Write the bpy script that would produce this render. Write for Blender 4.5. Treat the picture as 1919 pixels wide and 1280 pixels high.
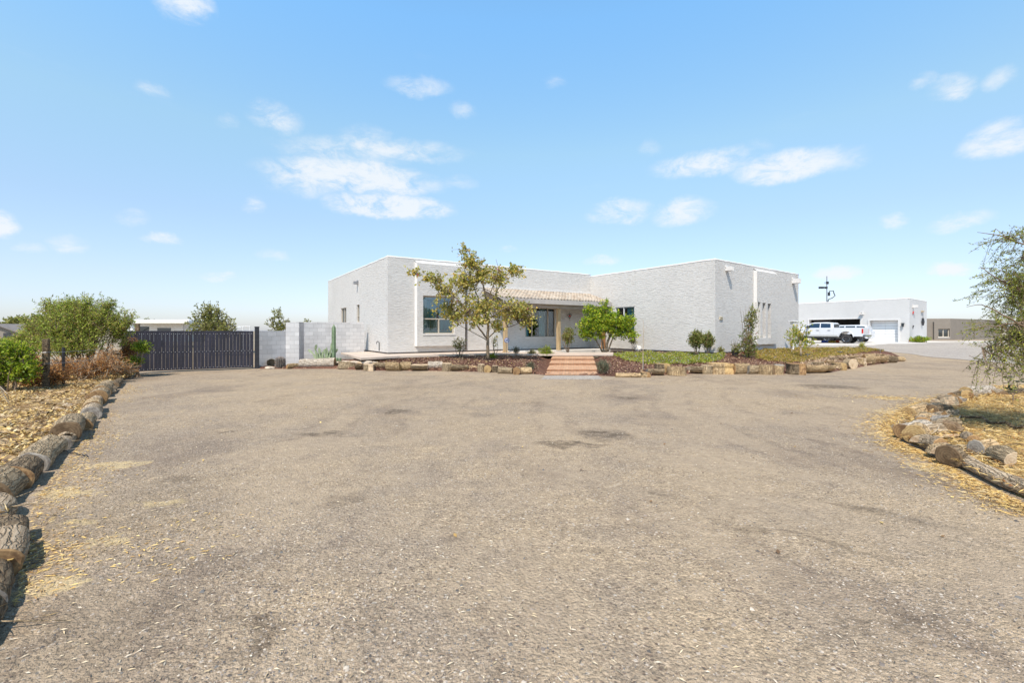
import bpy, math, random
import numpy as np
from mathutils import Matrix, Vector, Euler
R = math.radians
rng = np.random.default_rng(7)
random.seed(7)
for o in list(bpy.data.objects): bpy.data.objects.remove(o)
SC = bpy.context.scene
COL = SC.collection

# ------------------------------------------------------------------ camera
F, CX, HZ, CAMZ = 853.0, 960.0, 620.0, 1.65
cam_d = bpy.data.cameras.new('camera'); cam = bpy.data.objects.new('camera', cam_d); COL.objects.link(cam)
cam.location = (0, 0, CAMZ); cam.rotation_euler = (R(90), 0, 0)
cam_d.sensor_width = 36.0; cam_d.lens = 36.0 * F / 1919.0
cam_d.shift_y = -(640.0 - HZ) / 1919.0
cam_d.clip_end = 9000; cam_d.clip_start = 0.05
SC.camera = cam

# ------------------------------------------------------------------ light
SUN_EL, SUN_AZ = 56.0, 198.0          # azimuth of the sun, clockwise from +Y
sd = Vector((math.sin(R(SUN_AZ)) * math.cos(R(SUN_EL)), math.cos(R(SUN_AZ)) * math.cos(R(SUN_EL)), math.sin(R(SUN_EL))))
sun_d = bpy.data.lights.new('sun', 'SUN'); sun = bpy.data.objects.new('sun', sun_d); COL.objects.link(sun)
sun_d.energy = 4.6; sun_d.angle = R(0.53); sun_d.color = (1.0, 0.92, 0.82)
sun.rotation_euler = sd.to_track_quat('Z', 'Y').to_euler(); sun.location = (0, -20, 40)
SC.view_settings.view_transform = 'Standard'; SC.view_settings.look = 'None'
SC.view_settings.exposure = 0.25; SC.view_settings.gamma = 1.0
SC.render.film_transparent = False
SC.cycles.max_bounces = 8; SC.cycles.transparent_max_bounces = 12

class NT:
    """small helper for node trees"""
    def __init__(s, tree): s.t = tree; s.n = tree.nodes; s.l = tree.links
    def add(s, typ, ins=None, **kw):
        n = s.n.new(typ)
        for k, v in kw.items(): setattr(n, k, v)
        if ins:
            for k, v in ins.items(): s.put(n.inputs[k], v)
        return n
    def put(s, sock, v):
        if isinstance(v, bpy.types.NodeSocket): s.l.new(v, sock)
        elif isinstance(v, bpy.types.Node): s.l.new(v.outputs[0], sock)
        else: sock.default_value = v
    def math(s, op, a, b=None, c=None, clamp=False):
        n = s.n.new('ShaderNodeMath'); n.operation = op; n.use_clamp = clamp
        s.put(n.inputs[0], a)
        if b is not None: s.put(n.inputs[1], b)
        if c is not None: s.put(n.inputs[2], c)
        return n.outputs[0]
    def vmath(s, op, a, b=None):
        n = s.n.new('ShaderNodeVectorMath'); n.operation = op
        s.put(n.inputs[0], a)
        if b is not None: s.put(n.inputs[1], b)
        return n
    def ramp(s, fac, stops, interp='LINEAR'):
        n = s.n.new('ShaderNodeValToRGB'); n.color_ramp.interpolation = interp
        e = n.color_ramp.elements
        while len(e) < len(stops): e.new(0.5)
        for i, (p, c) in enumerate(stops):
            e[i].position = p; e[i].color = (c[0], c[1], c[2], 1) if not isinstance(c, (int, float)) else (c, c, c, 1)
        s.put(n.inputs[0], fac); return n.outputs[0]
    def mix(s, fac, a, b, typ='MIX'):
        n = s.n.new('ShaderNodeMix'); n.data_type = 'RGBA'; n.blend_type = typ
        s.put(n.inputs[0], fac)
        s.put(n.inputs[6], a if not isinstance(a, tuple) else (*a, 1)[:4])
        s.put(n.inputs[7], b if not isinstance(b, tuple) else (*b, 1)[:4])
        return n.outputs[2]
    def noise(s, vec, scale, detail=4, rough=0.55, dist=0.0):
        n = s.add('ShaderNodeTexNoise', {'Scale': scale, 'Detail': detail, 'Roughness': rough, 'Distortion': dist})
        if vec is not None: s.put(n.inputs['Vector'], vec)
        return n.outputs['Fac']
    def smooth(s, v, a, b):
        n = s.n.new('ShaderNodeMapRange'); n.interpolation_type = 'SMOOTHSTEP'
        s.put(n.inputs[0], v); n.inputs[1].default_value = a; n.inputs[2].default_value = b
        n.inputs[3].default_value = 0; n.inputs[4].default_value = 1
        return n.outputs[0]

# ------------------------------------------------------------------ world: sky + clouds fixed in the sky
world = bpy.data.worlds.new('World'); SC.world = world; world.use_nodes = True
W = NT(world.node_tree); W.n.clear()
sky = W.add('ShaderNodeTexSky', sky_type='NISHITA')
sky.sun_disc = False; sky.sun_elevation = R(SUN_EL); sky.sun_rotation = R(SUN_AZ)
sky.altitude = 350; sky.air_density = 1.0; sky.dust_density = 0.7; sky.ozone_density = 1.6
tc = W.add('ShaderNodeTexCoord')
dirv = W.vmath('NORMALIZE', tc.outputs['Generated']).outputs[0]
warp = W.add('ShaderNodeTexNoise', {'Scale': 9.0, 'Detail': 8.0, 'Roughness': 0.66, 'Vector': dirv})
wv = W.vmath('SUBTRACT', warp.outputs['Color'], (0.5, 0.5, 0.5)).outputs[0]
sc_ = W.n.new('ShaderNodeVectorMath'); sc_.operation = 'SCALE'; W.put(sc_.inputs[0], wv); sc_.inputs[3].default_value = 0.045
dw = W.vmath('ADD', dirv, sc_.outputs[0]).outputs[0]
sep = W.add('ShaderNodeSeparateXYZ', {0: dw})
az = W.math('ARCTAN2', sep.outputs[0], sep.outputs[1])
el = W.math('ARCSINE', sep.outputs[2])
def px_dir(px, py):
    x, z = (px - CX) / F, (HZ - py) / F
    return math.atan2(x, 1.0), math.asin(z / math.sqrt(1 + x * x + z * z))
CLOUDS = [  # (photo px x0, x1, y0, y1, strength)
    (525, 760, 262, 312, .62), (600, 860, 262, 300, .75), (640, 740, 240, 300, .6), (500, 640, 300, 375, .55),
    (520, 810, 305, 365, .95), (630, 835, 368, 412, 1.1), (462, 560, 195, 250, .7), (395, 440, 215, 245, .4),
    (730, 845, 145, 185, .6), (845, 888, 195, 228, .5), (255, 320, 150, 182, .5), (290, 392, -40, 38, 1.0),
    (-60, 30, 400, 445, 1.0), (460, 502, 370, 400, .5), (215, 275, 392, 422, .4), (268, 338, 438, 458, .6),
    (90, 165, 446, 474, .5), (380, 440, 506, 524, .7), (480, 545, 468, 492, .4), (20, 90, 455, 475, .4),
    (1225, 1410, 285, 335, .7), (1380, 1570, 285, 340, .85), (1530, 1625, 280, 325, .45), (1195, 1240, 262, 292, .4),
    (1105, 1220, 380, 420, .65), (1230, 1330, 380, 422, .65), (1705, 1760, 138, 172, .6), (1740, 1830, 140, 192, .75),
    (1840, 1910, 130, 172, .55), (1810, 1960, 225, 292, .95), (1640, 1700, 402, 430, .6), (1740, 1850, 400, 432, .6),
    (1745, 1830, 494, 520, .95), (1530, 1612, 500, 526, .85), (1100, 1160, 482, 500, .6), (1010, 1058, 140, 168, .4),
    (940, 970, 462, 476, .5), (1390, 1450, 262, 300, .3), (820, 890, 330, 355, .3)]
acc = None
for (x0, x1, y0, y1, st) in CLOUDS:
    a0, e0 = px_dir((x0 + x1) / 2, (y0 + y1) / 2); st = st * (1.0 if y1 < 330 else 1.25)
    a1, _ = px_dir(x0, (y0 + y1) / 2); a2, _ = px_dir(x1, (y0 + y1) / 2)
    _, e1 = px_dir((x0 + x1) / 2, y1); _, e2 = px_dir((x0 + x1) / 2, y0)
    ra, re = abs(a2 - a1) / 2 * 1.38, abs(e2 - e1) / 2 * 1.55
    da = W.math('DIVIDE', W.math('SUBTRACT', az, a0), ra)
    de = W.math('DIVIDE', W.math('SUBTRACT', el, e0), re)
    # flatter bases, billowing tops: squash the lower half
    de = W.math('MULTIPLY', de, W.math('ADD', 1.0, W.math('MULTIPLY', W.math('LESS_THAN', de, 0.0), 0.35)))
    d2 = W.math('ADD', W.math('MULTIPLY', da, da), W.math('MULTIPLY', de, de))
    m = W.math('MULTIPLY', W.math('SUBTRACT', 1.0, d2, clamp=True), st)
    acc = m if acc is None else W.math('MAXIMUM', acc, m)
fine = W.noise(W.vmath('MULTIPLY', dirv, (1, 1, 2.0)).outputs[0], 17.0, 9, 0.68, 0.4)
cm = W.math('MULTIPLY', acc, W.math('SUBTRACT', W.math('MULTIPLY', W.smooth(fine, 0.18, 0.72), 1.85), 0.0))
cm = W.math('MULTIPLY', W.smooth(cm, 0.04, 1.5), 0.86)
wisp = W.smooth(W.noise(W.vmath('MULTIPLY', dirv, (3, 3, 14)).outputs[0], 1.6, 7, 0.6), 0.60, 0.95)
cm = W.math('MAXIMUM', cm, W.math('MULTIPLY', wisp, 0.12))
hs = W.add('ShaderNodeHueSaturation', {'Saturation': 1.0, 'Value': 1.0, 'Color': sky.outputs[0]})
el0 = W.add('ShaderNodeSeparateXYZ', {0: dirv}).outputs[2]
tint = W.ramp(el0, [(0.0, (.365, .385, .50)), (0.10, (.50, .47, .50)), (0.22, (.62, .60, .56)), (0.36, (.78, .82, .68)), (0.56, (.74, 1.0, .98)), (0.63, (.74, 1.0, .98)), (0.80, (.27, .33, .31)), (1.0, (.12, .14, .13))])
graded = W.vmath('MULTIPLY', hs.outputs[0], W.vmath('MULTIPLY', tint, (2.0, 2.0, 2.0)).outputs[0]).outputs[0]
skycol = W.mix(cm, graded, (5.2, 5.4, 5.6))
bg = W.add('ShaderNodeBackground', {'Color': skycol, 'Strength': 0.15})
wo = W.add('ShaderNodeOutputWorld', {'Surface': bg})

# ------------------------------------------------------------------ coordinates
def hgt(x, y):
    a = np.clip((np.asarray(y, float) - 25.0) / 16.0, 0, 1); a = a * a * (3 - 2 * a)
    b = np.clip((np.asarray(x, float) + 2.0) / 10.0, 0, 1); b = b * b * (3 - 2 * b)
    und = 0.018 * np.sin(np.asarray(x) * 0.55 + 1.0) * np.sin(np.asarray(y) * 0.42) + 0.008 * np.sin(np.asarray(x) * 1.7 + np.asarray(y) * 1.3)
    return 0.5 * a * b + und
def P(px, py, z):
    Y = (CAMZ - z) * F / (py - HZ); return Vector(((px - CX) / F * Y, Y, z))
def D(px, Y, z=0.0): return Vector(((px - CX) / F * Y, Y, z))
def ZY(py, Y): return CAMZ - (py - HZ) * Y / F
def G(px, py):
    Y = CAMZ * F / (py - HZ)
    for _ in range(12):
        z = float(hgt((px - CX) / F * Y, Y)); Y = (CAMZ - z) * F / (py - HZ)
    return Vector(((px - CX) / F * Y, Y, z))

# ------------------------------------------------------------------ object helpers
def tag(o, label=None, cat=None, group=None, kind=None):
    if label and not 4 <= len(label.split()) <= 16: print('LABEL', len(label.split()), label)
    if label: o['label'] = label
    if cat: o['category'] = cat
    if group: o['group'] = group
    if kind: o['kind'] = kind
    return o
def root(name, label, cat, loc=(0, 0, 0), group=None, rz=None):
    o = bpy.data.objects.new(name, None); COL.objects.link(o); o.location = loc; o.empty_display_size = 0.3
    if rz is not None: o.rotation_euler = (0, 0, rz)
    return tag(o, label, cat, group)
def link(name, me, mat, parent=None, local=False, smooth=False):
    o = bpy.data.objects.new(name, me); COL.objects.link(o)
    if mat is not None:
        for m in (mat if isinstance(mat, (list, tuple)) else [mat]): me.materials.append(m)
    if parent is not None:
        o.parent = parent
        if not local: o.matrix_parent_inverse = parent.matrix_basis.inverted()
    if smooth:
        me.polygons.foreach_set('use_smooth', [True] * len(me.polygons))
    return o
class MB:
    """collects faces of one mesh; optional uv"""
    def __init__(s): s.v = []; s.f = []; s.uv = []; s.mi = []
    def face(s, pts, uv=None, mi=0):
        b = len(s.v); s.v += [tuple(p) for p in pts]; s.f.append(tuple(range(b, b + len(pts)))); s.mi.append(mi)
        s.uv.append(uv if uv else [(0, 0)] * len(pts)); return s
    def add(s, verts, faces, mi=0):
        b = len(s.v); s.v += [tuple(p) for p in verts]
        for f in faces: s.f.append(tuple(i + b for i in f)); s.uv.append([(0, 0)] * len(f)); s.mi.append(mi)
        return s
    def box(s, c, size, rz=0.0, rot=None, taper=1.0, mi=0):
        hx, hy, hz = size[0] / 2, size[1] / 2, size[2] / 2
        v = [Vector((x * hx * (taper if z > 0 else 1), y * hy * (taper if z > 0 else 1), z * hz)) for z in (-1, 1) for y in (-1, 1) for x in (-1, 1)]
        m = rot if rot is not None else Matrix.Rotation(rz, 3, 'Z')
        v = [m @ p + Vector(c) for p in v]
        return s.add(v, [(0, 2, 3, 1), (4, 5, 7, 6), (0, 1, 5, 4), (2, 6, 7, 3), (0, 4, 6, 2), (1, 3, 7, 5)], mi)
    def beam(s, a, b, w, h):
        a, b = Vector(a), Vector(b); d = b - a; L = d.length; d.normalize()
        up = Vector((0, 0, 1)) if abs(d.z) < .95 else Vector((0, 1, 0))
        side = d.cross(up).normalized(); up = side.cross(d)
        m = Matrix((d, -side, up)).transposed()
        return s.box((a + b) / 2, (L, w, h), rot=m)
    def tube(s, pts, rad, n=8, cap=True):
        pts = [Vector(p) for p in pts]
        if not isinstance(rad, (list, tuple)): rad = [rad] * len(pts)
        b = len(s.v); prev = None
        for i, p in enumerate(pts):
            t = (pts[min(i + 1, len(pts) - 1)] - pts[max(i - 1, 0)])
            if t.length < 1e-9: t = Vector((0, 0, 1))
            t.normalize()
            a = t.cross(Vector((0, 0, 1)) if abs(t.z) < .9 else Vector((1, 0, 0))).normalized()
            if prev is not None:
                a = prev - t * prev.dot(t)
                a = a.normalized() if a.length > 1e-6 else t.orthogonal().normalized()
            prev = a; c = t.cross(a)
            for k in range(n):
                an = 2 * math.pi * k / n; s.v.append(tuple(p + (a * math.cos(an) + c * math.sin(an)) * rad[i]))
        for i in range(len(pts) - 1):
            for k in range(n):
                k2 = (k + 1) % n; s.f.append((b + i * n + k, b + i * n + k2, b + (i + 1) * n + k2, b + (i + 1) * n + k)); s.uv.append([(0, 0)] * 4); s.mi.append(0)
        if cap:
            s.f.append(tuple(b + k for k in range(n - 1, -1, -1))); s.uv.append([(0, 0)] * n); s.mi.append(0)
            e = b + (len(pts) - 1) * n; s.f.append(tuple(e + k for k in range(n))); s.uv.append([(0, 0)] * n); s.mi.append(0)
        return s
    def disc(s, c, r, normal, n=20):
        nrm = Vector(normal).normalized(); a = nrm.orthogonal().normalized(); b_ = nrm.cross(a)
        return s.face([Vector(c) + (a * math.cos(2 * math.pi * k / n) + b_ * math.sin(2 * math.pi * k / n)) * r for k in range(n)])
    def build(s, name, mat, parent=None, local=False, smooth=False, bevel=0.0):
        me = bpy.data.meshes.new(name); me.from_pydata(s.v, [], s.f)
        if any(any(u != (0, 0) for u in q) for q in s.uv[:8]) or len(s.uv) and s.uv[-1][-1] != (0, 0):
            uvl = me.uv_layers.new(name='UVMap'); flat = [c for q in s.uv for u in q for c in u]; uvl.data.foreach_set('uv', flat)
        me.polygons.foreach_set('material_index', s.mi); me.update()
        o = link(name, me, mat, parent, local, smooth)
        if bevel > 0:
            m = o.modifiers.new('bevel', 'BEVEL'); m.width = bevel; m.segments = 2; m.limit_method = 'ANGLE'
        return o
def np_mesh(name, V, Fq, mat, parent=None, smooth=False, local=False):
    V = np.asarray(V, np.float32).reshape(-1, 3); Fq = np.asarray(Fq, np.int32); k = Fq.shape[1]
    me = bpy.data.meshes.new(name)
    me.vertices.add(len(V)); me.vertices.foreach_set('co', V.ravel())
    me.loops.add(Fq.size); me.loops.foreach_set('vertex_index', Fq.ravel())
    me.polygons.add(len(Fq)); me.polygons.foreach_set('loop_start', np.arange(0, Fq.size, k, dtype=np.int32))
    me.polygons.foreach_set('loop_total', np.full(len(Fq), k, np.int32))
    me.update(calc_edges=True); me.validate()
    return link(name, me, mat, parent, local, smooth)
def unit(a): return a / np.maximum(np.linalg.norm(a, axis=1, keepdims=True), 1e-9)
def leaf_arrays(C, Dv, L, Wd, fold=0.15):
    """diamond leaves: base C, direction Dv, length L, width Wd"""
    N = len(C); Dv = unit(Dv); s = unit(np.cross(Dv, unit(rng.normal(size=(N, 3)))))
    nn = np.cross(Dv, s); mid = C + Dv * (L * 0.45)[:, None]
    V = np.empty((N, 4, 3)); V[:, 0] = C; V[:, 1] = mid + s * (Wd / 2)[:, None] + nn * (Wd * fold)[:, None]
    V[:, 2] = C + Dv * L[:, None]; V[:, 3] = mid - s * (Wd / 2)[:, None] + nn * (Wd * fold)[:, None]
    return V.reshape(-1, 3), np.arange(N * 4).reshape(N, 4)

# ------------------------------------------------------------------ materials
MATS = {}
def new_mat(name):
    m = bpy.data.materials.new(name); m.use_nodes = True; t = NT(m.node_tree); t.n.clear(); MATS[name] = m
    out = t.add('ShaderNodeOutputMaterial'); b = t.add('ShaderNodeBsdfPrincipled'); t.l.new(b.outputs[0], out.inputs[0])
    return m, t, b, out
def simple(name, col, rough=0.6, var=0.12, nscale=6.0, bump=0.0, bscale=40.0, metal=0.0, spec=0.5, stretch=None, coat=0):
    m, t, b, out = new_mat(name)
    co = t.add('ShaderNodeTexCoord').outputs['Object']
    if stretch: co = t.vmath('MULTIPLY', co, stretch).outputs[0]
    n = t.noise(co, nscale, 5, 0.6)
    lo = tuple(c * (1 - var * 1.6) for c in col); hi = tuple(min(1, c * (1 + var)) for c in col)
    t.put(b.inputs['Base Color'], t.ramp(n, [(0.28, lo), (0.72, hi)]))
    b.inputs['Roughness'].default_value = rough; b.inputs['Metallic'].default_value = metal
    b.inputs['Specular IOR Level'].default_value = spec; b.inputs['Coat Weight'].default_value = coat
    if bump > 0:
        bn = t.add('ShaderNodeBump', {'Strength': bump, 'Distance': 0.01, 'Height': t.noise(co, bscale, 4, 0.6)})
        t.put(b.inputs['Normal'], bn)
    return m
def leaf_mat(name, cols, rough=0.55, trans=0.45, spec=0.4):
    m, t, b, out = new_mat(name)
    rnd = t.add('ShaderNodeNewGeometry').outputs['Random Per Island']
    k = len(cols); c = t.ramp(rnd, [(i / k, cc) for i, cc in enumerate(cols)], 'CONSTANT')
    co = t.add('ShaderNodeTexCoord').outputs['Object']
    v = t.ramp(t.noise(co, 2.3, 3), [(0.3, 0.88), (0.7, 1.2)])
    c = t.mix(1.0, c, v, 'MULTIPLY')
    t.put(b.inputs['Base Color'], c); b.inputs['Roughness'].default_value = rough
    b.inputs['Specular IOR Level'].default_value = spec
    tr = t.add('ShaderNodeBsdfTranslucent', {'Color': c})
    mx = t.add('ShaderNodeMixShader', {0: trans, 1: b, 2: tr}); t.l.new(mx.outputs[0], out.inputs[0])
    return m
def stucco(name, col, streak=1.0):
    m, t, b, out = new_mat(name)
    co = t.add('ShaderNodeTexCoord').outputs['Object']
    wob = t.vmath('ADD', co, t.vmath('MULTIPLY', t.add('ShaderNodeTexNoise', {'Vector': co, 'Scale': 0.9, 'Detail': 2.0}).outputs['Color'], (0, 0, 0.12)).outputs[0]).outputs[0]
    st = t.vmath('MULTIPLY', wob, (3.4, 3.4, 36.0)).outputs[0]
    n1 = t.noise(st, 1.0, 5, 0.68, 0.25)
    n2 = t.noise(t.vmath('MULTIPLY', wob, (9, 9, 30.0)).outputs[0], 1.0, 4, 0.7)
    n3 = t.noise(co, 0.35, 4, 0.6)
    h = t.math('ADD', t.math('MULTIPLY', t.smooth(n1, 0.38, 0.58), 1.0), t.math('MULTIPLY', n2, 0.55))
    dirt = t.ramp(n3, [(0.3, tuple(c * 0.94 for c in col)), (0.7, tuple(min(1, c * 1.03) for c in col))])
    groove_shade = t.ramp(t.smooth(n1, 0.36, 0.50), [(0.0, 1.0 - 0.20 * streak), (1.0, 1.0)])  # shade in the raked grooves put into the base colour
    t.put(b.inputs['Base Color'], t.mix(1.0, dirt, groove_shade, 'MULTIPLY'))
    b.inputs['Roughness'].default_value = 0.92; b.inputs['Specular IOR Level'].default_value = 0.2
    bn = t.add('ShaderNodeBump', {'Strength': 0.48 * streak, 'Distance': 0.022, 'Height': h}); t.put(b.inputs['Normal'], bn)
    return m
STUCCO = stucco('stucco_white', (0.625, 0.60, 0.57))
STUCCO_TRIM = simple('stucco_trim', (0.66, 0.64, 0.62), 0.9, 0.04, 3, 0.3, 60)
STUCCO_PORCH = simple('stucco_porch', (0.50, 0.485, 0.50), 0.9, 0.05, 2, 0.35, 45)
STUCCO_GARAGE = stucco('stucco_garage', (0.60, 0.585, 0.57), 0.4)
STUCCO_BROWN = simple('stucco_brown', (0.24, 0.205, 0.17), 0.9, 0.06, 1.2, 0.3, 30)
FOUND = simple('foundation_grey', (0.22, 0.19, 0.175), 0.9, 0.15, 3)
CONC = simple('concrete_pale', (0.55, 0.45, 0.37), 0.85, 0.08, 1.6, 0.25, 60)
CONC_W = simple('concrete_white', (0.66, 0.62, 0.57), 0.85, 0.08, 2.0, 0.25, 60)
WOODP = simple('post_wood', (0.47, 0.34, 0.19), 0.7, 0.25, 1.0, 0.3, 8, stretch=(14, 14, 1.5))
WOODB = simple('beam_paint', (0.45, 0.41, 0.38), 0.7, 0.10, 2.0)
WOODR = simple('cedar_brown', (0.30, 0.14, 0.05), 0.7, 0.25, 1.0, 0.3, 8, stretch=(14, 14, 1.5))
METAL_D = simple('metal_dark', (0.04, 0.04, 0.045), 0.45, 0.2, 9, metal=0.4)
METAL_G = simple('metal_grey', (0.35, 0.35, 0.36), 0.4, 0.1, 9, metal=0.7)
BOARD = simple('gate_board', (0.024, 0.023, 0.037), 0.75, 0.35, 1.0, 0.25, 10, stretch=(9, 9, 1.2))
WHITE = simple('white_paint', (0.78, 0.78, 0.78), 0.5, 0.03, 2)
FRAME = simple('window_frame', (0.50, 0.43, 0.34), 0.5, 0.05, 4)
CURT = simple('curtain_teal', (0.16, 0.50, 0.56), 0.8, 0.15, 4, stretch=(6, 6, .5))
CURTW = simple('curtain_pale', (0.55, 0.60, 0.58), 0.8, 0.12, 4, stretch=(6, 6, .5))
BLIND = simple('blind_tan', (0.42, 0.40, 0.36), 0.8, 0.05, 3)
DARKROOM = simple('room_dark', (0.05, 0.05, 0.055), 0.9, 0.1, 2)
TYRE = simple('tyre_rubber', (0.025, 0.025, 0.027), 0.8, 0.2, 12)
RIM = simple('rim_dark', (0.10, 0.10, 0.105), 0.3, 0.1, 8, metal=0.8)
CARW = simple('car_white', (0.62, 0.63, 0.66), 0.22, 0.02, 1, coat=0.6)
CARG = simple('car_lower_grey', (0.40, 0.40, 0.39), 0.4, 0.05, 2)
RED = simple('lens_red', (0.55, 0.02, 0.015), 0.2, 0.1, 5)
CHROME = simple('chrome', (0.6, 0.6, 0.62), 0.15, 0.05, 5, metal=1.0)
BLUEP = simple('plastic_blue', (0.03, 0.08, 0.45), 0.45, 0.1, 5)
YELP = simple('plastic_yellow', (0.75, 0.50, 0.05), 0.5, 0.1, 5)
ORAP = simple('plastic_orange', (0.70, 0.12, 0.02), 0.5, 0.1, 5)
def glass(name, tint, trans, rough=0.02):
    m, t, b, out = new_mat(name)
    gl = t.add('ShaderNodeBsdfGlossy', {'Color': (0.75, 0.85, 0.95, 1), 'Roughness': rough})
    co = t.add('ShaderNodeTexCoord').outputs['Object']
    t.put(gl.inputs['Normal'], t.add('ShaderNodeBump', {'Strength': 0.05, 'Distance': 0.01, 'Height': t.noise(co, 1.3, 2)}))
    tr = t.add('ShaderNodeBsdfTransparent', {'Color': (*tint, 1)})
    lw = t.add('ShaderNodeFresnel', {'IOR': 1.6})
    fac = t.math('ADD', 1 - trans, lw.outputs[0], clamp=True)
    mx = t.add('ShaderNodeMixShader', {0: fac, 1: tr, 2: gl}); t.l.new(mx.outputs[0], out.inputs[0]); return m
GLASS = glass('window_glass', (0.60, 0.84, 0.88), 0.86)
GLASS_D = glass('car_glass', (0.04, 0.045, 0.06), 0.94)

# block masonry, uv in metres
m, t, b, out = new_mat('block_masonry'); BLOCK = m
uv = t.add('ShaderNodeTexCoord').outputs['UV']
bt = t.add('ShaderNodeTexBrick', {'Vector': uv, 'Color1': (0.50, 0.49, 0.485, 1), 'Color2': (0.61, 0.595, 0.585, 1), 'Mortar': (0.36, 0.35, 0.345, 1), 'Scale': 1.0, 'Mortar Size': 0.006, 'Mortar Smooth': 0.3, 'Bias': 0.1, 'Brick Width': 0.4, 'Row Height': 0.2})
bt.offset = 0.5
ns = t.ramp(t.noise(t.add('ShaderNodeTexCoord').outputs['Object'], 2.0, 5), [(0.3, 0.86), (0.7, 1.06)])
t.put(b.inputs['Base Color'], t.mix(1.0, bt.outputs['Color'], ns, 'MULTIPLY')); b.inputs['Roughness'].default_value = 0.95
hh = t.math('ADD', t.math('MULTIPLY', bt.outputs['Fac'], -0.6), t.math('MULTIPLY', t.noise(t.add('ShaderNodeTexCoord').outputs['Object'], 60, 4), 0.3))
t.put(b.inputs['Normal'], t.add('ShaderNodeBump', {'Strength': 0.5, 'Distance': 0.01, 'Height': hh}))
# paver brick for the steps
m, t, b, out = new_mat('brick_paver'); PAVER = m
uv = t.add('ShaderNodeTexCoord').outputs['UV']
bt = t.add('ShaderNodeTexBrick', {'Vector': uv, 'Color1': (0.46, 0.24, 0.13, 1), 'Color2': (0.58, 0.36, 0.21, 1), 'Mortar': (0.38, 0.25, 0.18, 1), 'Scale': 1.0, 'Mortar Size': 0.006, 'Mortar Smooth': 0.2, 'Brick Width': 0.105, 'Row Height': 0.21})
bt.offset = 0.0
ns = t.ramp(t.noise(t.add('ShaderNodeTexCoord').outputs['Object'], 5.0, 5), [(0.3, 0.82), (0.7, 1.1)])
t.put(b.inputs['Base Color'], t.mix(1.0, bt.outputs['Color'], ns, 'MULTIPLY')); b.inputs['Roughness'].default_value = 0.9
t.put(b.inputs['Normal'], t.add('ShaderNodeBump', {'Strength': 0.4, 'Distance': 0.008, 'Height': t.math('MULTIPLY', bt.outputs['Fac'], -1.0)}))
# roof tile
m, t, b, out = new_mat('roof_tile'); TILE = m
rnd = t.add('ShaderNodeNewGeometry').outputs['Random Per Island']
co = t.add('ShaderNodeTexCoord').outputs['Object']
c = t.ramp(rnd, [(0, (0.48, 0.38, 0.29)), (0.35, (0.58, 0.48, 0.38)), (0.7, (0.64, 0.55, 0.45)), (1, (0.44, 0.37, 0.30))])
t.put(b.inputs['Base Color'], t.mix(1.0, c, t.ramp(t.noise(co, 14, 5), [(0.3, 0.75), (0.7, 1.1)]), 'MULTIPLY')); b.inputs['Roughness'].default_value = 0.9

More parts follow.
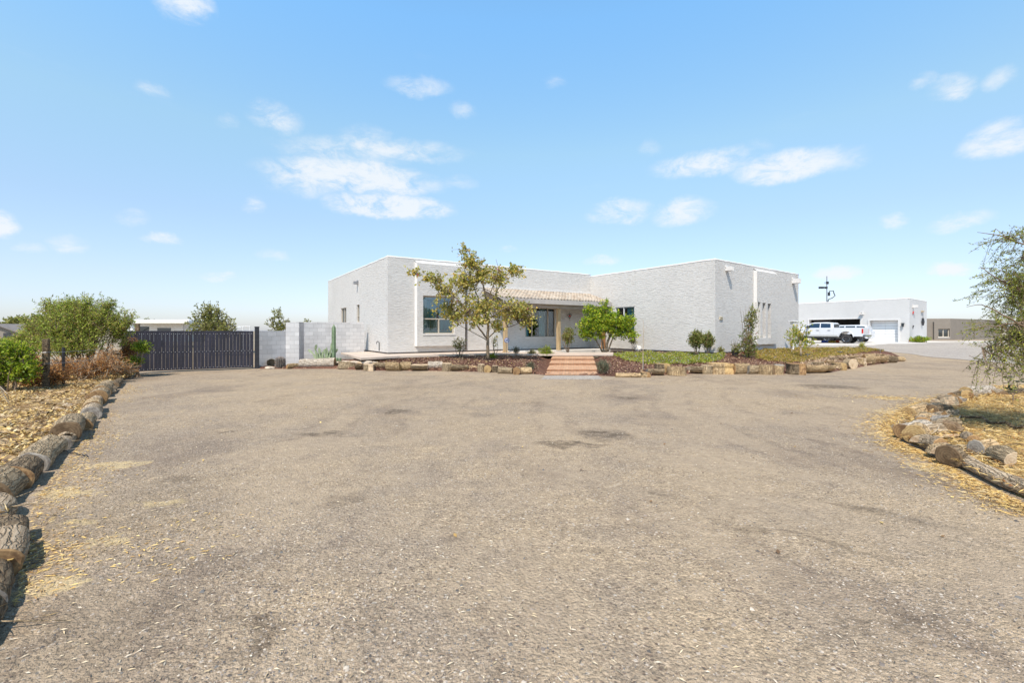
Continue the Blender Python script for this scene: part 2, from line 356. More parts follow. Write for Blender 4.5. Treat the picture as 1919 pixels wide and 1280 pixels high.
# gravel drive
def stain_mask(t, sx, sy, stains):
    """irregular oil stains with their own outline in metres on the ground"""
    acc = None
    for (cx, cy, rx, ry, ang, s) in stains:
        ca, sa = math.cos(ang), math.sin(ang)
        dx = t.math('SUBTRACT', sx, cx); dy = t.math('SUBTRACT', sy, cy)
        u = t.math('DIVIDE', t.math('ADD', t.math('MULTIPLY', dx, ca), t.math('MULTIPLY', dy, sa)), rx)
        v = t.math('DIVIDE', t.math('SUBTRACT', t.math('MULTIPLY', dy, ca), t.math('MULTIPLY', dx, sa)), ry)
        d = t.math('ADD', t.math('MULTIPLY', u, u), t.math('MULTIPLY', v, v))
        mm = t.math('MULTIPLY', t.math('SUBTRACT', 1.0, d, clamp=True), s)
        acc = mm if acc is None else t.math('MAXIMUM', acc, mm)
    return acc
def gravel(name, base, tan, dark, light, stains=None, scale=1.0, patch=1.0, sand=None, fines=0.0):
    m, t, b, out = new_mat(name)
    co = t.add('ShaderNodeTexCoord').outputs['Object']
    sp = t.add('ShaderNodeSeparateXYZ', {0: co}); 
    wob = t.vmath('ADD', co, t.vmath('MULTIPLY', t.vmath('SUBTRACT', t.add('ShaderNodeTexNoise', {'Vector': co, 'Scale': 3.0, 'Detail': 4.0}).outputs['Color'], (.5, .5, .5)).outputs[0], (.03, .03, 0)).outputs[0]).outputs[0]
    big = t.noise(wob, 0.22, 6, 0.62); mid = t.noise(co, 1.3, 6, 0.68); fin = t.noise(co, 9, 6, 0.75)
    c = t.mix(t.smooth(t.math('ADD', t.math('MULTIPLY', big, 0.62 * patch), t.math('MULTIPLY', mid, 0.42)), 0.40, 0.64), base, tan)
    c = t.mix(t.math('MULTIPLY', t.smooth(t.noise(wob, 0.75, 7, 0.7), 0.53, 0.74), 0.45), c, dark)
    # stones at three sizes, each cell with its own tone
    for sc2, w, lo, hi in ((34 * scale, 0.34, 0.58, 1.42), (78 * scale, 0.65, 0.55, 1.5), (170 * scale, 0.65, 0.60, 1.45)):
        vo = t.add('ShaderNodeTexVoronoi', {'Vector': wob, 'Scale': sc2, 'Randomness': 1.0})
        g = t.add('ShaderNodeSeparateColor', {0: vo.outputs['Color']})
        tone = t.ramp(g.outputs[0], [(0.0, lo), (0.45, 0.93), (0.72, 1.02), (0.9, 1.18), (1.0, hi)])
        c = t.mix(w, c, t.mix(1.0, c, tone, 'MULTIPLY'))
    # odd pale stones and dark stones
    vo = t.add('ShaderNodeTexVoronoi', {'Vector': co, 'Scale': 34 * scale, 'Randomness': 1.0})
    g = t.add('ShaderNodeSeparateColor', {0: vo.outputs['Color']})
    inner = t.smooth(vo.outputs['Distance'], 0.42, 0.28)
    c = t.mix(t.math('MULTIPLY', t.math('GREATER_THAN', g.outputs[1], 0.90), inner), c, light)
    c = t.mix(t.math('MULTIPLY', t.math('LESS_THAN', g.outputs[1], 0.09), inner), c, dark)
    if fines > 0:
        fm_ = t.smooth(t.math('ADD', t.math('MULTIPLY', t.noise(wob, 0.55, 6, 0.62), 0.8), t.math('MULTIPLY', t.noise(co, 2.6, 5, 0.7), 0.2)), 0.47, 0.60)
        rr_ = t.add('ShaderNodeVectorMath', {0: t.vmath('MULTIPLY', wob, (1, 1, 0)).outputs[0], 1: (13.0, 8.0, 0)}, operation='DISTANCE').outputs['Value']
        rr_ = t.math('ADD', rr_, t.math('MULTIPLY', t.noise(co, 0.5, 3), 0.9)); trk = None; rim_ = None
        for r0_, w0_ in ((8.5, .30), (10.1, .34), (11.2, .26), (12.7, .30), (15.0, .34), (16.6, .30)):
            dd_ = t.math('ABSOLUTE', t.math('SUBTRACT', rr_, r0_)); b1_ = t.smooth(dd_, w0_, w0_ * .4); b2_ = t.math('MULTIPLY', t.smooth(dd_, w0_ + .22, w0_), t.smooth(dd_, w0_ - .12, w0_))
            trk = b1_ if trk is None else t.math('MAXIMUM', trk, b1_); rim_ = b2_ if rim_ is None else t.math('MAXIMUM', rim_, b2_)
        brk = t.smooth(t.noise(co, 0.35, 4, 0.6), 0.42, 0.58)
        fm_ = t.math('MAXIMUM', fm_, t.math('MULTIPLY', t.math('MULTIPLY', trk, brk), 0.8))
        c = t.mix(t.math('MULTIPLY', t.math('MULTIPLY', rim_, brk), t.math('MULTIPLY', t.smooth(t.noise(co, 5, 5, .75), .40, .62), 0.45)), c, dark)
        c = t.mix(t.math('MULTIPLY', fm_, fines), c, t.mix(t.noise(co, 1.1, 4), tan, base))
        c = t.mix(t.math('MULTIPLY', t.smooth(t.noise(t.vmath('MULTIPLY', wob, (1.0, .55, 1)).outputs[0], 0.5, 6, 0.68), 0.50, 0.68), 0.42), c, dark)
    c = t.mix(1.0, c, t.ramp(fin, [(0.3, 0.80), (0.7, 1.16)]), 'MULTIPLY')
    if sand:
        wsp2 = t.add('ShaderNodeSeparateXYZ', {0: t.vmath('ADD', co, t.vmath('MULTIPLY', t.vmath('SUBTRACT', t.add('ShaderNodeTexNoise', {'Vector': co, 'Scale': 3.5, 'Detail': 5.0}).outputs['Color'], (.5, .5, .5)).outputs[0], (.6, .6, 0)).outputs[0]).outputs[0]})
        sm2 = stain_mask(t, wsp2.outputs[0], wsp2.outputs[1], sand)
        sm2 = t.smooth(t.math('MULTIPLY', sm2, t.smooth(t.noise(co, 8, 5, 0.75), 0.36, 0.60)), 0.10, 0.55)
        c = t.mix(t.math('MULTIPLY', sm2, 0.75), c, (0.56, 0.43, 0.24))
    if stains:
        wsp = t.add('ShaderNodeSeparateXYZ', {0: t.vmath('ADD', co, t.vmath('MULTIPLY', t.vmath('SUBTRACT', t.add('ShaderNodeTexNoise', {'Vector': co, 'Scale': 2.0, 'Detail': 5.0}).outputs['Color'], (.5, .5, .5)).outputs[0], (.9, .9, 0)).outputs[0]).outputs[0]})
        sm = stain_mask(t, wsp.outputs[0], wsp.outputs[1], stains)
        sm = t.math('MULTIPLY', t.smooth(sm, 0.08, 0.8), t.math('ADD', 0.25, t.math('MULTIPLY', t.smooth(t.noise(co, 6, 6, 0.8), 0.38, 0.62), 0.75)))
        c = t.mix(t.math('MULTIPLY', sm, 0.80), c, (0.090, 0.068, 0.050))
    t.put(b.inputs['Base Color'], c); b.inputs['Roughness'].default_value = 0.95; b.inputs['Specular IOR Level'].default_value = 0.15
    v1 = t.add('ShaderNodeTexVoronoi', {'Vector': wob, 'Scale': 42 * scale}); v2 = t.add('ShaderNodeTexVoronoi', {'Vector': wob, 'Scale': 110 * scale})
    h = t.math('ADD', t.math('ADD', t.math('MULTIPLY', v1.outputs['Distance'], -0.7), t.math('MULTIPLY', v2.outputs['Distance'], -0.35)), t.math('ADD', t.math('MULTIPLY', mid, 1.2), t.math('MULTIPLY', fin, 0.8)))
    t.put(b.inputs['Normal'], t.add('ShaderNodeBump', {'Strength': 0.9, 'Distance': 0.02, 'Height': h}))
    return m
def stain(px, py, wpx, hpx, s=1.0, ang=0.0):
    c = G(px, py); rx = wpx / F * c.y / 2; ry = (G(px, py - hpx / 2).y - G(px, py + hpx / 2).y) / 2
    return (c.x, c.y, rx, ry, ang, s)
DRIVE = gravel('gravel_drive', (0.350, 0.277, 0.208), (0.470, 0.358, 0.240), (0.175, 0.130, 0.10), (0.50, 0.43, 0.36),
               [stain(1065, 833, 130, 16, 1.3), stain(1135, 815, 110, 26, 0.9, 0.6), stain(416, 813, 44, 12, 1.5), stain(742, 771, 52, 9, 1.5), stain(1175, 747, 60, 9, 0.9),
                stain(610, 812, 110, 12, 0.8), stain(470, 1190, 170, 60, 0.8), stain(1245, 925, 60, 18, 0.6), stain(850, 1010, 130, 40, 0.5), stain(640, 935, 150, 40, 0.6), stain(1560, 725, 160, 12, 0.9), stain(330, 905, 120, 30, 0.6), stain(260, 960, 520, 220, 0.42), stain(160, 1180, 700, 240, 0.50), stain(420, 1060, 440, 120, 0.36), stain(700, 1150, 300, 60, .4), stain(1700, 1180, 500, 60, .5), stain(1500, 1010, 420, 22, .6, -.6), stain(1640, 960, 340, 20, .6, -.6)],
               fines=0.75, sand=[stain(215, 872, 150, 22, 1.4), stain(120, 925, 130, 26, 1.5), stain(130, 985, 110, 18, 1.4), stain(215, 1010, 120, 20, 1.1), stain(95, 1100, 110, 50, 1.4), stain(300, 945, 160, 16, .8), stain(1690, 775, 90, 22, 1.4), stain(1680, 815, 90, 22, 1.3), stain(1662, 746, 60, 8, 1.3), stain(1760, 878, 120, 22, 1.2)])
LANE = gravel('gravel_lane', (0.42, 0.37, 0.33), (0.48, 0.42, 0.36), (0.30, 0.26, 0.23), (0.62, 0.58, 0.54))
DIRT = gravel('dirt', (0.30, 0.19, 0.10), (0.44, 0.29, 0.14), (0.18, 0.12, 0.08), (0.55, 0.42, 0.25))
FAR = gravel('desert_ground', (0.33, 0.27, 0.20), (0.40, 0.33, 0.24), (0.20, 0.18, 0.11), (0.5, 0.45, 0.38), scale=0.3)
MULCH = gravel('mulch', (0.125, 0.060, 0.042), (0.20, 0.105, 0.070), (0.05, 0.026, 0.020), (0.40, 0.27, 0.17), scale=0.55)
STRAWG = gravel('straw_ground', (0.40, 0.27, 0.11), (0.50, 0.35, 0.15), (0.20, 0.14, 0.08), (0.66, 0.50, 0.25))

# bark and cut wood
def bark(name, c1, c2, c3, sc=(3, 14, 14)):
    m, t, b, out = new_mat(name)
    co = t.add('ShaderNodeTexCoord').outputs['Object']
    orr = t.add('ShaderNodeObjectInfo').outputs['Random']
    off = t.vmath('ADD', co, t.vmath('MULTIPLY', t.add('ShaderNodeCombineXYZ', {0: orr, 1: orr, 2: orr}).outputs[0], (37, 21, 53)).outputs[0]).outputs[0]
    v = t.vmath('MULTIPLY', off, sc).outputs[0]
    n1 = t.noise(v, 1.6, 6, 0.7, 0.6); n2 = t.noise(off, 18, 5, 0.7)
    vw = t.vmath('ADD', v, t.vmath('MULTIPLY', t.add('ShaderNodeTexNoise', {'Vector': off, 'Scale': 7.0, 'Detail': 5.0}).outputs['Color'], (1.2, 1.8, 1.8)).outputs[0]).outputs[0]
    vo = t.add('ShaderNodeTexVoronoi', {'Vector': vw, 'Scale': 1.3}, feature='DISTANCE_TO_EDGE')
    c = t.ramp(n1, [(0.28, c1), (0.5, c2), (0.72, c3)])
    c = t.mix(t.math('MULTIPLY', t.smooth(vo.outputs['Distance'], 0.08, 0.0), 0.5), c, tuple(x * 0.3 for x in c1))
    c = t.mix(1.0, c, t.ramp(n2, [(0.3, 0.7), (0.7, 1.25)]), 'MULTIPLY')
    c = t.mix(1.0, c, t.ramp(orr, [(0.0, 0.8), (1.0, 1.2)]), 'MULTIPLY')
    t.put(b.inputs['Base Color'], c); b.inputs['Roughness'].default_value = 0.93; b.inputs['Specular IOR Level'].default_value = 0.2
    h = t.math('ADD', t.math('MULTIPLY', t.smooth(vo.outputs['Distance'], 0.0, 0.14), 1.0), t.math('MULTIPLY', n1, 1.0))
    t.put(b.inputs['Normal'], t.add('ShaderNodeBump', {'Strength': 0.9, 'Distance': 0.02, 'Height': h})); return m
BARK_G = bark('bark_grey', (0.15, 0.105, 0.065), (0.37, 0.28, 0.175), (0.56, 0.44, 0.29), (2.2, 17, 17))
BARK_T = bark('bark_tan', (0.24, 0.15, 0.08), (0.48, 0.34, 0.19), (0.62, 0.47, 0.29))
BARK_W = bark('bark_white', (0.30, 0.23, 0.17), (0.52, 0.44, 0.35), (0.64, 0.57, 0.48))
BARK_D = bark('bark_dark', (0.06, 0.042, 0.03), (0.20, 0.145, 0.09), (0.40, 0.30, 0.19), (2.2, 17, 17))
BARK_R = bark('bark_weathered', (0.20, 0.14, 0.085), (0.43, 0.33, 0.225), (0.58, 0.47, 0.34), (1.5, 22, 22))
def cutwood(name, c1, c2, dark):
    m, t, b, out = new_mat(name)
    co = t.add('ShaderNodeTexCoord').outputs['Object']; sp = t.add('ShaderNodeSeparateXYZ', {0: co})
    orr = t.add('ShaderNodeObjectInfo').outputs['Random']
    r_ = t.math('SQRT', t.math('ADD', t.math('MULTIPLY', sp.outputs[1], sp.outputs[1]), t.math('MULTIPLY', sp.outputs[2], sp.outputs[2])))
    r_ = t.math('ADD', r_, t.math('MULTIPLY', t.noise(co, 9, 3), 0.03))
    ring = t.math('SINE', t.math('MULTIPLY', r_, 210.0))
    n = t.noise(t.vmath('MULTIPLY', co, (2, 12, 12)).outputs[0], 2.0, 5, 0.7, 0.5)
    c = t.ramp(n, [(0.3, c1), (0.7, c2)])
    c = t.mix(t.math('MULTIPLY', t.math('ADD', t.math('MULTIPLY', ring, 0.5), 0.5), 0.38), c, dark)
    c = t.mix(t.math('MULTIPLY', t.smooth(t.noise(co, 7, 5, 0.7), 0.46, 0.64), 0.75), c, dark)
    c = t.mix(1.0, c, t.ramp(orr, [(0.0, 0.78), (1.0, 1.18)]), 'MULTIPLY')
    t.put(b.inputs['Base Color'], c); b.inputs['Roughness'].default_value = 0.85; b.inputs['Specular IOR Level'].default_value = 0.2
    t.put(b.inputs['Normal'], t.add('ShaderNodeBump', {'Strength': 0.5, 'Distance': 0.006, 'Height': n})); return m
CUT_Y = cutwood('cut_wood_yellow', (0.40, 0.26, 0.11), (0.60, 0.43, 0.21), (0.20, 0.11, 0.05))
CUT_O = cutwood('cut_wood_orange', (0.27, 0.155, 0.07), (0.46, 0.29, 0.14), (0.12, 0.065, 0.035))
CUT_P = cutwood('cut_wood_pale', (0.54, 0.40, 0.26), (0.70, 0.56, 0.39), (0.34, 0.22, 0.13))
CUT_B = cutwood('cut_wood_brown', (0.20, 0.13, 0.075), (0.34, 0.23, 0.13), (0.09, 0.055, 0.03))
CUT_G = cutwood('cut_wood_grey', (0.30, 0.265, 0.22), (0.44, 0.39, 0.33), (0.14, 0.11, 0.09))
TRUNK = bark('trunk_bark', (0.16, 0.12, 0.08), (0.30, 0.23, 0.155), (0.42, 0.34, 0.25), (12, 12, 2.5))
TWIG = simple('twig', (0.22, 0.155, 0.10), 0.85, 0.25, 9)
TWIG_P = simple('twig_pale', (0.42, 0.33, 0.23), 0.85, 0.2, 9)
L_MAIN = leaf_mat('leaf_yellow_green', [(0.34, 0.34, 0.06), (0.48, 0.45, 0.09), (0.60, 0.50, 0.12), (0.22, 0.25, 0.05), (0.64, 0.53, 0.17), (0.62, 0.42, 0.08), (0.40, 0.40, 0.08), (0.70, 0.60, 0.28), (0.26, 0.25, 0.06)])
L_CIT = leaf_mat('leaf_citrus', [(0.203, 0.321, 0.018), (0.304, 0.423, 0.027), (0.486, 0.557, 0.036), (0.101, 0.186, 0.018), (0.628, 0.624, 0.054), (0.243, 0.371, 0.027)])
L_SHRUB = leaf_mat('leaf_shrub', [(0.175, 0.220, 0.044), (0.245, 0.293, 0.055), (0.105, 0.139, 0.033), (0.350, 0.350, 0.099), (0.280, 0.204, 0.066)])
L_DES = leaf_mat('leaf_desert', [(0.33, 0.41, 0.05), (0.46, 0.52, 0.07), (0.20, 0.27, 0.04), (0.52, 0.53, 0.11), (0.38, 0.38, 0.08), (0.42, 0.30, 0.11), (0.28, 0.36, 0.06), (0.15, 0.19, 0.04)])
L_BRI = leaf_mat('leaf_bright', [(0.212, 0.316, 0.018), (0.325, 0.431, 0.027), (0.130, 0.201, 0.018), (0.455, 0.489, 0.045)])
L_OLV = leaf_mat('leaf_olive', [(0.200, 0.225, 0.060), (0.300, 0.309, 0.084), (0.130, 0.140, 0.042), (0.400, 0.375, 0.120)])
L_MESQ = leaf_mat('leaf_mesquite', [(0.203, 0.236, 0.045), (0.304, 0.340, 0.060), (0.405, 0.435, 0.070), (0.121, 0.151, 0.035), (0.527, 0.510, 0.080), (0.223, 0.227, 0.050)])
L_DRY = leaf_mat('leaf_dry', [(0.473, 0.215, 0.065), (0.338, 0.143, 0.043), (0.607, 0.300, 0.097), (0.236, 0.108, 0.043), (0.709, 0.400, 0.140)])
L_LIT = leaf_mat('leaf_litter', [(0.60, 0.41, 0.14), (0.68, 0.49, 0.19), (0.44, 0.28, 0.10), (0.24, 0.145, 0.07), (0.60, 0.42, 0.19), (0.15, 0.09, 0.05), (0.54, 0.38, 0.14), (0.68, 0.56, 0.33), (0.30, 0.20, 0.10)], trans=0.15)
L_STR = leaf_mat('straw', [(0.670, 0.460, 0.153), (0.756, 0.550, 0.230), (0.540, 0.340, 0.111), (0.626, 0.480, 0.255), (0.367, 0.230, 0.102)], trans=0.1)
L_MUL = leaf_mat('mulch_chip', [(0.13, 0.062, 0.045), (0.20, 0.10, 0.068), (0.08, 0.04, 0.03), (0.28, 0.16, 0.11), (0.16, 0.08, 0.06), (0.44, 0.31, 0.19)], trans=0.0)
L_GRY = leaf_mat('leaf_grey_green', [(0.15, 0.18, 0.10), (0.20, 0.225, 0.14), (0.10, 0.13, 0.08)])
L_COV = leaf_mat('leaf_groundcover', [(0.260, 0.330, 0.034), (0.360, 0.418, 0.046), (0.180, 0.227, 0.028), (0.500, 0.487, 0.080), (0.400, 0.330, 0.091)])
L_COV2 = leaf_mat('leaf_groundcover_dry', [(0.332, 0.292, 0.052), (0.429, 0.341, 0.073), (0.234, 0.211, 0.042), (0.585, 0.406, 0.115), (0.488, 0.308, 0.094)])
L_PINK = leaf_mat('petal_pink', [(0.62, 0.10, 0.26), (0.70, 0.20, 0.38)])
L_REDF = leaf_mat('petal_red', [(0.55, 0.05, 0.06), (0.60, 0.12, 0.10)])
L_LAV = leaf_mat('petal_lavender', [(0.42, 0.36, 0.50), (0.50, 0.46, 0.55)])
L_YEL = leaf_mat('leaf_yellow', [(0.525, 0.475, 0.050), (0.375, 0.425, 0.050), (0.200, 0.300, 0.040), (0.625, 0.475, 0.080), (0.275, 0.350, 0.040)])
L_PALE = leaf_mat('petal_pale', [(0.60, 0.50, 0.38), (0.66, 0.60, 0.50)])
CACT = simple('cactus_green', (0.17, 0.235, 0.13), 0.6, 0.25, 8)
CACT_Y = simple('cactus_rib', (0.46, 0.45, 0.22), 0.7, 0.2, 8)
SPINE = simple('spines', (0.24, 0.17, 0.13), 0.9, 0.3, 20)
ROCK = simple('rock_pale', (0.50, 0.41, 0.32), 0.9, 0.2, 4, 0.6, 12)
ROCK_T = simple('rock_tan', (0.46, 0.34, 0.22), 0.9, 0.25, 4, 0.6, 12)
ROCK_G = simple('rock_grey', (0.34, 0.33, 0.32), 0.9, 0.2, 4, 0.6, 12)

# ================================================================== TERRAIN
def axis(lo, hi, fine_lo, fine_hi, step):
    a = list(np.arange(fine_lo, fine_hi + 1e-6, step)); d = step
    x = fine_hi
    while x < hi: d *= 1.5; x += d; a.append(min(x, hi))
    d = step; x = fine_lo
    while x > lo: d *= 1.5; x -= d; a.insert(0, max(x, lo))
    return np.array(a)
gx = axis(-3000, 3000, -24, 60, 0.5); gy = axis(-400, 4000, -6, 64, 0.5)
def grid_mesh(name, xs, ys, fz, mat, parent=None, smooth=True):
    X, Y = np.meshgrid(xs, ys); Z = fz(X, Y); V = np.stack([X, Y, Z], -1).reshape(-1, 3)
    nx, ny = len(xs), len(ys); i = np.arange((nx - 1) * (ny - 1)); r, c = i // (nx - 1), i % (nx - 1); a = r * nx + c
    return np_mesh(name, V, np.stack([a, a + 1, a + nx + 1, a + nx], 1), mat, parent, smooth)
tag(grid_mesh('ground', gx, gy, lambda x, y: hgt(x, y) - 0.012, FAR), kind='structure')
dx = gx[(gx >= -24) & (gx <= 60)]; dy = gy[(gy >= -6) & (gy <= 64)]
tag(grid_mesh('driveway', dx, dy, hgt, DRIVE), kind='structure')
# hills far on the horizon
hx = np.linspace(-3800, 3800, 240)
hz_ = 12 + 14 * np.sin(hx * 0.0021 + 2.0) + 8 * np.sin(hx * 0.0063) + 4 * np.sin(hx * 0.021)
hz_ = np.clip(hz_, 3, None)
V = []; Fq = []
for i, x in enumerate(hx):
    yy = 3600
    V += [(x, yy - 150, -1.0), (x, yy, hz_[i] * 0.7), (x, yy + 160, hz_[i]), (x, yy + 500, -1.0)]
for i in range(len(hx) - 1):
    for k in range(3): a = i * 4 + k; Fq.append((a, a + 4, a + 5, a + 1))
HILLM = simple('far_hills', (0.36, 0.37, 0.40), 0.95, 0.15, 0.01)  # distant haze put into the colour as a pale blue-grey
tag(np_mesh('hills', V, Fq, HILLM, smooth=True), kind='structure')

def strip_sheet(name, near, far, nt, mat, lift, skirt=False, rough=0.0):
    """sheet between two matched world polylines"""
    n = len(near); V = np.zeros((n, nt + 1, 3))
    for i in range(n):
        for j in range(nt + 1):
            tt = j / nt; p = near[i].lerp(far[i], tt)
            V[i, j] = (p.x, p.y, lift(p, tt) + (rng.normal() * rough if 0 < tt < 1 else 0))
    a = np.arange((n - 1) * nt); r, c = a // nt, a % nt; b0 = r * (nt + 1) + c
    return np_mesh(name, V.reshape(-1, 3), np.stack([b0, b0 + nt + 1, b0 + nt + 2, b0 + 1], 1), mat, smooth=True)
def interp(tab, x):
    xs = [q[0] for q in tab]
    return [float(np.interp(x, xs, [q[k] for q in tab])) for k in range(1, len(tab[0]))]
# planting bed in front of the house
NEAR = [(488, 692), (536, 692), (628, 692), (700, 695), (771, 695.5), (846, 696.5), (921, 698), (1000, 702), (1021, 704), (1121, 705), (1154, 706.5), (1217, 706),
        (1255, 703), (1316, 701), (1406, 701), (1480, 701.5), (1549, 700), (1584, 694), (1634, 685), (1681, 679), (1699, 676)]
FARB = [(488, 21.0, .03), (536, 21.2, .04), (628, 23.5, .20), (677, 19.9, .40), (750, 21.4, .44), (850, 22.9, .45), (920, 23.4, .44), (1010, 23.4, .38), (1034, 23.4, .30), (1112, 23.4, .30),
        (1125, 23.5, .38), (1150, 27.0, .46), (1341, 22.9, .52), (1497, 28.4, .52), (1510, 31, .46), (1640, 31, .42), (1670, 28.5, .3), (1699, 25.4, .03)]
def bed_pt(px, tt):
    ny, = interp(NEAR, px); n = G(px, ny - 0.5); Yf, zf = interp(FARB, px); f = D(px, Yf, zf)
    p = n.lerp(f, tt); z0 = n.z + 0.07
    base = z0 + (zf - z0) * (tt ** 0.9)
    if 1010 < px < 1128:
        w = min(1, (px - 1010) / 14, (1128 - px) / 10); base -= 0.10 * w * min(1, tt * 8)
    return Vector((p.x, p.y, base))
pxs = np.arange(488, 1700, 4.0); nt = 26
V = np.zeros((len(pxs), nt + 1, 3))
for i, px in enumerate(pxs):
    for j in range(nt + 1):
        p = bed_pt(px, j / nt); V[i, j] = (p.x, p.y, p.z + (rng.normal() * 0.012 if 0 < j < nt else 0))
    V[i, 0, 2] -= 0.10
V2 = np.concatenate([V, V[:, -1:, :] * [1, 1, 0] + [0, 0, -0.05]], axis=1); n2 = nt + 1
a = np.arange((len(pxs) - 1) * n2); r, c = a // n2, a % n2; b0 = r * (n2 + 1) + c
tag(np_mesh('mulch_bed', V2.reshape(-1, 3), np.stack([b0, b0 + n2 + 1, b0 + n2 + 2, b0 + 1], 1), MULCH, smooth=True), kind='structure')

def slab(name, top, thick, mat, kind='structure', parent=None):
    mb = MB(); n = len(top); bot = [Vector((p.x, p.y, p.z - thick)) for p in top]
    mb.face(top)
    for i in range(n): j = (i + 1) % n; mb.face([top[i], bot[i], bot[j], top[j]])
    o = mb.build(name, mat, parent)
    if kind: tag(o, kind=kind)
    return o

# ================================================================== HOUSE
A = Vector((-6.146, 22.5, 0)); u = Vector((.834, .552, 0)); v = Vector((-.552, .834, 0))
I = A + u * 13.57
B = A + v * 13.7
C = I - v * 8.90 * 1.0
C = Vector((10.08, 22.57, 0)); Dn = Vector((18.10, 28.75, 0)); E = Vector((10.2, 40.6, 0)); Bk = B + Vector((6, 5.5, 0))
ZB, ZT = 0.57, 5.33
house = root('house', 'large white textured stucco house with flat parapet roof and a tiled front porch', 'house', (2, 27, 0))
def wall_panel(name, p0, p1, z0, z1, mat, parent, holes=(), depth=0.14, uvs=False, thick=None, recmat=None):
    """vertical wall seen from the side where p0->p1 runs left to right; holes in (u0,u1,z0,z1)"""
    d = (p1 - p0); L = d.length; d = d.normalized(); inn = Vector((-d.y, d.x, 0))
    us = sorted(set([0, L] + [h[0] for h in holes] + [h[1] for h in holes])); zs = sorted(set([z0, z1] + [h[2] for h in holes] + [h[3] for h in holes]))
    def pt(uu, z, dep=0.0): q = p0 + d * uu + inn * dep; return Vector((q.x, q.y, z))
    mb = MB()
    for a_, b_ in zip(us[:-1], us[1:]):
        for c_, e_ in zip(zs[:-1], zs[1:]):
            um, zm = (a_ + b_) / 2, (c_ + e_) / 2
            if any(h[0] < um < h[1] and h[2] < zm < h[3] for h in holes): continue
            mb.face([pt(a_, c_), pt(b_, c_), pt(b_, e_), pt(a_, e_)], [(a_, c_), (b_, c_), (b_, e_), (a_, e_)])
    for (a_, b_, c_, e_) in holes:
        mb.face([pt(a_, c_), pt(a_, e_), pt(a_, e_, depth), pt(a_, c_, depth)], [(0, c_)] * 4)
        mb.face([pt(b_, c_), pt(b_, c_, depth), pt(b_, e_, depth), pt(b_, e_)], [(0, c_)] * 4)
        mb.face([pt(a_, e_), pt(b_, e_), pt(b_, e_, depth), pt(a_, e_, depth)], [(0, c_)] * 4)
        mb.face([pt(a_, c_), pt(a_, c_, depth), pt(b_, c_, depth), pt(b_, c_)], [(0, c_)] * 4)
    if thick:
        mb.face([pt(0, z1), pt(L, z1), pt(L, z1, thick), pt(0, z1, thick)], [(0, 0.05)] * 4)
        mb.face([pt(0, z0), pt(0, z1), pt(0, z1, thick), pt(0, z0, thick)], [(0, z0), (0, z1), (thick, z1), (thick, z0)])
        mb.face([pt(L, z0), pt(L, z0, thick), pt(L, z1, thick), pt(L, z1)], [(0, z0), (thick, z0), (thick, z1), (0, z1)])
        mb.face([pt(L, z0, thick), pt(0, z0, thick), pt(0, z1, thick), pt(L, z1, thick)], [(L, z0), (0, z0), (0, z1), (L, z1)])
    o = mb.build(name, mat, parent); return o, pt, L
def on_line(p0, d, px):
    k = (px - CX) / F; return (k * p0.y - p0.x) / (d.x - k * d.y)
def hole(p0, p1, px0, px1, y0, y1):
    """opening given by photo pixels, on the wall's own plane"""
    d = (p1 - p0).normalized(); a_, b_ = on_line(p0, d, px0), on_line(p0, d, px1); Ym = (p0 + d * (a_ + b_) / 2).y
    return (a_, b_, ZY(y1, Ym), ZY(y0, Ym))
def window(parent, pt, h, depth, bars=(), rails=(), frame=0.05, curtains=(), label=None, sill=True, glassm=None, fm=None):
    a_, b_, c_, e_ = h; mb = MB(); fm = fm or FRAME
    def bar(u0, u1, z0, z1, d0=0.035, d1=0.085):
        P8 = [pt(uu, zz, dd) for dd in (depth - d1, depth - d0 + 0.03) for zz in (z0, z1) for uu in (u0, u1)]
        mb.add(P8, [(0, 1, 3, 2), (4, 6, 7, 5), (0, 4, 5, 1), (2, 3, 7, 6), (0, 2, 6, 4), (1, 5, 7, 3)])
    f = frame
    bar(a_ + .004, a_ + f, c_ + .004, e_ - .004); bar(b_ - f, b_ - .004, c_ + .004, e_ - .004)
    bar(a_ + f, b_ - f, c_ + .004, c_ + f); bar(a_ + f, b_ - f, e_ - f, e_ - .004)
    for (ub, z0, z1) in bars: bar(ub - f / 2, ub + f / 2, z0, z1, 0.037, 0.082)
    for (zb, u0, u1) in rails: bar(u0, u1, zb - f / 2, zb + f / 2, 0.036, 0.084)
    w = mb.build('window', fm, parent, bevel=0)
    if label: w['label'] = label
    g = MB(); g.face([pt(a_ + .01, c_ + .01, depth - .03), pt(b_ - .01, c_ + .01, depth - .03), pt(b_ - .01, e_ - .01, depth - .03), pt(a_ + .01, e_ - .01, depth - .03)])
    g.build('pane', glassm or GLASS, w)
    for (u0, u1, z0, z1, cm_, dd) in curtains:
        cb = MB(); n = max(6, int((u1 - u0) / 0.035))
        for i in range(n):
            ua, ub = u0 + (u1 - u0) * i / n, u0 + (u1 - u0) * (i + 1) / n
            da, db = dd + 0.03 * math.sin(i * 1.3), dd + 0.03 * math.sin((i + 1) * 1.3)
            cb.face([pt(ua, z0, depth + da), pt(ub, z0, depth + db), pt(ub, z1, depth + db), pt(ua, z1, depth + da)])
        cb.build('curtain', cm_, w)
    if sill:
        s_ = MB(); P8 = [pt(uu, zz, dd) for dd in (-0.03, depth - .02) for zz in (c_ - 0.055, c_ + 0.012) for uu in (a_ - .03, b_ + .03)]
        s_.add(P8, [(0, 1, 3, 2), (4, 6, 7, 5), (0, 4, 5, 1), (2, 3, 7, 6), (0, 2, 6, 4), (1, 5, 7, 3)]); s_.build('sill', STUCCO_TRIM, w)
    return w
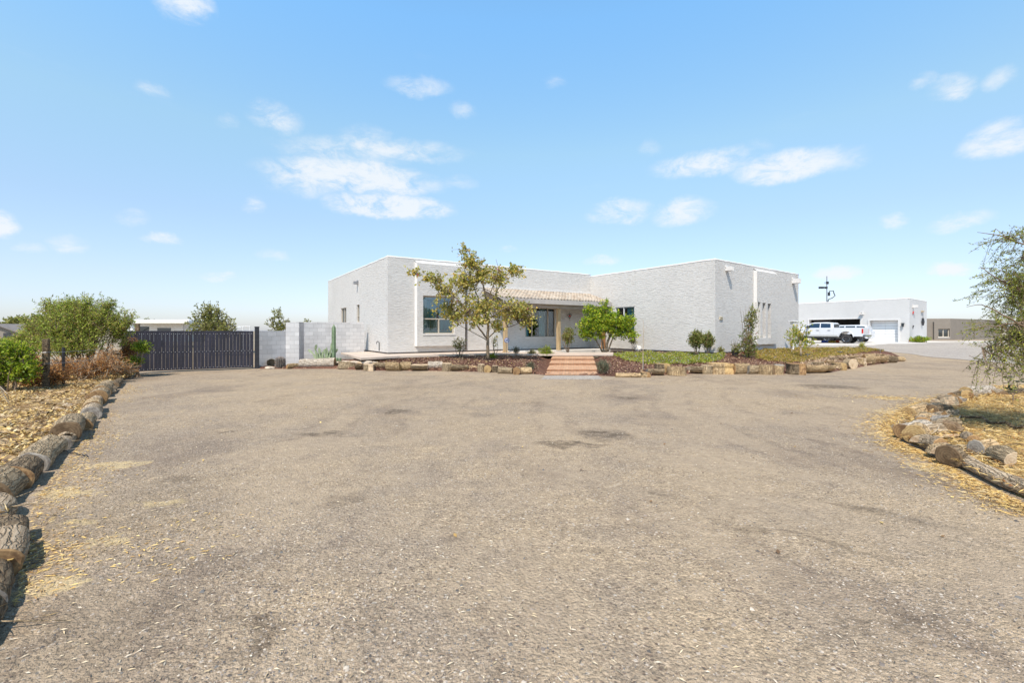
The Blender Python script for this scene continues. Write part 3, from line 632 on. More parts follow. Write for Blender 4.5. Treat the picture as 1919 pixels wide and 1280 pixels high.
def cap(parent, p0, p1, z, r=0.06):
    mb = MB(); a_, b_ = Vector((p0.x, p0.y, z)), Vector((p1.x, p1.y, z)); dd = (b_ - a_).normalized(); inn = Vector((-dd.y, dd.x, 0))
    n = 40; pts = [a_.lerp(b_, i / n) + inn * (r * 0.75) + Vector((0, 0, rng.normal() * 0.006)) for i in range(n + 1)]
    mb.tube(pts, r, 10); return mb.build('bright_edge_tube', STUCCO_TRIM, parent, smooth=True)  # tube added to catch light as a bright line along the wall top
# left side wall with two narrow windows
hS = [hole(B, A, 639.5, 649.5, 577, 622), hole(B, A, 669, 674, 571, 604)]
wl, ptS, LS = wall_panel('wall', B, A, ZB, ZT, STUCCO, house, hS)
window(house, ptS, hS[0], .14, bars=[((hS[0][0] + hS[0][1]) / 2, hS[0][2], hS[0][3])], sill=False)
hh_ = hS[1]; window(house, ptS, hh_, .14, rails=[(hh_[2] + 0.35 * (hh_[3] - hh_[2]), hh_[0], hh_[1])], sill=False)
# front wall of the left wing, with the porch window; the bay surround stands proud of it
hP = hole(A, I, 985, 1041.6, 577, 632)
wf, ptF, LF = wall_panel('wall', A, I, ZB, ZT, STUCCO, house, [hP, hole(A, I, 800, 846, 562, 618)])
Lp = hP[1] - hP[0]
window(house, ptF, hP, .14, bars=[(hP[0] + Lp * .235, hP[2], hP[3]), (hP[0] + Lp * .76, hP[2], hP[3])],
       curtains=[(hP[0] + Lp * .52, hP[0] + Lp * .72, hP[2], hP[3], CURTW, .12), (hP[0] + Lp * .10, hP[0] + Lp * .2, hP[2], hP[3], CURT, .15)], sill=True, label='wide three-part porch window')
# bay surround (proud of the wall)
def bay(px0, px1, yt, yb, p0, p1, proud, openings, depth):
    d = (p1 - p0).normalized(); inn = Vector((-d.y, d.x, 0)); a_, b_ = on_line(p0, d, px0), on_line(p0, d, px1); Ym = (p0 + d * (a_ + b_) / 2).y
    q0, q1 = p0 + d * a_ - inn * proud, p0 + d * b_ - inn * proud
    Ya = (p0 + d * a_).y; zt, zb = ZY(yt, Ya), ZY(yb, Ym)
    hs_ = [hole(q0, q1, *o_) for o_ in openings]
    o, pt, L = wall_panel('bay_surround', q0, q1, zb, zt, STUCCO, house, hs_, depth=depth)
    mb = MB()
    e = 0.06   # chamfer back to the wall
    for (ua, ub, za, zc) in ((0, 0, zb, zt),): pass
    back = proud - 0.002
    def bp(uu, z, dep): return pt(uu, z, dep)
    mb.face([bp(0, zb, 0), bp(0, zt, 0), bp(-e, zt + e, back), bp(-e, zb, back)])
    mb.face([bp(L, zb, 0), bp(L + e * .3, zb, back), bp(L + e * .3, zt + e, back), bp(L, zt, 0)])
    mb.face([bp(0, zt, 0), bp(L, zt, 0), bp(L + e * .3, zt + e * 2.2, back), bp(-e, zt + e * 2.2, back)])
    mb.face([bp(0, zb, 0), bp(-e, zb, back), bp(L + e * .3, zb, back), bp(L, zb, 0)])
    mb.build('bay_trim', STUCCO_TRIM, house); return pt, hs_, L
ptB, hB, _ = bay(779.5, 869.0, 493, 648, A, I, 0.20, [(793.5, 852.6, 555, 626)], .22)
h0 = hB[0]; Lw = h0[1] - h0[0]; zr = ZY(597.5, 23.6)
window(house, ptB, h0, .22, bars=[(h0[0] + Lw * .52, h0[2], zr)], rails=[(zr, h0[0], h0[1])], frame=.06,
       curtains=[(h0[0] + Lw * .56, h0[1], h0[2], zr + .9, CURT, .12), (h0[0] + Lw * .02, h0[0] + Lw * .5, zr, h0[3], CURT, .16), (h0[0] + Lw * .12, h0[0] + Lw * .5, h0[2], zr, BLIND, .05)], label='big picture window with teal curtains')
# right wing
hR = hole(I, C, 1153, 1189.5, 575, 621.5)
wr, ptR, LR = wall_panel('wall', I, C, ZB, 5.20, STUCCO, house, [hR])
window(house, ptR, hR, .12, bars=[((hR[0] + hR[1]) / 2 - .1, hR[2], hR[3])], sill=False,
       curtains=[((hR[0] + hR[1]) / 2, hR[1], hR[2], hR[3], CURT, .14)], fm=STUCCO_TRIM)
wD, ptD, LD = wall_panel('wall', C, Dn, ZB, 5.20, STUCCO, house, [hole(C, Dn, 1419, 1446, 570, 628)])
slitw = [(1419.8, 1425.8, 566, 634), (1429.6, 1435.6, 567.5, 633.5), (1439.4, 1445.4, 569, 633)]
ptY, hY, _ = bay(1413.5, 1451, 508, 645, C, Dn, 0.20, slitw, .34)
for hh_ in hY: window(house, ptY, hh_, .34, frame=.03, sill=False)
zcap = 5.20
for p0, p1, z in ((B, A, ZT), (A, I, ZT), (I, C, zcap), (C, Dn, zcap)): cap(house, p0, p1, z)
for q0, q1 in ((Dn, E), (E, Bk), (Bk, B)): wall_panel('wall', q0, q1, ZB - .5, 5.2, STUCCO, house)
rf = MB(); rf.face([Vector((q.x, q.y, 4.85)) for q in (B, A, I, C, Dn, E, Bk)]); rf.build('roof', CONC_W, house)
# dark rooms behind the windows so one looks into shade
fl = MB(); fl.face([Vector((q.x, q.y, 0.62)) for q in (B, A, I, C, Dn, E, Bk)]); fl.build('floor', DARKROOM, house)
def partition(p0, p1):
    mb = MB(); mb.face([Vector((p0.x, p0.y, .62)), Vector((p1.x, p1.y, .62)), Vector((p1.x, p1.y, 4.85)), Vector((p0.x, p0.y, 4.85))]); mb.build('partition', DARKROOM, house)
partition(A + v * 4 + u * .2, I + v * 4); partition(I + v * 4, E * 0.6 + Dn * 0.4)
# foundation band
fm_ = MB()
for p0, p1 in ((B, A), (A, I), (I, C), (C, Dn), (Dn, E)):
    d = (p1 - p0).normalized(); inn = Vector((-d.y, d.x, 0)) * 0.05
    q0, q1 = p0 + inn, p1 + inn; fm_.face([Vector((q0.x, q0.y, -.1)), Vector((q1.x, q1.y, -.1)), Vector((q1.x, q1.y, ZB + .01)), Vector((q0.x, q0.y, ZB + .01))])
    fm_.face([Vector((q0.x, q0.y, ZB)), Vector((q1.x, q1.y, ZB)), Vector((p1.x, p1.y, ZB)), Vector((p0.x, p0.y, ZB))])
fm_.build('foundation', FOUND, house)
# scuppers
def scupper(parent, p0, p1, px, py, w=.22, h=.24, out=.34, mat=None):
    d = (p1 - p0).normalized(); inn = Vector((-d.y, d.x, 0)); uu = on_line(p0, d, px); q = p0 + d * uu; z = ZY(py, q.y)
    mb = MB(); c_ = Vector((q.x, q.y, z))
    for dz, hh3 in ((-h / 2, .03),): mb.box(c_ - inn * out / 2 + Vector((0, 0, dz)), (w, out, hh3), math.atan2(d.y, d.x))
    for s_ in (-1, 1): mb.box(c_ - inn * out / 2 + d * s_ * w / 2 + Vector((0, 0, .0)), (.03, out, h), math.atan2(d.y, d.x))
    mb.box(c_ - inn * 0.03 + Vector((0, 0, h / 2 + .02)), (w + .08, .06, .10), math.atan2(d.y, d.x))
    return mb.build('scupper', mat or STUCCO_TRIM, parent)
scupper(house, C, Dn, 1361.5, 504, .17, .20, .34)
scupper(house, C, Dn, 1486, 527, .22, .28, .42)
scupper(house, B, A, 671.5, 530, .12, .16, .25, METAL_G)
# porch: lean-to tile roof on posts
uo = -v * -1.0  # unused guard
out_ = Vector((.552, -.834, 0))
e0 = on_line(A + out_ * 1.95, u, 940); EL = A + out_ * 1.95 + u * e0; ER = A + out_ * 1.95 + u * 13.50
Lr = (ER - EL).length; RL = EL - out_ * 1.94
ZE, ZR = 3.40, 4.03
slope_len = math.hypot(1.94, ZR - ZE)
def roof_pt(uu, s, hgt_=0.0):
    q = EL + u * uu - out_ * (1.94 * s / slope_len); return Vector((q.x, q.y, ZE + (ZR - ZE) * s / slope_len + hgt_))
tl = MB(); nrow, pitch = 7, 0.235; ncol = int(Lr / pitch); rs = slope_len / nrow
for rr in range(nrow):
    for cc in range(ncol):
        uj = cc * pitch; jit = rng.normal() * .006
        prof = [(0, 0.0), (.035, .028), (.075, .040), (.115, .028), (.15, .0), (.19, -.010), (.225, -.004)]
        lo = [roof_pt(uj + a_, max(0, rr * rs - .05) + jit, b_ + .085) for a_, b_ in prof]; hi = [roof_pt(uj + a_, (rr + 1) * rs, b_ * .8 + .012) for a_, b_ in prof]
        lob = [p - Vector((0, 0, .07)) for p in lo]; k = len(prof)
        fs = []
        for i in range(k - 1): fs += [(i, i + 1, k + i + 1, k + i), (2 * k + i, 2 * k + i + 1, i + 1, i)]
        tl.add(lo + hi + lob, fs)
proof = tl.build('porch_roof', TILE, house)
dk = MB(); t4 = [roof_pt(0, 0, 0), roof_pt(Lr, 0, 0), roof_pt(Lr, slope_len, 0), roof_pt(0, slope_len, 0)]; b4 = [p - Vector((0, 0, .06)) for p in t4]
dk.add(t4 + b4, [(0, 1, 2, 3), (7, 6, 5, 4), (0, 4, 5, 1), (1, 5, 6, 2), (3, 7, 4, 0)]); dk.build('roof_deck', WOODB, proof)
fb = MB(); q0, q1 = EL - out_ * -.0, ER; fb.beam(Vector((EL.x, EL.y, ZE - .12)), Vector((ER.x, ER.y, ZE - .12)), .05, .26); fb.build('fascia', WOODB, proof)
flash = MB(); flash.beam(roof_pt(0, slope_len, .09), roof_pt(Lr, slope_len, .09), .10, .06); flash.build('flashing', STUCCO_TRIM, proof)
posts = []
pb = A + out_ * 1.48
for px in (947.5, 1047.0, 1131.0):
    q = pb + u * on_line(pb, u, px); posts.append(q)
bm_ = MB(); q0 = pb + u * (on_line(pb, u, 947.5) - .3); q1 = pb + u * 13.5
bm_.beam(Vector((q0.x, q0.y, ZE - .32)), Vector((q1.x, q1.y, ZE - .32)), .16, .24); bm_.build('beam', WOODB, house)
for i, q in enumerate(posts):
    mb = MB(); mb.box((q.x, q.y, (ZE - .44 + .48) / 2), (.19, .19, ZE - .44 - .48), math.atan2(u.y, u.x)); 
    mb.box((q.x, q.y, .50), (.25, .25, .05), math.atan2(u.y, u.x))
    mb.build('post', WOODP if i < 2 else WOODR, house, bevel=.008)
# porch side return panel and door left of the porch window
dr = hole(A, I, 925, 940, 600, 655); mb = MB()
mb.add([ptF(uu, zz, dd) for dd in (-.05, -.004) for zz in (.60, 2.65) for uu in (dr[0], dr[0] + .95)], [(0, 1, 3, 2), (4, 6, 7, 5), (0, 4, 5, 1), (2, 3, 7, 6), (0, 2, 6, 4), (1, 5, 7, 3)])
dobj = mb.build('door', simple('door_pale', (0.52, 0.52, 0.50), .6, .05, 3), house)
mb = MB(); c_ = ptF(dr[0] + .85, 1.55, -.09); mb.tube([c_, c_ + out_ * .05], .035, 10); mb.build('handle', METAL_D, dobj)
# dark tube in place of the bay's cast shadow on the front wall
duu = on_line(A, u, 871.3); mb = MB(); mb.tube([ptF(duu + .06, ZY(522, 24.4), -.05), ptF(duu + .06, .62, -.05), ptF(duu + .1, .56, -.16)], .04, 8); mb.build('bay_shadow_strip', simple('bay_shadow_brown', (0.16, 0.13, 0.11), .5, .1), house)
# hose bib on the side wall
fu = on_line(B, (A - B).normalized(), 712); mb = MB(); mb.tube([ptS(fu, .62, -.03), ptS(fu, 1.05, -.03), ptS(fu, 1.1, -.14), ptS(fu, .98, -.16)], .02, 8); mb.tube([ptS(fu - .06, 1.1, -.1), ptS(fu + .06, 1.1, -.1)], .018, 6); mb.build('hose_tap', METAL_D, house)
# house plaque
pu = on_line(C, (Dn - C).normalized(), 1351); ptx = ptD; z_ = ZY(597, 23.0); mb = MB()
mb.add([ptD(pu + a_, z_ + b_, d_) for d_ in (-.05, -.002) for b_ in (-.06, .09) for a_ in (-.14, .14)], [(0, 1, 3, 2), (4, 6, 7, 5), (0, 4, 5, 1), (2, 3, 7, 6), (0, 2, 6, 4), (1, 5, 7, 3)])
pl_ = mb.build('address_plaque', simple('plaque_tan', (.55, .47, .33), .6, .08), house)
for k in range(3):
    mb = MB(); x_ = -.09 + k * .075; mb.add([ptD(pu + x_ + a_, z_ - .02 + b_, d_) for d_ in (-.056, -.049) for b_ in (0, .07) for a_ in (0, .03)], [(0, 1, 3, 2), (4, 6, 7, 5), (0, 4, 5, 1), (2, 3, 7, 6), (0, 2, 6, 4), (1, 5, 7, 3)]); mb.build('plaque_mark', METAL_D, pl_)

# wall ornament on the porch wall
orn = ptF(on_line(A, u, 1067), ZY(592, 29), -.06)
wo_ = root('wall_ornament', 'small heart-shaped metal ornament hanging on the shaded porch wall', 'ornament', orn)
mb = MB(); pts = []
for k in range(24):
    a_ = 2 * math.pi * k / 24; x_ = .16 * math.sin(a_) ** 3; z_ = .13 * math.cos(a_) - .05 * math.cos(2 * a_) - .02 * math.cos(3 * a_); pts.append(orn + u * x_ + Vector((0, 0, z_)))
mb.tube(pts + [pts[0]], .014, 6); mb.tube([orn + Vector((0, 0, -.12)), orn + Vector((0, 0, -.32))], .008, 5); mb.tube([orn + Vector((0, 0, .08)), orn + Vector((0, 0, .26))], .006, 5)
mb.build('frame', METAL_D, wo_)
mb = MB(); mb.tube([orn + u * -.05 + Vector((0, 0, .03)), orn + Vector((0, 0, -.05)), orn + u * .06 + Vector((0, 0, .02))], .03, 6); mb.build('heart', RED, wo_)

# ---- walkways and steps
wk = [P(639, 661, .5), P(677, 671, .5), P(750, 667.2, .5), P(850, 664.3, .5), P(920, 663.3, .49), P(1010, 663.6, .47), P(1150, 663.6, .47)]
wk_back = [P(1150, 660.2, .47), P(1060, 660.2, .47), P(1040, 658.5, .48)]
corner = [Vector((q.x, q.y, .48)) for q in (posts[1] + v * .0 - u * .2,)]
tail = [Vector(((A + u * 7 + out_ * .0).x, (A + u * 7).y, .5)), Vector((A.x, A.y, .5)), Vector(((A + v * 3.2).x, (A + v * 3.2).y, .5))]
slab('walkway', wk + wk_back + tail, .09, CONC)
# porch slab
ps = [A + out_ * 1.85 + u * 6.6, A + out_ * 1.85 + u * 13.5, I, A + u * 6.6]
slab('porch_slab', [Vector((q.x, q.y, .512)) for q in ps], .2, CONC_W)
# pale strip in front of the right wing, partly under the ground cover
slab('path', [P(1352, 666.5, .40), P(1400, 666.8, .40), P(1412, 662, .42), P(1350, 661, .42)], .08, CONC_W)
# brick steps
steps = root('brick_steps', 'broad red brick steps rising from the gravel through the mulch bed', 'steps', (2.3, 18, 0))
zs_ = [(-.05, .055, 16.75, 17.95), (-.05, .14, 17.9, 19.85), (-.05, .246, 19.8, 21.45), (-.05, .355, 21.4, 23.52)]
def sx(Y, side): t_ = (Y - 16.7) / 6.8; return (1.21 + (2.12 - 1.21) * t_) if side == 0 else (3.20 + (4.17 - 3.20) * t_)
for (zb_, zt_, y0_, y1_) in zs_:
    mb = MB(); a_, b_, c_, e_ = Vector((sx(y0_, 0), y0_, zt_)), Vector((sx(y0_, 1), y0_, zt_)), Vector((sx(y1_, 1), y1_, zt_)), Vector((sx(y1_, 0), y1_, zt_))
    w_ = b_.x - a_.x; dd_ = y1_ - y0_
    mb.face([a_, b_, c_, e_], [(0, 0), (w_, 0), (w_, dd_), (0, dd_)])
    lo = lambda q: Vector((q.x, q.y, -.05))
    lip = Vector((0, .035, -.03)); a2_, b2_ = a_ + lip, b_ + lip  # lip added so that it casts shade on the riser
    mb.face([a_ + Vector((0, 0, -.03)), b_ + Vector((0, 0, -.03)), b_, a_], [(0, .19), (w_, .19), (w_, .21), (0, .21)]); mb.face([a2_, b2_, b_ + Vector((0, 0, -.03)), a_ + Vector((0, 0, -.03))])
    mb.face([lo(a2_), lo(b2_), b2_, a2_], [(0, -zt_ - .03), (w_, -zt_ - .03), (w_, -.03), (0, -.03)])
    mb.face([lo(b_), lo(c_), c_, b_], [(0, -zt_), (dd_, -zt_), (dd_, 0), (0, 0)])
    mb.face([lo(e_), lo(a_), a_, e_], [(0, -zt_), (dd_, -zt_), (dd_, 0), (0, 0)])
    mb.build('step', PAVER, steps)
slab('doorstep_apron', [G(1015, 711) + Vector((0, 0, .012)), G(1130, 711) + Vector((0, 0, .012)), G(1122, 704.6) + Vector((0, 0, .012)), G(1022, 704.6) + Vector((0, 0, .012))], .03, LANE)

# ================================================================== BLOCK WALL
Wl0 = G(484, 688.5); Wl1 = D(562, 22.3); Wh1 = D(681, 26.2)
bw = root('block_wall', 'pale grey concrete block wall between the dark gate and the house', 'wall', (Wl0.x, Wl0.y, 0))
pA, pB_, pC = Vector((Wl0.x, Wl0.y, 0)), D(536, 21.3), D(561, 21.3)
wall_panel('low_wall', pA, pB_, -.1, 1.65, BLOCK, bw, thick=.2)
wall_panel('pier', pB_, pC, -.1, 2.05, BLOCK, bw, thick=.5)
wall_panel('tall_wall', D(556, 23.0), D(683, 24.9), -.1, 2.10, BLOCK, bw, thick=.2)

# ================================================================== GATE
g0, g1 = G(235, 701.8), G(475, 691); g0.z = g1.z = 0; gd = (g1 - g0).normalized(); gl = (g1 - g0).length; gin = Vector((-gd.y, gd.x, 0))
gate = root('driveway_gate', 'dark double driveway gate of narrow vertical boards with small bright screws', 'gate', (g0.x, g0.y, 0))
mid_u = on_line(g0, gd, 362)
SCREW = simple('screw_bright', (.7, .7, .7), .3, .05)
for (ua, ub) in ((0.0, mid_u - .02), (mid_u + .02, gl)):
    fr = MB()
    def gp(uu, z, dd=0): q = g0 + gd * uu + gin * dd; return Vector((q.x, q.y, z))
    for z in (.10, .58 + .2, 1.60): fr.beam(gp(ua, z, .05), gp(ub, z, .05), .04, .05)
    for uu in (ua + .02, ub - .02): fr.beam(gp(uu, .07, .051), gp(uu, 1.62, .051), .045, .045)
    leaf = fr.build('leaf_frame', METAL_D, gate)
    bd = MB(); scw = MB(); n = int((ub - ua) / .118); pw = (ub - ua) / n
    for k in range(n):
        uc = ua + (k + .5) * pw; gap = .005 if k % 3 else .009
        bd.add([gp(uc + a_ + rng.normal() * .001, z_, d_) for d_ in (-.004, .018) for z_ in (.085, 1.645 + rng.normal() * .004) for a_ in (-pw / 2 + gap / 2, pw / 2 - gap / 2)],
               [(0, 1, 3, 2), (4, 6, 7, 5), (0, 4, 5, 1), (2, 3, 7, 6), (0, 2, 6, 4), (1, 5, 7, 3)])
        for z in (.14, .80, 1.53): scw.box(gp(uc, z, -.008), (.016, .012, .016), math.atan2(gd.y, gd.x))
    bo = bd.build('board_panel', BOARD, leaf); tag(scw.build('screws', SCREW, bo), kind='stuff')
gpost = root('gate_post', 'square black steel gate post against the end of the block wall', 'post', (g1.x + .1, g1.y, 0))
mb = MB(); q = g1 + gd * .14; mb.box((q.x, q.y, .9), (.17, .17, 1.82), math.atan2(gd.y, gd.x)); mb.build('shaft', METAL_D, gpost, bevel=.01)
mb = MB(); mb.box((q.x, q.y, 1.82), (.19, .19, .03), math.atan2(gd.y, gd.x)); mb.build('cap', METAL_D, gpost)

# ================================================================== GARAGE
ga, gb, gc = Vector((34.17, 54.2, 0)), Vector((39.3, 45.0, 0)), Vector((45.2, 49.6, 0))
gext = ga + (ga - gb).normalized() * 6
garage = root('garage', 'white stucco garage with one open bay and one closed white door', 'garage', (37, 50, .5))
ZG, ZGT = .45, 4.85
d_ = (gb - gext).normalized()
hG1 = (on_line(gext, d_, 1517), on_line(gext, d_, 1613), .40, 2.93); hG2 = (on_line(gext, d_, 1630.5), on_line(gext, d_, 1684), .40, 2.72)
wg, ptG, LG = wall_panel('wall', gext, gb, .3, ZGT, STUCCO_GARAGE, garage, [hG1, hG2], depth=.45)
wgs, ptGS, LGS = wall_panel('wall', gb, gc, .3, ZGT, STUCCO_GARAGE, garage)
gd2 = Vector((-d_.y, d_.x, 0)); gback = gext + gd2 * 8
wall_panel('wall', gc, gc + Vector((-4, 7, 0)), .3, ZGT, STUCCO_GARAGE, garage); wall_panel('wall', gc + Vector((-4, 7, 0)), gback, .3, ZGT, STUCCO_GARAGE, garage); wall_panel('wall', gback, gext, .3, ZGT, STUCCO_GARAGE, garage)
mb = MB(); mb.face([Vector((q.x, q.y, 4.6)) for q in (gext, gb, gc, gc + Vector((-4, 7, 0)), gback)]); mb.build('roof', CONC_W, garage)
cap(garage, gext, gb, ZGT, .07); cap(garage, gb, gc, ZGT, .07)
for hq in (hG1, hG2):
    tr = MB()
    for (ua, ub, za, zb_) in ((hq[0] - .14, hq[0], .45, hq[3] + .14), (hq[1], hq[1] + .14, .45, hq[3] + .14), (hq[0], hq[1], hq[3], hq[3] + .14)):
        tr.add([ptG(uu, zz, dd) for dd in (-.07, .0) for zz in (za, zb_) for uu in (ua, ub)], [(0, 1, 3, 2), (4, 6, 7, 5), (0, 4, 5, 1), (2, 3, 7, 6), (0, 2, 6, 4), (1, 5, 7, 3)])
    tr.build('door_trim', STUCCO_TRIM, garage)
gdoor = None; mb = MB()
for k in range(4):
    z0_ = .48 + k * .555
    for j in range(2):
        w2 = (hG2[1] - hG2[0]) / 2; ua = hG2[0] + j * w2
        for q_ in range(2):
            zz0 = z0_ + q_ * .277
            mb.add([ptG(uu, zz, dd) for dd in (.40, .45) for zz in (zz0 + .012, zz0 + .265) for uu in (ua + .005, ua + w2 - .005)], [(0, 1, 3, 2), (4, 6, 7, 5), (0, 4, 5, 1), (2, 3, 7, 6), (0, 2, 6, 4), (1, 5, 7, 3)])
mb.build('garage_door', WHITE, garage)
mb = MB(); mb.face([ptG(hG2[0], .4, .452), ptG(hG2[1], .4, .452), ptG(hG2[1], 2.75, .452), ptG(hG2[0], 2.75, .452)]); mb.build('door_backing', WOODB, garage)
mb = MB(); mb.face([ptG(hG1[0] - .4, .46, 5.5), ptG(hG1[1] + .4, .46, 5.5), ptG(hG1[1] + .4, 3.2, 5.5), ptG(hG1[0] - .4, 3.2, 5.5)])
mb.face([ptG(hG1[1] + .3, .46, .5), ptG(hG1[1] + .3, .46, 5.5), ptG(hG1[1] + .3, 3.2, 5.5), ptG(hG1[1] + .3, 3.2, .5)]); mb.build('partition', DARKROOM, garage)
scupper(garage, gext, gb, 1617, 587, .25, .25, .4)
scupper(garage, gb, gc, 1711, 574, .25, .25, .4)
# lantern
def lantern(c, n, parent_label):
    r_ = root('wall_lantern', parent_label, 'lamp', c)
    mb = MB(); mb.box(Vector(c) - n * .02, (.05, .05, .25), 0); mb.tube([Vector(c), Vector(c) - n * .16 + Vector((0, 0, .12))], .015, 6); mb.box(Vector(c) - n * .16 + Vector((0, 0, .1)), (.2, .2, .05), .3); mb.box(Vector(c) - n * .16 + Vector((0, 0, -.22)), (.12, .12, .03), .3); mb.build('bracket', METAL_D, r_)
    mb = MB(); mb.box(Vector(c) - n * .16 + Vector((0, 0, -.06)), (.14, .14, .3), .3, taper=1.2); mb.build('lamp_glass', GLASS_D, r_)
lantern(ptG(on_line(gext, d_, 1693.5), ZY(608, 46.3), 0), gd2, 'black wall lantern right of the closed white garage door')
# hanging ornaments on the garage side wall
ds = (gc - gb).normalized(); ns_ = Vector((-ds.y, ds.x, 0)); uo_ = on_line(gb, ds, 1727.5); q = gb + ds * uo_; zc_ = ZY(583.5, q.y)
bar = root('hanging_bar', 'short wooden bar with two long ornaments hanging on the garage side wall', 'ornament', (q.x, q.y, zc_))
mb = MB(); mb.beam(ptGS(uo_ - .45, zc_, -.1), ptGS(uo_ + .45, zc_, -.1), .1, .1); mb.build('bar', WOODP, bar)
mb = MB()
for s_ in (-.22, .15): mb.tube([ptGS(uo_ + s_, zc_, -.12), ptGS(uo_ + s_, zc_ - .75, -.12)], .01, 5); mb.tube([ptGS(uo_ + s_, zc_ - .72, -.12), ptGS(uo_ + s_ + .03, zc_ - 1.1, -.12), ptGS(uo_ + s_ - .02, zc_ - 1.5, -.12)], [.05, .1, .04], 7)
mb.build('pendants', METAL_D, bar)
for k, (px, py, lab) in enumerate([(1710.5, 586, 'red and teal metal bird on the garage side wall below the scupper'), (1710.5, 612, 'small dark bracket low on the garage side wall')]):
    uu = on_line(gb, ds, px); zz = ZY(py, 46); mb = MB(); mb.tube([ptGS(uu - .14, zz - .12, -.04), ptGS(uu, zz + .05, -.08), ptGS(uu + .16, zz + .12, -.04)], [.02, .06, .02], 6); mb.tube([ptGS(uu, zz + .04, -.05), ptGS(uu + .03, zz - .25, -.05)], [.04, .01], 6)
    tag(mb.build('wall_hanging', RED if k == 0 else METAL_D), lab, 'ornament')
# hydrant post
pq = ptGS(on_line(gb, ds, 1707), .5, -.5); tp = root('water_tap', 'small standing water tap at the corner of the garage', 'tap', pq)
mb = MB(); mb.tube([pq, pq + Vector((0, 0, .62))], .03, 8); mb.tube([pq + Vector((0, 0, .6)), pq + Vector((.12, -.1, .56))], .025, 8); mb.build('pipe', METAL_G, tp); mb = MB(); mb.tube([pq + Vector((-.08, 0, .68)), pq + Vector((.1, 0, .68))], .02, 6); mb.build('handle', METAL_D, tp)

# apron and gravel lane
slab('concrete_apron', [P(1500, 645.6, .515), P(1640, 645.6, .515), P(1668, 644.2, .515), P(1900, 641.5, .515), Vector((60, 49, .515)), Vector((47, 52, .515)), Vector((36, 56, .515)), Vector((27, 60, .515))], .1, CONC_W)
lane_near = [(1500, 657), (1560, 658), (1640, 660), (1690, 664), (1740, 669), (1800, 674), (1860, 679), (1919, 684), (2000, 690), (2200, 700)]
nearL, farL = [], []
for i in range(46):
    px = 1500 + 700 * i / 45; yy, = interp(lane_near, px); nearL.append(G(px, yy)); Y2 = 46.5; farL.append(D(px, Y2 + .0, .0))
lane = strip_sheet('gravel_lane', nearL, farL, 34, LANE, lambda p, t_: float(hgt(p.x, p.y)) + .014 + .0)
tag(lane, kind='structure')

# ================================================================== FAR BROWN BUILDING
fY = 62.0; fz0, fz1 = .4, ZY(597.5, 60)
fb0, fb1, fb2 = D(1733, 60), D(1781, 58.5), D(1872, 66)
far_b = root('outbuilding', 'low brown stucco building with flat roof and one framed window', 'building', (fb0.x, fb0.y, fz0))
f1, ptH, LH = wall_panel('wall', fb0 - Vector((6, -.8, 0)), fb1, fz0 - .2, fz1, STUCCO_BROWN, far_b, [])
wall_panel('wall', fb1, fb2, fz0 - .2, fz1, STUCCO_BROWN, far_b); wall_panel('wall', fb2, fb2 + Vector((-14, 12, 0)), 0, fz1, STUCCO_BROWN, far_b); wall_panel('wall', fb2 + Vector((-14, 12, 0)), fb0 - Vector((6, -.8, 0)), 0, fz1, STUCCO_BROWN, far_b)
mb = MB(); mb.face([Vector((q.x, q.y, fz1 - .1)) for q in (fb0 - Vector((6, -.8, 0)), fb1, fb2, fb2 + Vector((-14, 12, 0)))]); mb.build('roof', CONC_W, far_b)
dh = (fb1 - (fb0 - Vector((6, -.8, 0)))).normalized(); b0_ = fb0 - Vector((6, -.8, 0))
ua, ub = on_line(b0_, dh, 1748.5), on_line(b0_, dh, 1779); za, zb_ = ZY(637, 60), ZY(603.5, 60)
hw = (on_line(b0_, dh, 1756), on_line(b0_, dh, 1777.5), ZY(632, 60), ZY(616, 60))
q0, q1 = b0_ + dh * ua, b0_ + dh * ub; nn_ = Vector((-dh.y, dh.x, 0)) * .3
o_, ptH2, _ = wall_panel('window_surround', q0 - nn_, q1 - nn_, za, zb_, STUCCO_BROWN, far_b, [(hw[0] - ua, hw[1] - ua, hw[2], hw[3])], depth=.25, thick=None)
mb = MB(); Lq = ub - ua
mb.face([ptH2(0, za, 0), ptH2(0, zb_, 0), ptH2(0, zb_, .3), ptH2(0, za, .3)]); mb.face([ptH2(0, zb_, 0), ptH2(Lq, zb_, 0), ptH2(Lq, zb_, .3), ptH2(0, zb_, .3)]); mb.face([ptH2(Lq, za, 0), ptH2(Lq, za, .3), ptH2(Lq, zb_, .3), ptH2(Lq, zb_, 0)])
mb.build('surround_trim', STUCCO_BROWN, far_b)
w_ = (hw[0] - ua, hw[1] - ua, hw[2], hw[3]); window(far_b, ptH2, w_, .25, bars=[((w_[0] + w_[1]) / 2, w_[2], w_[3])], frame=.1, fm=FRAME)
mb = MB(); mb.face([ptH2(w_[0] - .2, w_[2] - .2, .29), ptH2(w_[1] + .2, w_[2] - .2, .29), ptH2(w_[1] + .2, w_[3] + .2, .29), ptH2(w_[0] - .2, w_[3] + .2, .29)]); mb.build('room_back', DARKROOM, far_b)

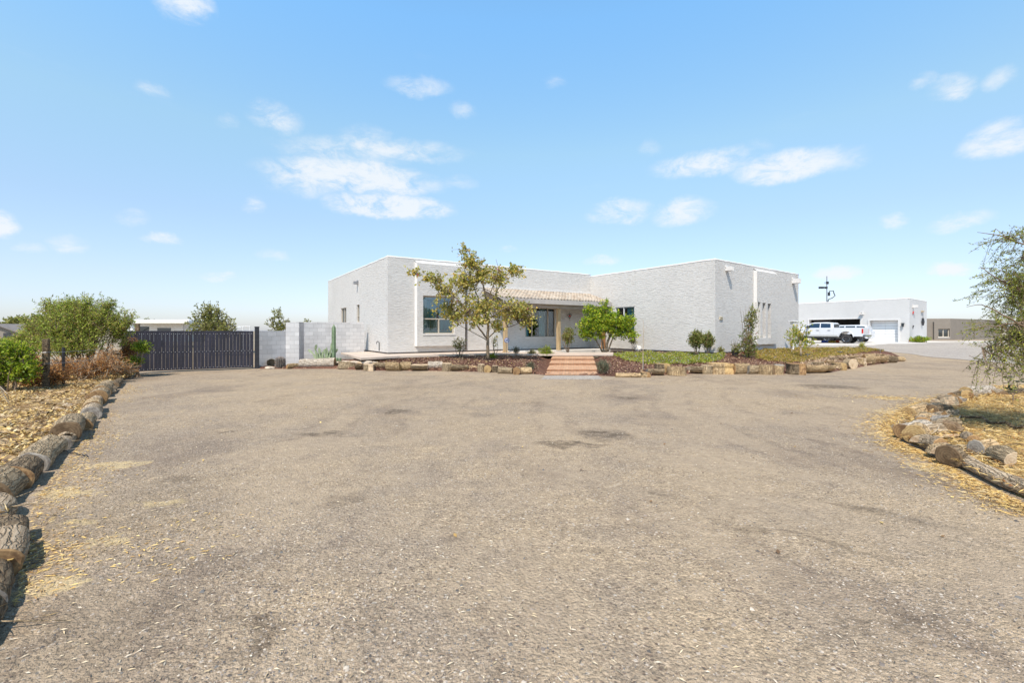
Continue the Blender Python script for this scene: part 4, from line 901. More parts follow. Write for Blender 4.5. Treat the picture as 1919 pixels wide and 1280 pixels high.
# ================================================================== UTILITY POLE behind the garage
up = D(1550, 64); pole = root('antenna_pole', 'thin grey mast with instruments rising behind the garage roof', 'antenna', (up.x, up.y, .4))
def at(px, py, Y=64): return Vector(((px - CX) / F * Y, Y, ZY(py, Y)))
mb = MB(); mb.tube([Vector((up.x, up.y, .3)), at(1550, 517.5)], [.10, .06], 8); mb.build('mast', METAL_G, pole)
mb = MB(); mb.beam(at(1536.5, 538.5), at(1550, 537.5), .06, .06); mb.beam(at(1545, 530), at(1550, 529), .05, .05)
for px in (1537.5, 1542, 1548.5): mb.box(at(px, 539), (.28, .28, .26), .4)
mb.box(at(1551, 530), (.25, .25, .35)); mb.build('crossarm', METAL_D, pole)
mb = MB(); mb.tube([at(1552, 566), at(1553, 561), at(1560, 558.5), at(1565.5, 554), at(1563, 549), at(1562.5, 545), at(1555, 545.5), at(1554, 553)], .06, 6); mb.box(at(1554, 551), (.2, .2, .5)); mb.build('conduit', METAL_D, pole)

# ================================================================== PICKUP
def wheel(parent, x, y, r=.42, w=.28, z=None, out=1):
    mb = MB(); z = r if z is None else z; n = 28; prof = [(-w / 2, r * .62), (-w / 2, r * .9), (-w / 2 + .035, r), (w / 2 - .035, r), (w / 2, r * .9), (w / 2, r * .62)]
    V_, F_ = [], []
    for k in range(n):
        a_ = 2 * math.pi * k / n
        for (dy_, rr) in prof: V_.append((x + rr * math.cos(a_), y + dy_, z + rr * math.sin(a_)))
    m_ = len(prof)
    for k in range(n):
        for j in range(m_ - 1): a_ = k * m_ + j; b_ = ((k + 1) % n) * m_ + j; F_.append((a_, b_, b_ + 1, a_ + 1))
    mb.add(V_, F_); wt = mb.build('wheel', TYRE, parent, local=True, smooth=False)
    rm = MB(); yy = y + out * (w / 2 - .05); rm.disc((x, yy - out * .04, z), r * .63, (0, out, 0), 24)
    for k in range(8):
        a_ = 2 * math.pi * k / 8; rm.beam((x, yy, z), (x + r * .6 * math.cos(a_), yy, z + r * .6 * math.sin(a_)), .05, .055)
    rm.tube([(x, yy - .03 * out, z), (x, yy + .04 * out, z)], .07, 12); rm.build('rim', RIM, wt, local=True); 
    br = MB(); br.tube([(x + r * .62 * math.cos(2 * math.pi * k / 24), yy + out * .015, z + r * .62 * math.sin(2 * math.pi * k / 24)) for k in range(25)], .018, 6); br.build('rim_lip', CHROME, wt, local=True)
def extrude_profile(mb, prof, y0, y1, ins=0.0):
    n = len(prof); a_ = [(x, y0, z) for x, z in prof]; b_ = [(x, y1, z) for x, z in prof]
    mb.add(a_ + b_, [tuple(range(n - 1, -1, -1)), tuple(range(n, 2 * n))] + [(i, (i + 1) % n, n + (i + 1) % n, n + i) for i in range(n)])
def arch(cx_, r, z0, n=10): return [(cx_ + r * math.cos(a_), z0 + r * math.sin(a_)) for a_ in np.linspace(0, math.pi, n)]
def pickup(loc, rz):
    T = root('pickup_truck', 'white crew-cab pickup truck parked in front of the open garage bay', 'truck', loc, rz=rz)
    WB, r = 4.06, .42; Wd = 1.0
    body = MB()
    lower = [(-1.22, .62), (-1.22, 1.36), (.93, 1.36), (.93, 1.32), (3.25, 1.32), (3.4, 1.36), (5.0, 1.27), (5.12, 1.15), (5.14, .62)]
    # under edge with wheel arches, from front to back
    under = [(WB + .56, .62)] + arch(WB, .53, .55)[1:-1] + [(WB - .56, .58), (.56, .58)] + arch(0, .53, .55)[1:-1] + [(-.56, .62)]
    extrude_profile(body, lower[:-1] + [(5.14, .62)] + under, -Wd, Wd)
    bd = body.build('body', CARW, T, local=True, bevel=.02)
    # open load bed
    mb = MB(); mb.box((-.15, 0, 1.365), (2.0, 1.66, .01)); mb.build('bed_floor', METAL_D, T, local=True)
    for s_ in (-1, 1):
        mb = MB(); mb.box((-.15, s_ * .93, 1.39), (2.14, .12, .05)); mb.build('bed_rail', CARW, T, local=True, bevel=.01)
    cab = MB(); zt = 1.90; wt = .80
    base = [(.95, 1.32), (3.75, 1.32)]; top = [(1.02, zt - .03), (1.15, zt), (2.55, zt), (2.85, zt - .05)]
    prof = [(.95, 1.32), (1.0, 1.78), (1.12, 1.88), (1.5, 1.92), (2.5, 1.91), (2.80, 1.84), (3.72, 1.33)]
    def yw(z): return .97 - (z - 1.32) / .6 * .17
    n = len(prof); VL = [(x, yw(z), z) for x, z in prof]; VR = [(x, -yw(z), z) for x, z in prof]
    cab.add(VL + VR, [tuple(range(n)), tuple(range(2 * n - 1, n - 1, -1))] + [(i, n + i, n + (i + 1) % n, (i + 1) % n) for i in range(n)])
    cb = cab.build('cab', CARW, T, local=True, bevel=.015)
    for s_ in (-1, 1):
        for q_ in ([(1.18, 1.40), (1.22, 1.78), (1.98, 1.82), (1.98, 1.40)], [(2.06, 1.40), (2.06, 1.82), (2.62, 1.80), (3.30, 1.46), (3.30, 1.40)]):
            mb = MB(); pts = [(x, s_ * (yw(z) + .004), z) for x, z in q_]; mb.face(pts if s_ < 0 else pts[::-1]); w_ = mb.build('window', GLASS_D, cb, local=True)
        mb = MB(); mb.box((2.98, s_ * 1.12, 1.50), (.14, .22, .24)); mb.build('mirror', METAL_D, T, local=True, bevel=.02)
        for x_ in (1.3, 2.2): mb = MB(); mb.box((x_, s_ * 1.012, 1.17), (.22, .03, .05)); mb.build('door_handle', CHROME, T, local=True)
        mb = MB(); mb.box((2.1, s_ * 1.003, .67), (2.9, .014, .15)); mb.build('side_trim', CARG, T, local=True)
        mb = MB(); mb.box((2.05, s_ * 1.0, .46), (2.6, .16, .06)); mb.build('running_board', METAL_D, T, local=True)
        for x_ in (.96, 2.02, 3.12):
            mb = MB(); mb.box((x_, s_ * 1.001, 1.0), (.012, .006, .62)); mb.build('door_seam', CARG, T, local=True)
        mb = MB(); pts = [(x, s_ * 1.03, z) for x, z in arch(0, .56, .55, 14)]; pts2 = [(x, s_ * 1.03, z) for x, z in arch(0, .46, .55, 14)]
        mb.tube(pts, .045, 6); mb.build('fender_flare', CARW, T, local=True, smooth=True)
        mb = MB(); mb.box((-1.19, s_ * .93, 1.10), (.10, .17, .40)); mb.build('tail_light', RED, T, local=True, bevel=.01)
        mb = MB(); mb.box((5.10, s_ * .80, 1.02), (.12, .34, .26)); mb.build('headlight', GLASS_D, T, local=True)
    mb = MB(); pts = [(3.70, -.88, 1.36), (3.70, .88, 1.36), (2.86, .78, 1.80), (2.86, -.78, 1.80)]; mb.face([(x + .02, y, z + .02) for x, y, z in pts]); mb.build('windscreen', GLASS_D, cb, local=True)
    mb = MB(); mb.face([(.955, .78, 1.42), (.955, -.78, 1.42), (.985, -.72, 1.76), (.985, .72, 1.76)]); mb.build('rear_window', GLASS_D, cb, local=True)
    mb = MB(); mb.box((-1.235, 0, 1.04), (.04, 1.62, .58)); mb.build('tailgate', CARW, T, local=True, bevel=.01)
    mb = MB(); mb.box((-1.32, 0, .68), (.24, 1.95, .2)); mb.box((-1.46, 0, .52), (.2, .1, .1)); mb.build('rear_bumper', CHROME, T, local=True, bevel=.02)
    mb = MB(); mb.box((5.2, 0, .68), (.2, 1.95, .26)); mb.build('front_bumper', CHROME, T, local=True, bevel=.02)
    mb = MB(); mb.box((5.14, 0, 1.02), (.06, 1.2, .34)); mb.build('grille', METAL_D, T, local=True)
    mb = MB(); mb.box((1.9, 0, .56), (5.6, .9, .14)); mb.box((0, 0, .42), (.2, 1.6, .2)); mb.box((WB, 0, .42), (.2, 1.6, .2)); mb.build('chassis', METAL_D, T, local=True)
    for x_ in (0, WB):
        for s_ in (-1, 1): wheel(T, x_, s_ * .86, r, .28, None, s_)
    return T
fwd = Vector((-.64, .77, 0)).normalized(); c0 = D(1586, 40.9)
pk = pickup((c0.x + .72, c0.y + .58, .525), math.atan2(fwd.y, fwd.x))
# white car parked behind the pickup
def suv(loc, rz):
    T = root('parked_car', 'white car half hidden behind the pickup bed by the garage', 'car', loc, rz=rz)
    mb = MB(); prof = [(-2.2, .35), (-2.25, 1.0), (-2.1, 1.12), (1.1, 1.10), (2.15, .95), (2.3, .7), (2.3, .35), (1.85, .35)] + arch(1.4, .38, .36)[1:-1] + [(.95, .35), (-.95, .35)] + arch(-1.4, .38, .36)[1:-1] + [(-1.85, .35)]
    extrude_profile(mb, prof, -.9, .9); mb.build('body', CARW, T, local=True, bevel=.03)
    mb = MB(); p2 = [(-2.08, 1.11), (-1.92, 1.62), (-1.6, 1.72), (.3, 1.70), (1.05, 1.11)]; n = len(p2)
    def y2(z): return .88 - (z - 1.1) * .22
    mb.add([(x, y2(z), z) for x, z in p2] + [(x, -y2(z), z) for x, z in p2], [tuple(range(n)), tuple(range(2 * n - 1, n - 1, -1))] + [(i, n + i, n + (i + 1) % n, (i + 1) % n) for i in range(n)])
    cb = mb.build('cabin', CARW, T, local=True, bevel=.02)
    for s_ in (-1, 1):
        for q_ in ([(-1.85, 1.2), (-1.75, 1.55), (-1.1, 1.6), (-1.1, 1.2)], [(-1.0, 1.2), (-1.0, 1.6), (-.2, 1.6), (-.2, 1.2)], [(-.1, 1.2), (-.1, 1.6), (.25, 1.58), (.75, 1.2)]):
            mb = MB(); pts = [(x, s_ * (y2(z) + .005), z) for x, z in q_]; mb.face(pts); mb.build('window', GLASS_D, cb, local=True)
    for x_ in (-1.4, 1.4):
        for s_ in (-1, 1): wheel(T, x_, s_ * .8, .33, .22, None, s_)
cs = D(1585, 46.5); suv((cs.x, cs.y, .53), math.atan2(fwd.y, fwd.x))
# things on the ground under the truck line
for (px, w, h, m_, nm, lab, cat) in ((1546, .55, .2, BLUEP, 'storage_tub', 'blue plastic tub seen under the white pickup', 'tub'), (1560, .6, .17, YELP, 'toy_slide', 'yellow plastic toy seen under the white pickup', 'toy'), (1570, .32, .22, ORAP, 'toy_wagon', 'orange plastic toy beside the pickup rear wheel', 'toy')):
    q = D(px, 43.2); mb = MB(); mb.box((q.x, q.y, .52 + h / 2), (w, .4, h), -.7, taper=.86); mb.box((q.x, q.y, .52 + h), (w * .9, .42, .03), -.7)
    tag(mb.build(nm, m_, bevel=.02), lab, cat)

# ================================================================== BEYOND THE GATE
def trailer():
    Y = 46.; x0, x1 = (228 - CX) / F * Y, (354 - CX) / F * Y; zt = ZY(599, Y)
    T = root('travel_trailer', 'long white travel trailer with its awning out beyond the gate', 'trailer', ((x0 + x1) / 2, Y, 0))
    mb = MB(); mb.box(((x0 + x1) / 2, Y + 1.2, (zt + .5) / 2), (x1 - x0, 2.3, zt - .5)); mb.build('shell', WHITE, T, bevel=.12)
    for a_, b_, c_, e_ in ((295, 321, 614.5, 622), (262, 280, 612, 622)):
        mb = MB(); mb.face([D(a_, Y + .04, ZY(e_, Y)), D(b_, Y + .04, ZY(e_, Y)), D(b_, Y + .04, ZY(c_, Y)), D(a_, Y + .04, ZY(c_, Y))]); mb.build('window', GLASS_D, T)
    mb = MB(); mb.add([D(238, Y - 1.6, zt - .35), D(350, Y - 1.6, zt - .35), D(352, Y + .02, zt - .04), D(238, Y + .02, zt - .04)], [(0, 1, 2, 3)]); mb.tube([D(238, Y - 1.6, zt - .37), D(351, Y - 1.6, zt - .37)], .07, 8); mb.build('awning', simple('awning_cream', (.66, .62, .54), .7, .05), T)
    mb = MB()
    for a_ in (243, 345): mb.tube([D(a_, Y - 1.6, zt - .4), D(a_, Y, .9)], .03, 6); mb.tube([D(a_, Y - 1.6, zt - .4), D(a_, Y, zt - .9)], .03, 6)
    mb.build('awning_arm', METAL_G, T)
    for s_ in (-1, 1):
        mb = MB(); mb.tube([((x0 + x1) / 2 + s_ * .5, Y - .02, .36), ((x0 + x1) / 2 + s_ * .5, Y + .25, .36)], .36, 18); mb.build('wheel', TYRE, T)
trailer()
q = D(258, 24); mb = MB(); mb.box((q.x, q.y, 1.0), (.17, .17, 2.0), .3); mb.box((q.x, q.y, 2.01), (.2, .2, .04), .3)
tag(mb.build('fence_post', BARK_D), 'dark square timber post standing just behind the gate', 'post')
sh = root('shelter', 'white tube shade shelter beyond the gate beside the bushy tree', 'shelter', D(457, 34))
mb = MB()
for px in (442, 456, 469):
    for Y in (33, 36): mb.tube([D(px, Y, 0), D(px, Y, 1.95)], .03, 6)
for Y in (33, 36): mb.tube([D(440, Y, 1.95), D(470, Y, 1.95)], .03, 6)
mb.build('frame', WHITE, sh); mb = MB(); mb.add([D(440, 33, 1.9), D(452, 33, 1.9), D(452, 36, 1.95), D(440, 36, 1.95)], [(0, 1, 2, 3)]); mb.build('canopy', WHITE, sh)
# houses far to the left
def far_house(name, px0, px1, Y, ze, zr, label, wallm, roofm, chim=False):
    x0, x1 = (px0 - CX) / F * Y, (px1 - CX) / F * Y; H = root(name, label, 'house', ((x0 + x1) / 2, Y, 0)); dp = 8
    wall_panel('wall', Vector((x0, Y, 0)), Vector((x1, Y, 0)), 0, ze, wallm, H, []); wall_panel('wall', Vector((x1, Y, 0)), Vector((x1, Y + dp, 0)), 0, ze, wallm, H); wall_panel('wall', Vector((x1, Y + dp, 0)), Vector((x0, Y + dp, 0)), 0, ze, wallm, H); wall_panel('wall', Vector((x0, Y + dp, 0)), Vector((x0, Y, 0)), 0, ze, wallm, H)
    xm = (x0 + x1) / 2; o = .5; mb = MB()
    rl, rr2, rg = (x0 - o, ze - .1), (x1 + o, ze - .1), (xm, zr)
    for (xa, za_), (xb, zb2) in ((rl, rg), (rg, rr2)):
        mb.face([(xa, Y - o, za_), (xb, Y - o, zb2), (xb, Y + dp + o, zb2), (xa, Y + dp + o, za_)]); mb.face([(xa, Y - o, za_ - .18), (xb, Y - o, zb2 - .18), (xb, Y - o, zb2), (xa, Y - o, za_)])
    mb.build('roof', roofm, H); mb = MB(); mb.face([(x0, Y, ze), (x1, Y, ze), (xm, Y, zr - .1)]); mb.build('gable', wallm, H)
    for k in (.25, .7):
        xa = x0 + (x1 - x0) * k; mb = MB(); mb.box((xa, Y - .01, ze * .55), (1.1, .06, 1.0)); mb.build('window', DARKROOM, H)
SHING = simple('shingle_grey', (.20, .18, .17), .9, .15, 2)
far_house('gable_house', -40, 38, 62, 1.55, 2.62, 'far low house with a grey gable roof at the left edge', STUCCO_BROWN, SHING)
sdd = root('metal_shed', 'far long shed with a pale metal roof behind the gabled house', 'shed', D(40, 78))
mb = MB(); a0 = D(-30, 78); a1 = D(82, 78); mb.box(((a0.x + a1.x) / 2, 81, .9), (a1.x - a0.x, 6, 1.8)); mb.build('wall', STUCCO_GARAGE, sdd)
mb = MB(); mb.add([(a0.x - .3, 77.6, 1.85), (a1.x + .3, 77.6, 1.85), (a1.x + .3, 84.5, 2.95), (a0.x - .3, 84.5, 2.95)], [(0, 1, 2, 3)]); mb.build('roof', CONC_W, sdd)

# ================================================================== LOGS
def profile(kind, r, n=22):
    """closed cross-section in (y,z); returns pts and list 'b' (bark) / 'w' (wood) per edge"""
    if kind == 'round':
        ph = rng.uniform(0, 6.28, 3); k = []
        for i in range(n):
            a_ = 2 * math.pi * i / n; rr = r * (1 + .05 * math.sin(2 * a_ + ph[0]) + .035 * math.sin(3 * a_ + ph[1]) + .02 * math.sin(5 * a_ + ph[2])); k.append((rr * math.cos(a_), rr * math.sin(a_)))
        return k, ['b'] * n
    if kind == 'half':      # bark below, split face on top
        m_ = 12; k = [(r * math.cos(math.pi + math.pi * i / m_), r * .8 * math.sin(math.pi + math.pi * i / m_) + r * .35) for i in range(m_ + 1)]
        return k, ['b'] * m_ + ['w']
    if kind == 'arch':      # bark on top, flat below
        m_ = 12; k = [(r * math.cos(math.pi * i / m_), r * .9 * math.sin(math.pi * i / m_) - r * .35) for i in range(m_ + 1)]
        return k, ['b'] * m_ + ['w']
    if kind == 'wedge':     # quarter split
        m_ = 8; k = [(0, -r * .55)] + [(r * 1.2 * math.cos(R(20) + R(140) * i / m_), r * 1.2 * math.sin(R(20) + R(140) * i / m_) - r * .55) for i in range(m_ + 1)]
        return k, ['w'] + ['b'] * m_ + ['w']
    # block: split on two sides, bark on the others
    m_ = 6; k = [(-r, -r * .8), (r * .9, -r * .8)] + [(r * .9 * math.cos(R(100) * i / m_), r * .95 * math.sin(R(100) * i / m_)) for i in range(m_ + 1)] + [(-r, r * .8)]
    return k, ['w'] + ['b'] * (m_ + 1) + ['w', 'w']
def make_log(p0, p1, r, kind, bm, cm, label, group, roll=0.0, taper=.95, tilt_end=0.0, rough=.035):
    p0, p1 = Vector(p0), Vector(p1); d = p1 - p0; L = d.length; d.normalize()
    zax = Vector((0, 0, 1)) if abs(d.z) < .8 else Vector((0, 1, 0)); y_ = zax.cross(d).normalized(); z_ = d.cross(y_)
    M_ = Matrix((d, y_, z_)).transposed().to_4x4() @ Matrix.Rotation(roll, 4, 'X'); M_.translation = (p0 + p1) / 2
    pr, tg = profile(kind, r); n = len(pr); ns = max(3, min(12, int(L / .07))); bend = rng.normal() * .02
    ph = rng.uniform(0, 6.28, 4); rings = []
    for i in range(ns + 1):
        t_ = i / ns; x = -L / 2 + L * t_; s_ = (1 + (taper - 1) * t_) * (1 + rough * math.sin(t_ * 7 + ph[0]) + .5 * rough * math.sin(t_ * 15 + ph[1])); ring = []
        for j, (y, z) in enumerate(pr):
            e = 1 + (rng.normal() * rough * .55 if tg[j] == 'b' or kind == 'round' else rng.normal() * rough * .2)
            xs = x + (tilt_end * y if i in (0, ns) else 0)
            ring.append((xs, y * s_ * e + bend * math.sin(math.pi * t_), z * s_ * e))
        rings.append(ring)
    V_ = [p for ring in rings for p in ring]; Bf, Wf = [], []
    for i in range(ns):
        for j in range(n):
            f = (i * n + j, i * n + (j + 1) % n, (i + 1) * n + (j + 1) % n, (i + 1) * n + j); (Bf if tg[j] == 'b' else Wf).append(f)
    me = bpy.data.meshes.new('log'); me.from_pydata(V_, [], Bf); o = link('log', me, bm, smooth=(kind == 'round')); o.matrix_world = M_; o.matrix_basis = M_
    tag(o, label, 'log', group)
    def wood(faces_pts):
        idx, vv, ff = {}, [], []
        for f in faces_pts:
            q = []
            for p in f:
                k = (round(p[0], 5), round(p[1], 5), round(p[2], 5))
                if k not in idx: idx[k] = len(vv); vv.append(p)
                q.append(idx[k])
            ff.append(tuple(q))
        me2 = bpy.data.meshes.new('cut_face'); me2.from_pydata(vv, [], ff); link('cut_face', me2, cm, o, local=True)
    ends = []
    for e, ring in ((0, rings[0]), (1, rings[-1])):
        sgn = -1 if e == 0 else 1; inner = [(x + sgn * .006, y * .90, z * .90) for x, y, z in ring]; fp = []
        for j in range(n):
            f = [ring[j], ring[(j + 1) % n], inner[(j + 1) % n], inner[j]]; fp.append(f if e else f[::-1])
        fp.append(inner if e else inner[::-1]); ends.append(fp)
    if Wf: wood([[V_[i] for i in f] for f in Wf] + ends[0] + ends[1])
    else: wood(ends[0]); wood(ends[1])
    return o
BM = {'g': BARK_G, 't': BARK_T, 'w': BARK_W, 'd': BARK_D, 'r': BARK_R}; CM = {'y': CUT_Y, 'o': CUT_O, 'p': CUT_P, 'b': CUT_B, 'g': CUT_G}
def box_log(px0, px1, yt, yb, style, bk, ct, label, group, yaw=0.0, lift=0.0, back=0.0):
    c_ = G((px0 + px1) / 2, yb); Y = c_.y; w = (px1 - px0) / F * Y * 1.0; h = (yb - yt) / F * Y * 1.10; z0 = c_.z - .015
    dx_ = Vector((math.cos(yaw), math.sin(yaw), 0)); dy_ = Vector((-math.sin(yaw), math.cos(yaw), 0)); cc = Vector((c_.x, Y - .12, z0))
    if style == 'stand':
        r = w / 2 * .97; q = cc + Vector((0, r, 0)); return make_log(q, q + Vector((rng.normal() * .02, rng.normal() * .02, h)), r, 'round', BM[bk], CM[ct], label, group)
    if style == 'block':
        r = w / 2 * 1.02; q = cc + Vector((0, r * .8, 0)); return make_log(q, q + Vector((0, 0, h)), r, 'block', BM[bk], CM[ct], label, group, roll=R(180) + rng.normal() * .2, rough=.03)
    r = h / 2
    if style == 'disc':
        r = (w + h) / 4; q = cc + Vector((0, 0, r)); return make_log(q, q + dy_ * .34, r, 'round', BM[bk], CM[ct], label, group)
    if style == 'lie':
        q = cc + Vector((0, r, r)); return make_log(q - dx_ * w / 2, q + dx_ * w / 2 + Vector((0, 0, rng.normal() * .012)), r, 'round', BM[bk], CM[ct], label, group)
    if style == 'half':
        r = h * 1.0; q = cc + Vector((0, r * .9, h * .62)); return make_log(q - dx_ * w / 2, q + dx_ * w / 2, r, 'half', BM[bk], CM[ct], label, group, roll=rng.normal() * .12 - .15)
    if style == 'wedge':
        r = h * .75; q = cc + Vector((0, r * .8, h * .5)); return make_log(q - dx_ * w / 2, q + dx_ * w / 2, r, 'wedge', BM[bk], CM[ct], label, group, roll=rng.normal() * .2 + 2.2)
ORD = ['first', 'second', 'third', 'fourth', 'fifth', 'sixth', 'seventh', 'eighth', 'ninth', 'tenth', 'eleventh', 'twelfth', 'thirteenth', 'fourteenth', 'fifteenth', 'sixteenth', 'seventeenth', 'eighteenth', 'nineteenth', 'twentieth', 'twenty-first', 'twenty-second', 'twenty-third', 'twenty-fourth', 'twenty-fifth']
LEFTB = [  # nearest the steps first
    (976, 997, 689, 701, 'lie', 't', 'p', 'pale round log lying sideways'), (961, 976, 689, 702, 'disc', 'g', 'o', 'log with its ringed end facing the drive'),
    (934, 961, 687.5, 700.5, 'lie', 'g', 'o', 'grey log lying sideways with an orange left end'), (922, 935, 686, 698, 'stand', 'd', 'p', 'small dark upright stub'),
    (908, 921, 685, 698, 'disc', 't', 'y', 'log with a round yellow end facing the drive'), (896, 909, 683.5, 697, 'stand', 'g', 'p', 'narrow upright stub'),
    (877, 896, 686, 694.5, 'lie', 't', 'y', 'short tan log lying sideways'), (846, 877, 685, 696, 'half', 'g', 'p', 'long split half log with a pale top'),
    (827, 848, 682, 696, 'stand', 'g', 'p', 'speckled upright stub with flat pale top'), (802.5, 829, 678, 694, 'lie', 'w', 'p', 'thick pale barrel-like log lying sideways'),
    (771, 802, 684, 695.5, 'half', 'g', 'p', 'split half log with flat top'), (751, 771, 679, 694.5, 'lie', 't', 'b', 'short pale log with a dark right end'),
    (724, 750, 682, 695.5, 'wedge', 't', 'y', 'yellow split wedge with grooves'), (700, 724, 682, 694, 'half', 'g', 'p', 'flat-topped half log with grey bark'),
    (680, 700, 683.5, 695, 'block', 'g', 'p', 'squarish pale block of wood'), (666, 680, 684, 693.5, 'half', 'd', 'p', 'small dark half log'),
    (628, 664, 680, 692, 'stand', 'g', 'p', 'wide low stump slice')]
for k, (a_, b_, c_, e_, st, bk, ct, ds_) in enumerate(LEFTB):
    box_log(a_, b_, c_, e_, st, bk, ct, f'{ds_}, {ORD[k]} log left of the brick steps', 'logs edging the bed left of the steps', yaw=rng.normal() * .08)
RIGHTB = [
    (1154, 1200, 699, 707, 'lie', 't', 'y', 'long thin log lying sideways'), (1200, 1217, 698, 707, 'block', 't', 'o', 'small orange wood block'),
    (1214, 1245, 693, 704, 'half', 'g', 'g', 'curved grey half log'), (1229, 1255, 683, 701, 'block', 'd', 'y', 'tall squarish block with dark bark'),
    (1254, 1293, 689, 704, 'stand', 't', 'y', 'wide low stump with orange side'), (1293, 1316, 688, 701, 'half', 'g', 'p', 'flat-topped grey half log'),
    (1315, 1339, 686, 701, 'stand', 'g', 'p', 'speckled rough upright stub'), (1333, 1373, 682.5, 701, 'block', 't', 'y', 'large yellow split block with a slanting top'),
    (1375, 1406, 686, 701, 'wedge', 't', 'o', 'split chunk with pale top, dark gap'), (1402, 1426, 687, 701, 'wedge', 'g', 'g', 'rough grey broken chunk'),
    (1428, 1452, 685, 702, 'block', 't', 'b', 'upright striped brown block'), (1451, 1470, 685, 702, 'stand', 't', 'g', 'gnarled dark knotty stub'),
    (1480, 1508, 683, 702, 'block', 'd', 'o', 'block with black bark and a pale rim'), (1508, 1549, 688, 700, 'half', 't', 'o', 'long low flat split log'),
    (1532, 1563, 685, 699, 'half', 't', 'b', 'dark split half log'), (1563, 1584, 681, 694, 'block', 't', 'y', 'squarish yellow block'),
    (1585, 1607, 676, 691, 'disc', 'g', 'p', 'pale round log end facing the drive'), (1606, 1621, 672, 686, 'block', 't', 'p', 'pale upright block'),
    (1619, 1640, 669, 684, 'wedge', 't', 'o', 'orange split wedge'), (1634, 1663, 669, 682, 'half', 't', 'o', 'dark-barked half log with orange face'),
    (1662, 1681, 670, 680, 'wedge', 'd', 'p', 'low split piece with a dark side'), (1678, 1695, 669, 677.5, 'lie', 't', 'b', 'small dark log at the tip')]
for k, (a_, b_, c_, e_, st, bk, ct, ds_) in enumerate(RIGHTB):
    box_log(a_, b_, c_, e_, st, bk, ct, f'{ds_}, {ORD[k]} log right of the brick steps', 'logs edging the bed right of the steps', yaw=rng.normal() * .1)
# second row, lying on the slope behind
for k, (px, tt, w, r, ds_, ct) in enumerate([(1531, .17, .62, .13, 'pale cracked flat slab', 'p'), (1554, .20, .45, .13, 'greenish-sided block', 'o'), (1568, .34, .95, .10, 'long pale split plank', 'p'), (1596, .30, .55, .16, 'rounded pale slab', 'p'), (1622, .32, .60, .13, 'broad pale half log', 'p'), (1650, .40, .60, .11, 'thin tan split log', 'p')]):
    q = bed_pt(px, tt) + Vector((0, 0, r * .5)); make_log(q - Vector((w / 2, 0, 0)), q + Vector((w / 2, .1, 0)), r, 'half', BM['gt'[k % 2]], CM[ct], f'{ds_}, {ORD[k]} in the back row at the bed end', 'back row of split logs at the bed end', roll=-.35)

def path_log(pa, pb, r, kind, bk, ct, label, group, sink=.85, side=-1, roll=0., taper=.95):
    """log lying on the ground; pa and pb are where its drive-side edge meets the gravel"""
    a_, b_ = G(*pa), G(*pb); d = (b_ - a_); d.z = 0; d.normalize(); n_ = Vector((-d.y, d.x, 0)) * (r * .8) * (1 if side < 0 else -1)
    up = Vector((0, 0, r * sink)); return make_log(a_ + n_ + up, b_ + n_ + up, r, kind, BM[bk], CM[ct], label, group, roll=roll, taper=taper)
LG = 'logs in the row along the left edge of the drive'
LROW = [
    ((222, 729), (231, 719), .17, 'round', 'd', 'b', 'rough dark log at the far end'), ((207, 735), (214, 727), .25, 'arch', 'g', 'b', 'half-round log standing like an arch'),
    ((216, 738), (221, 731), .13, 'wedge', 'd', 'p', 'dark split wedge with a pale top edge'), ((204, 745), (209, 738), .26, 'round', 'g', 'o', 'round slice with an orange end toward the drive'),
    ((199, 757), (205, 749), .27, 'round', 'g', 'o', 'largest round slice with a dark right side'), ((186, 763), (192, 757), .18, 'round', 'r', 'g', 'low smooth grey log'),
    ((189, 776), (191, 767), .23, 'round', 't', 'o', 'tan log with peeling bark'), ((187, 786), (190, 777), .22, 'round', 'r', 'g', 'grey log with a broken end'),
    ((172, 806), (180, 791), .17, 'round', 'g', 'o', 'short grey log with orange end'), ((149, 828), (158, 806), .27, 'round', 'g', 'b', 'thick textured log with a big dark cut end'),
    ((132, 842), (141, 828), .15, 'round', 'r', 'g', 'small smooth rounded log'), ((88, 884), (122, 846), .19, 'round', 'g', 'g', 'long cracked grey log'),
    ((58, 916), (80, 890), .20, 'round', 'd', 'o', 'mossy dark log with wire across it'), ((16, 950), (48, 918), .21, 'round', 'g', 'b', 'thick grey log with a brown end'),
    ((8, 985), (18, 955), .15, 'round', 'r', 'g', 'low grey weathered log'), ((42, 1024), (50, 1000), .14, 'round', 'd', 'o', 'rough log with mossy bark and peeled side'),
    ((34, 1080), (48, 1028), .16, 'round', 'r', 'o', 'big grey cracked log with an orange-brown end'), ((8, 1150), (18, 1085), .13, 'round', 'd', 'g', 'lichen-covered upright-looking log'),
    ((-30, 1225), (6, 1155), .13, 'round', 'd', 'b', 'dark mossy log nearest the camera')]
for k, (pa, pb, r, kd, bk, ct, ds_) in enumerate(LROW):
    r *= .70 if k < 11 else .80
    path_log(pa, pb, r, kd, bk, ct, f'{ds_}, {ORD[k]} from the gate, left row', LG, sink=.66 if kd == 'round' else .85)
RG = 'logs in the row along the right edge of the drive'
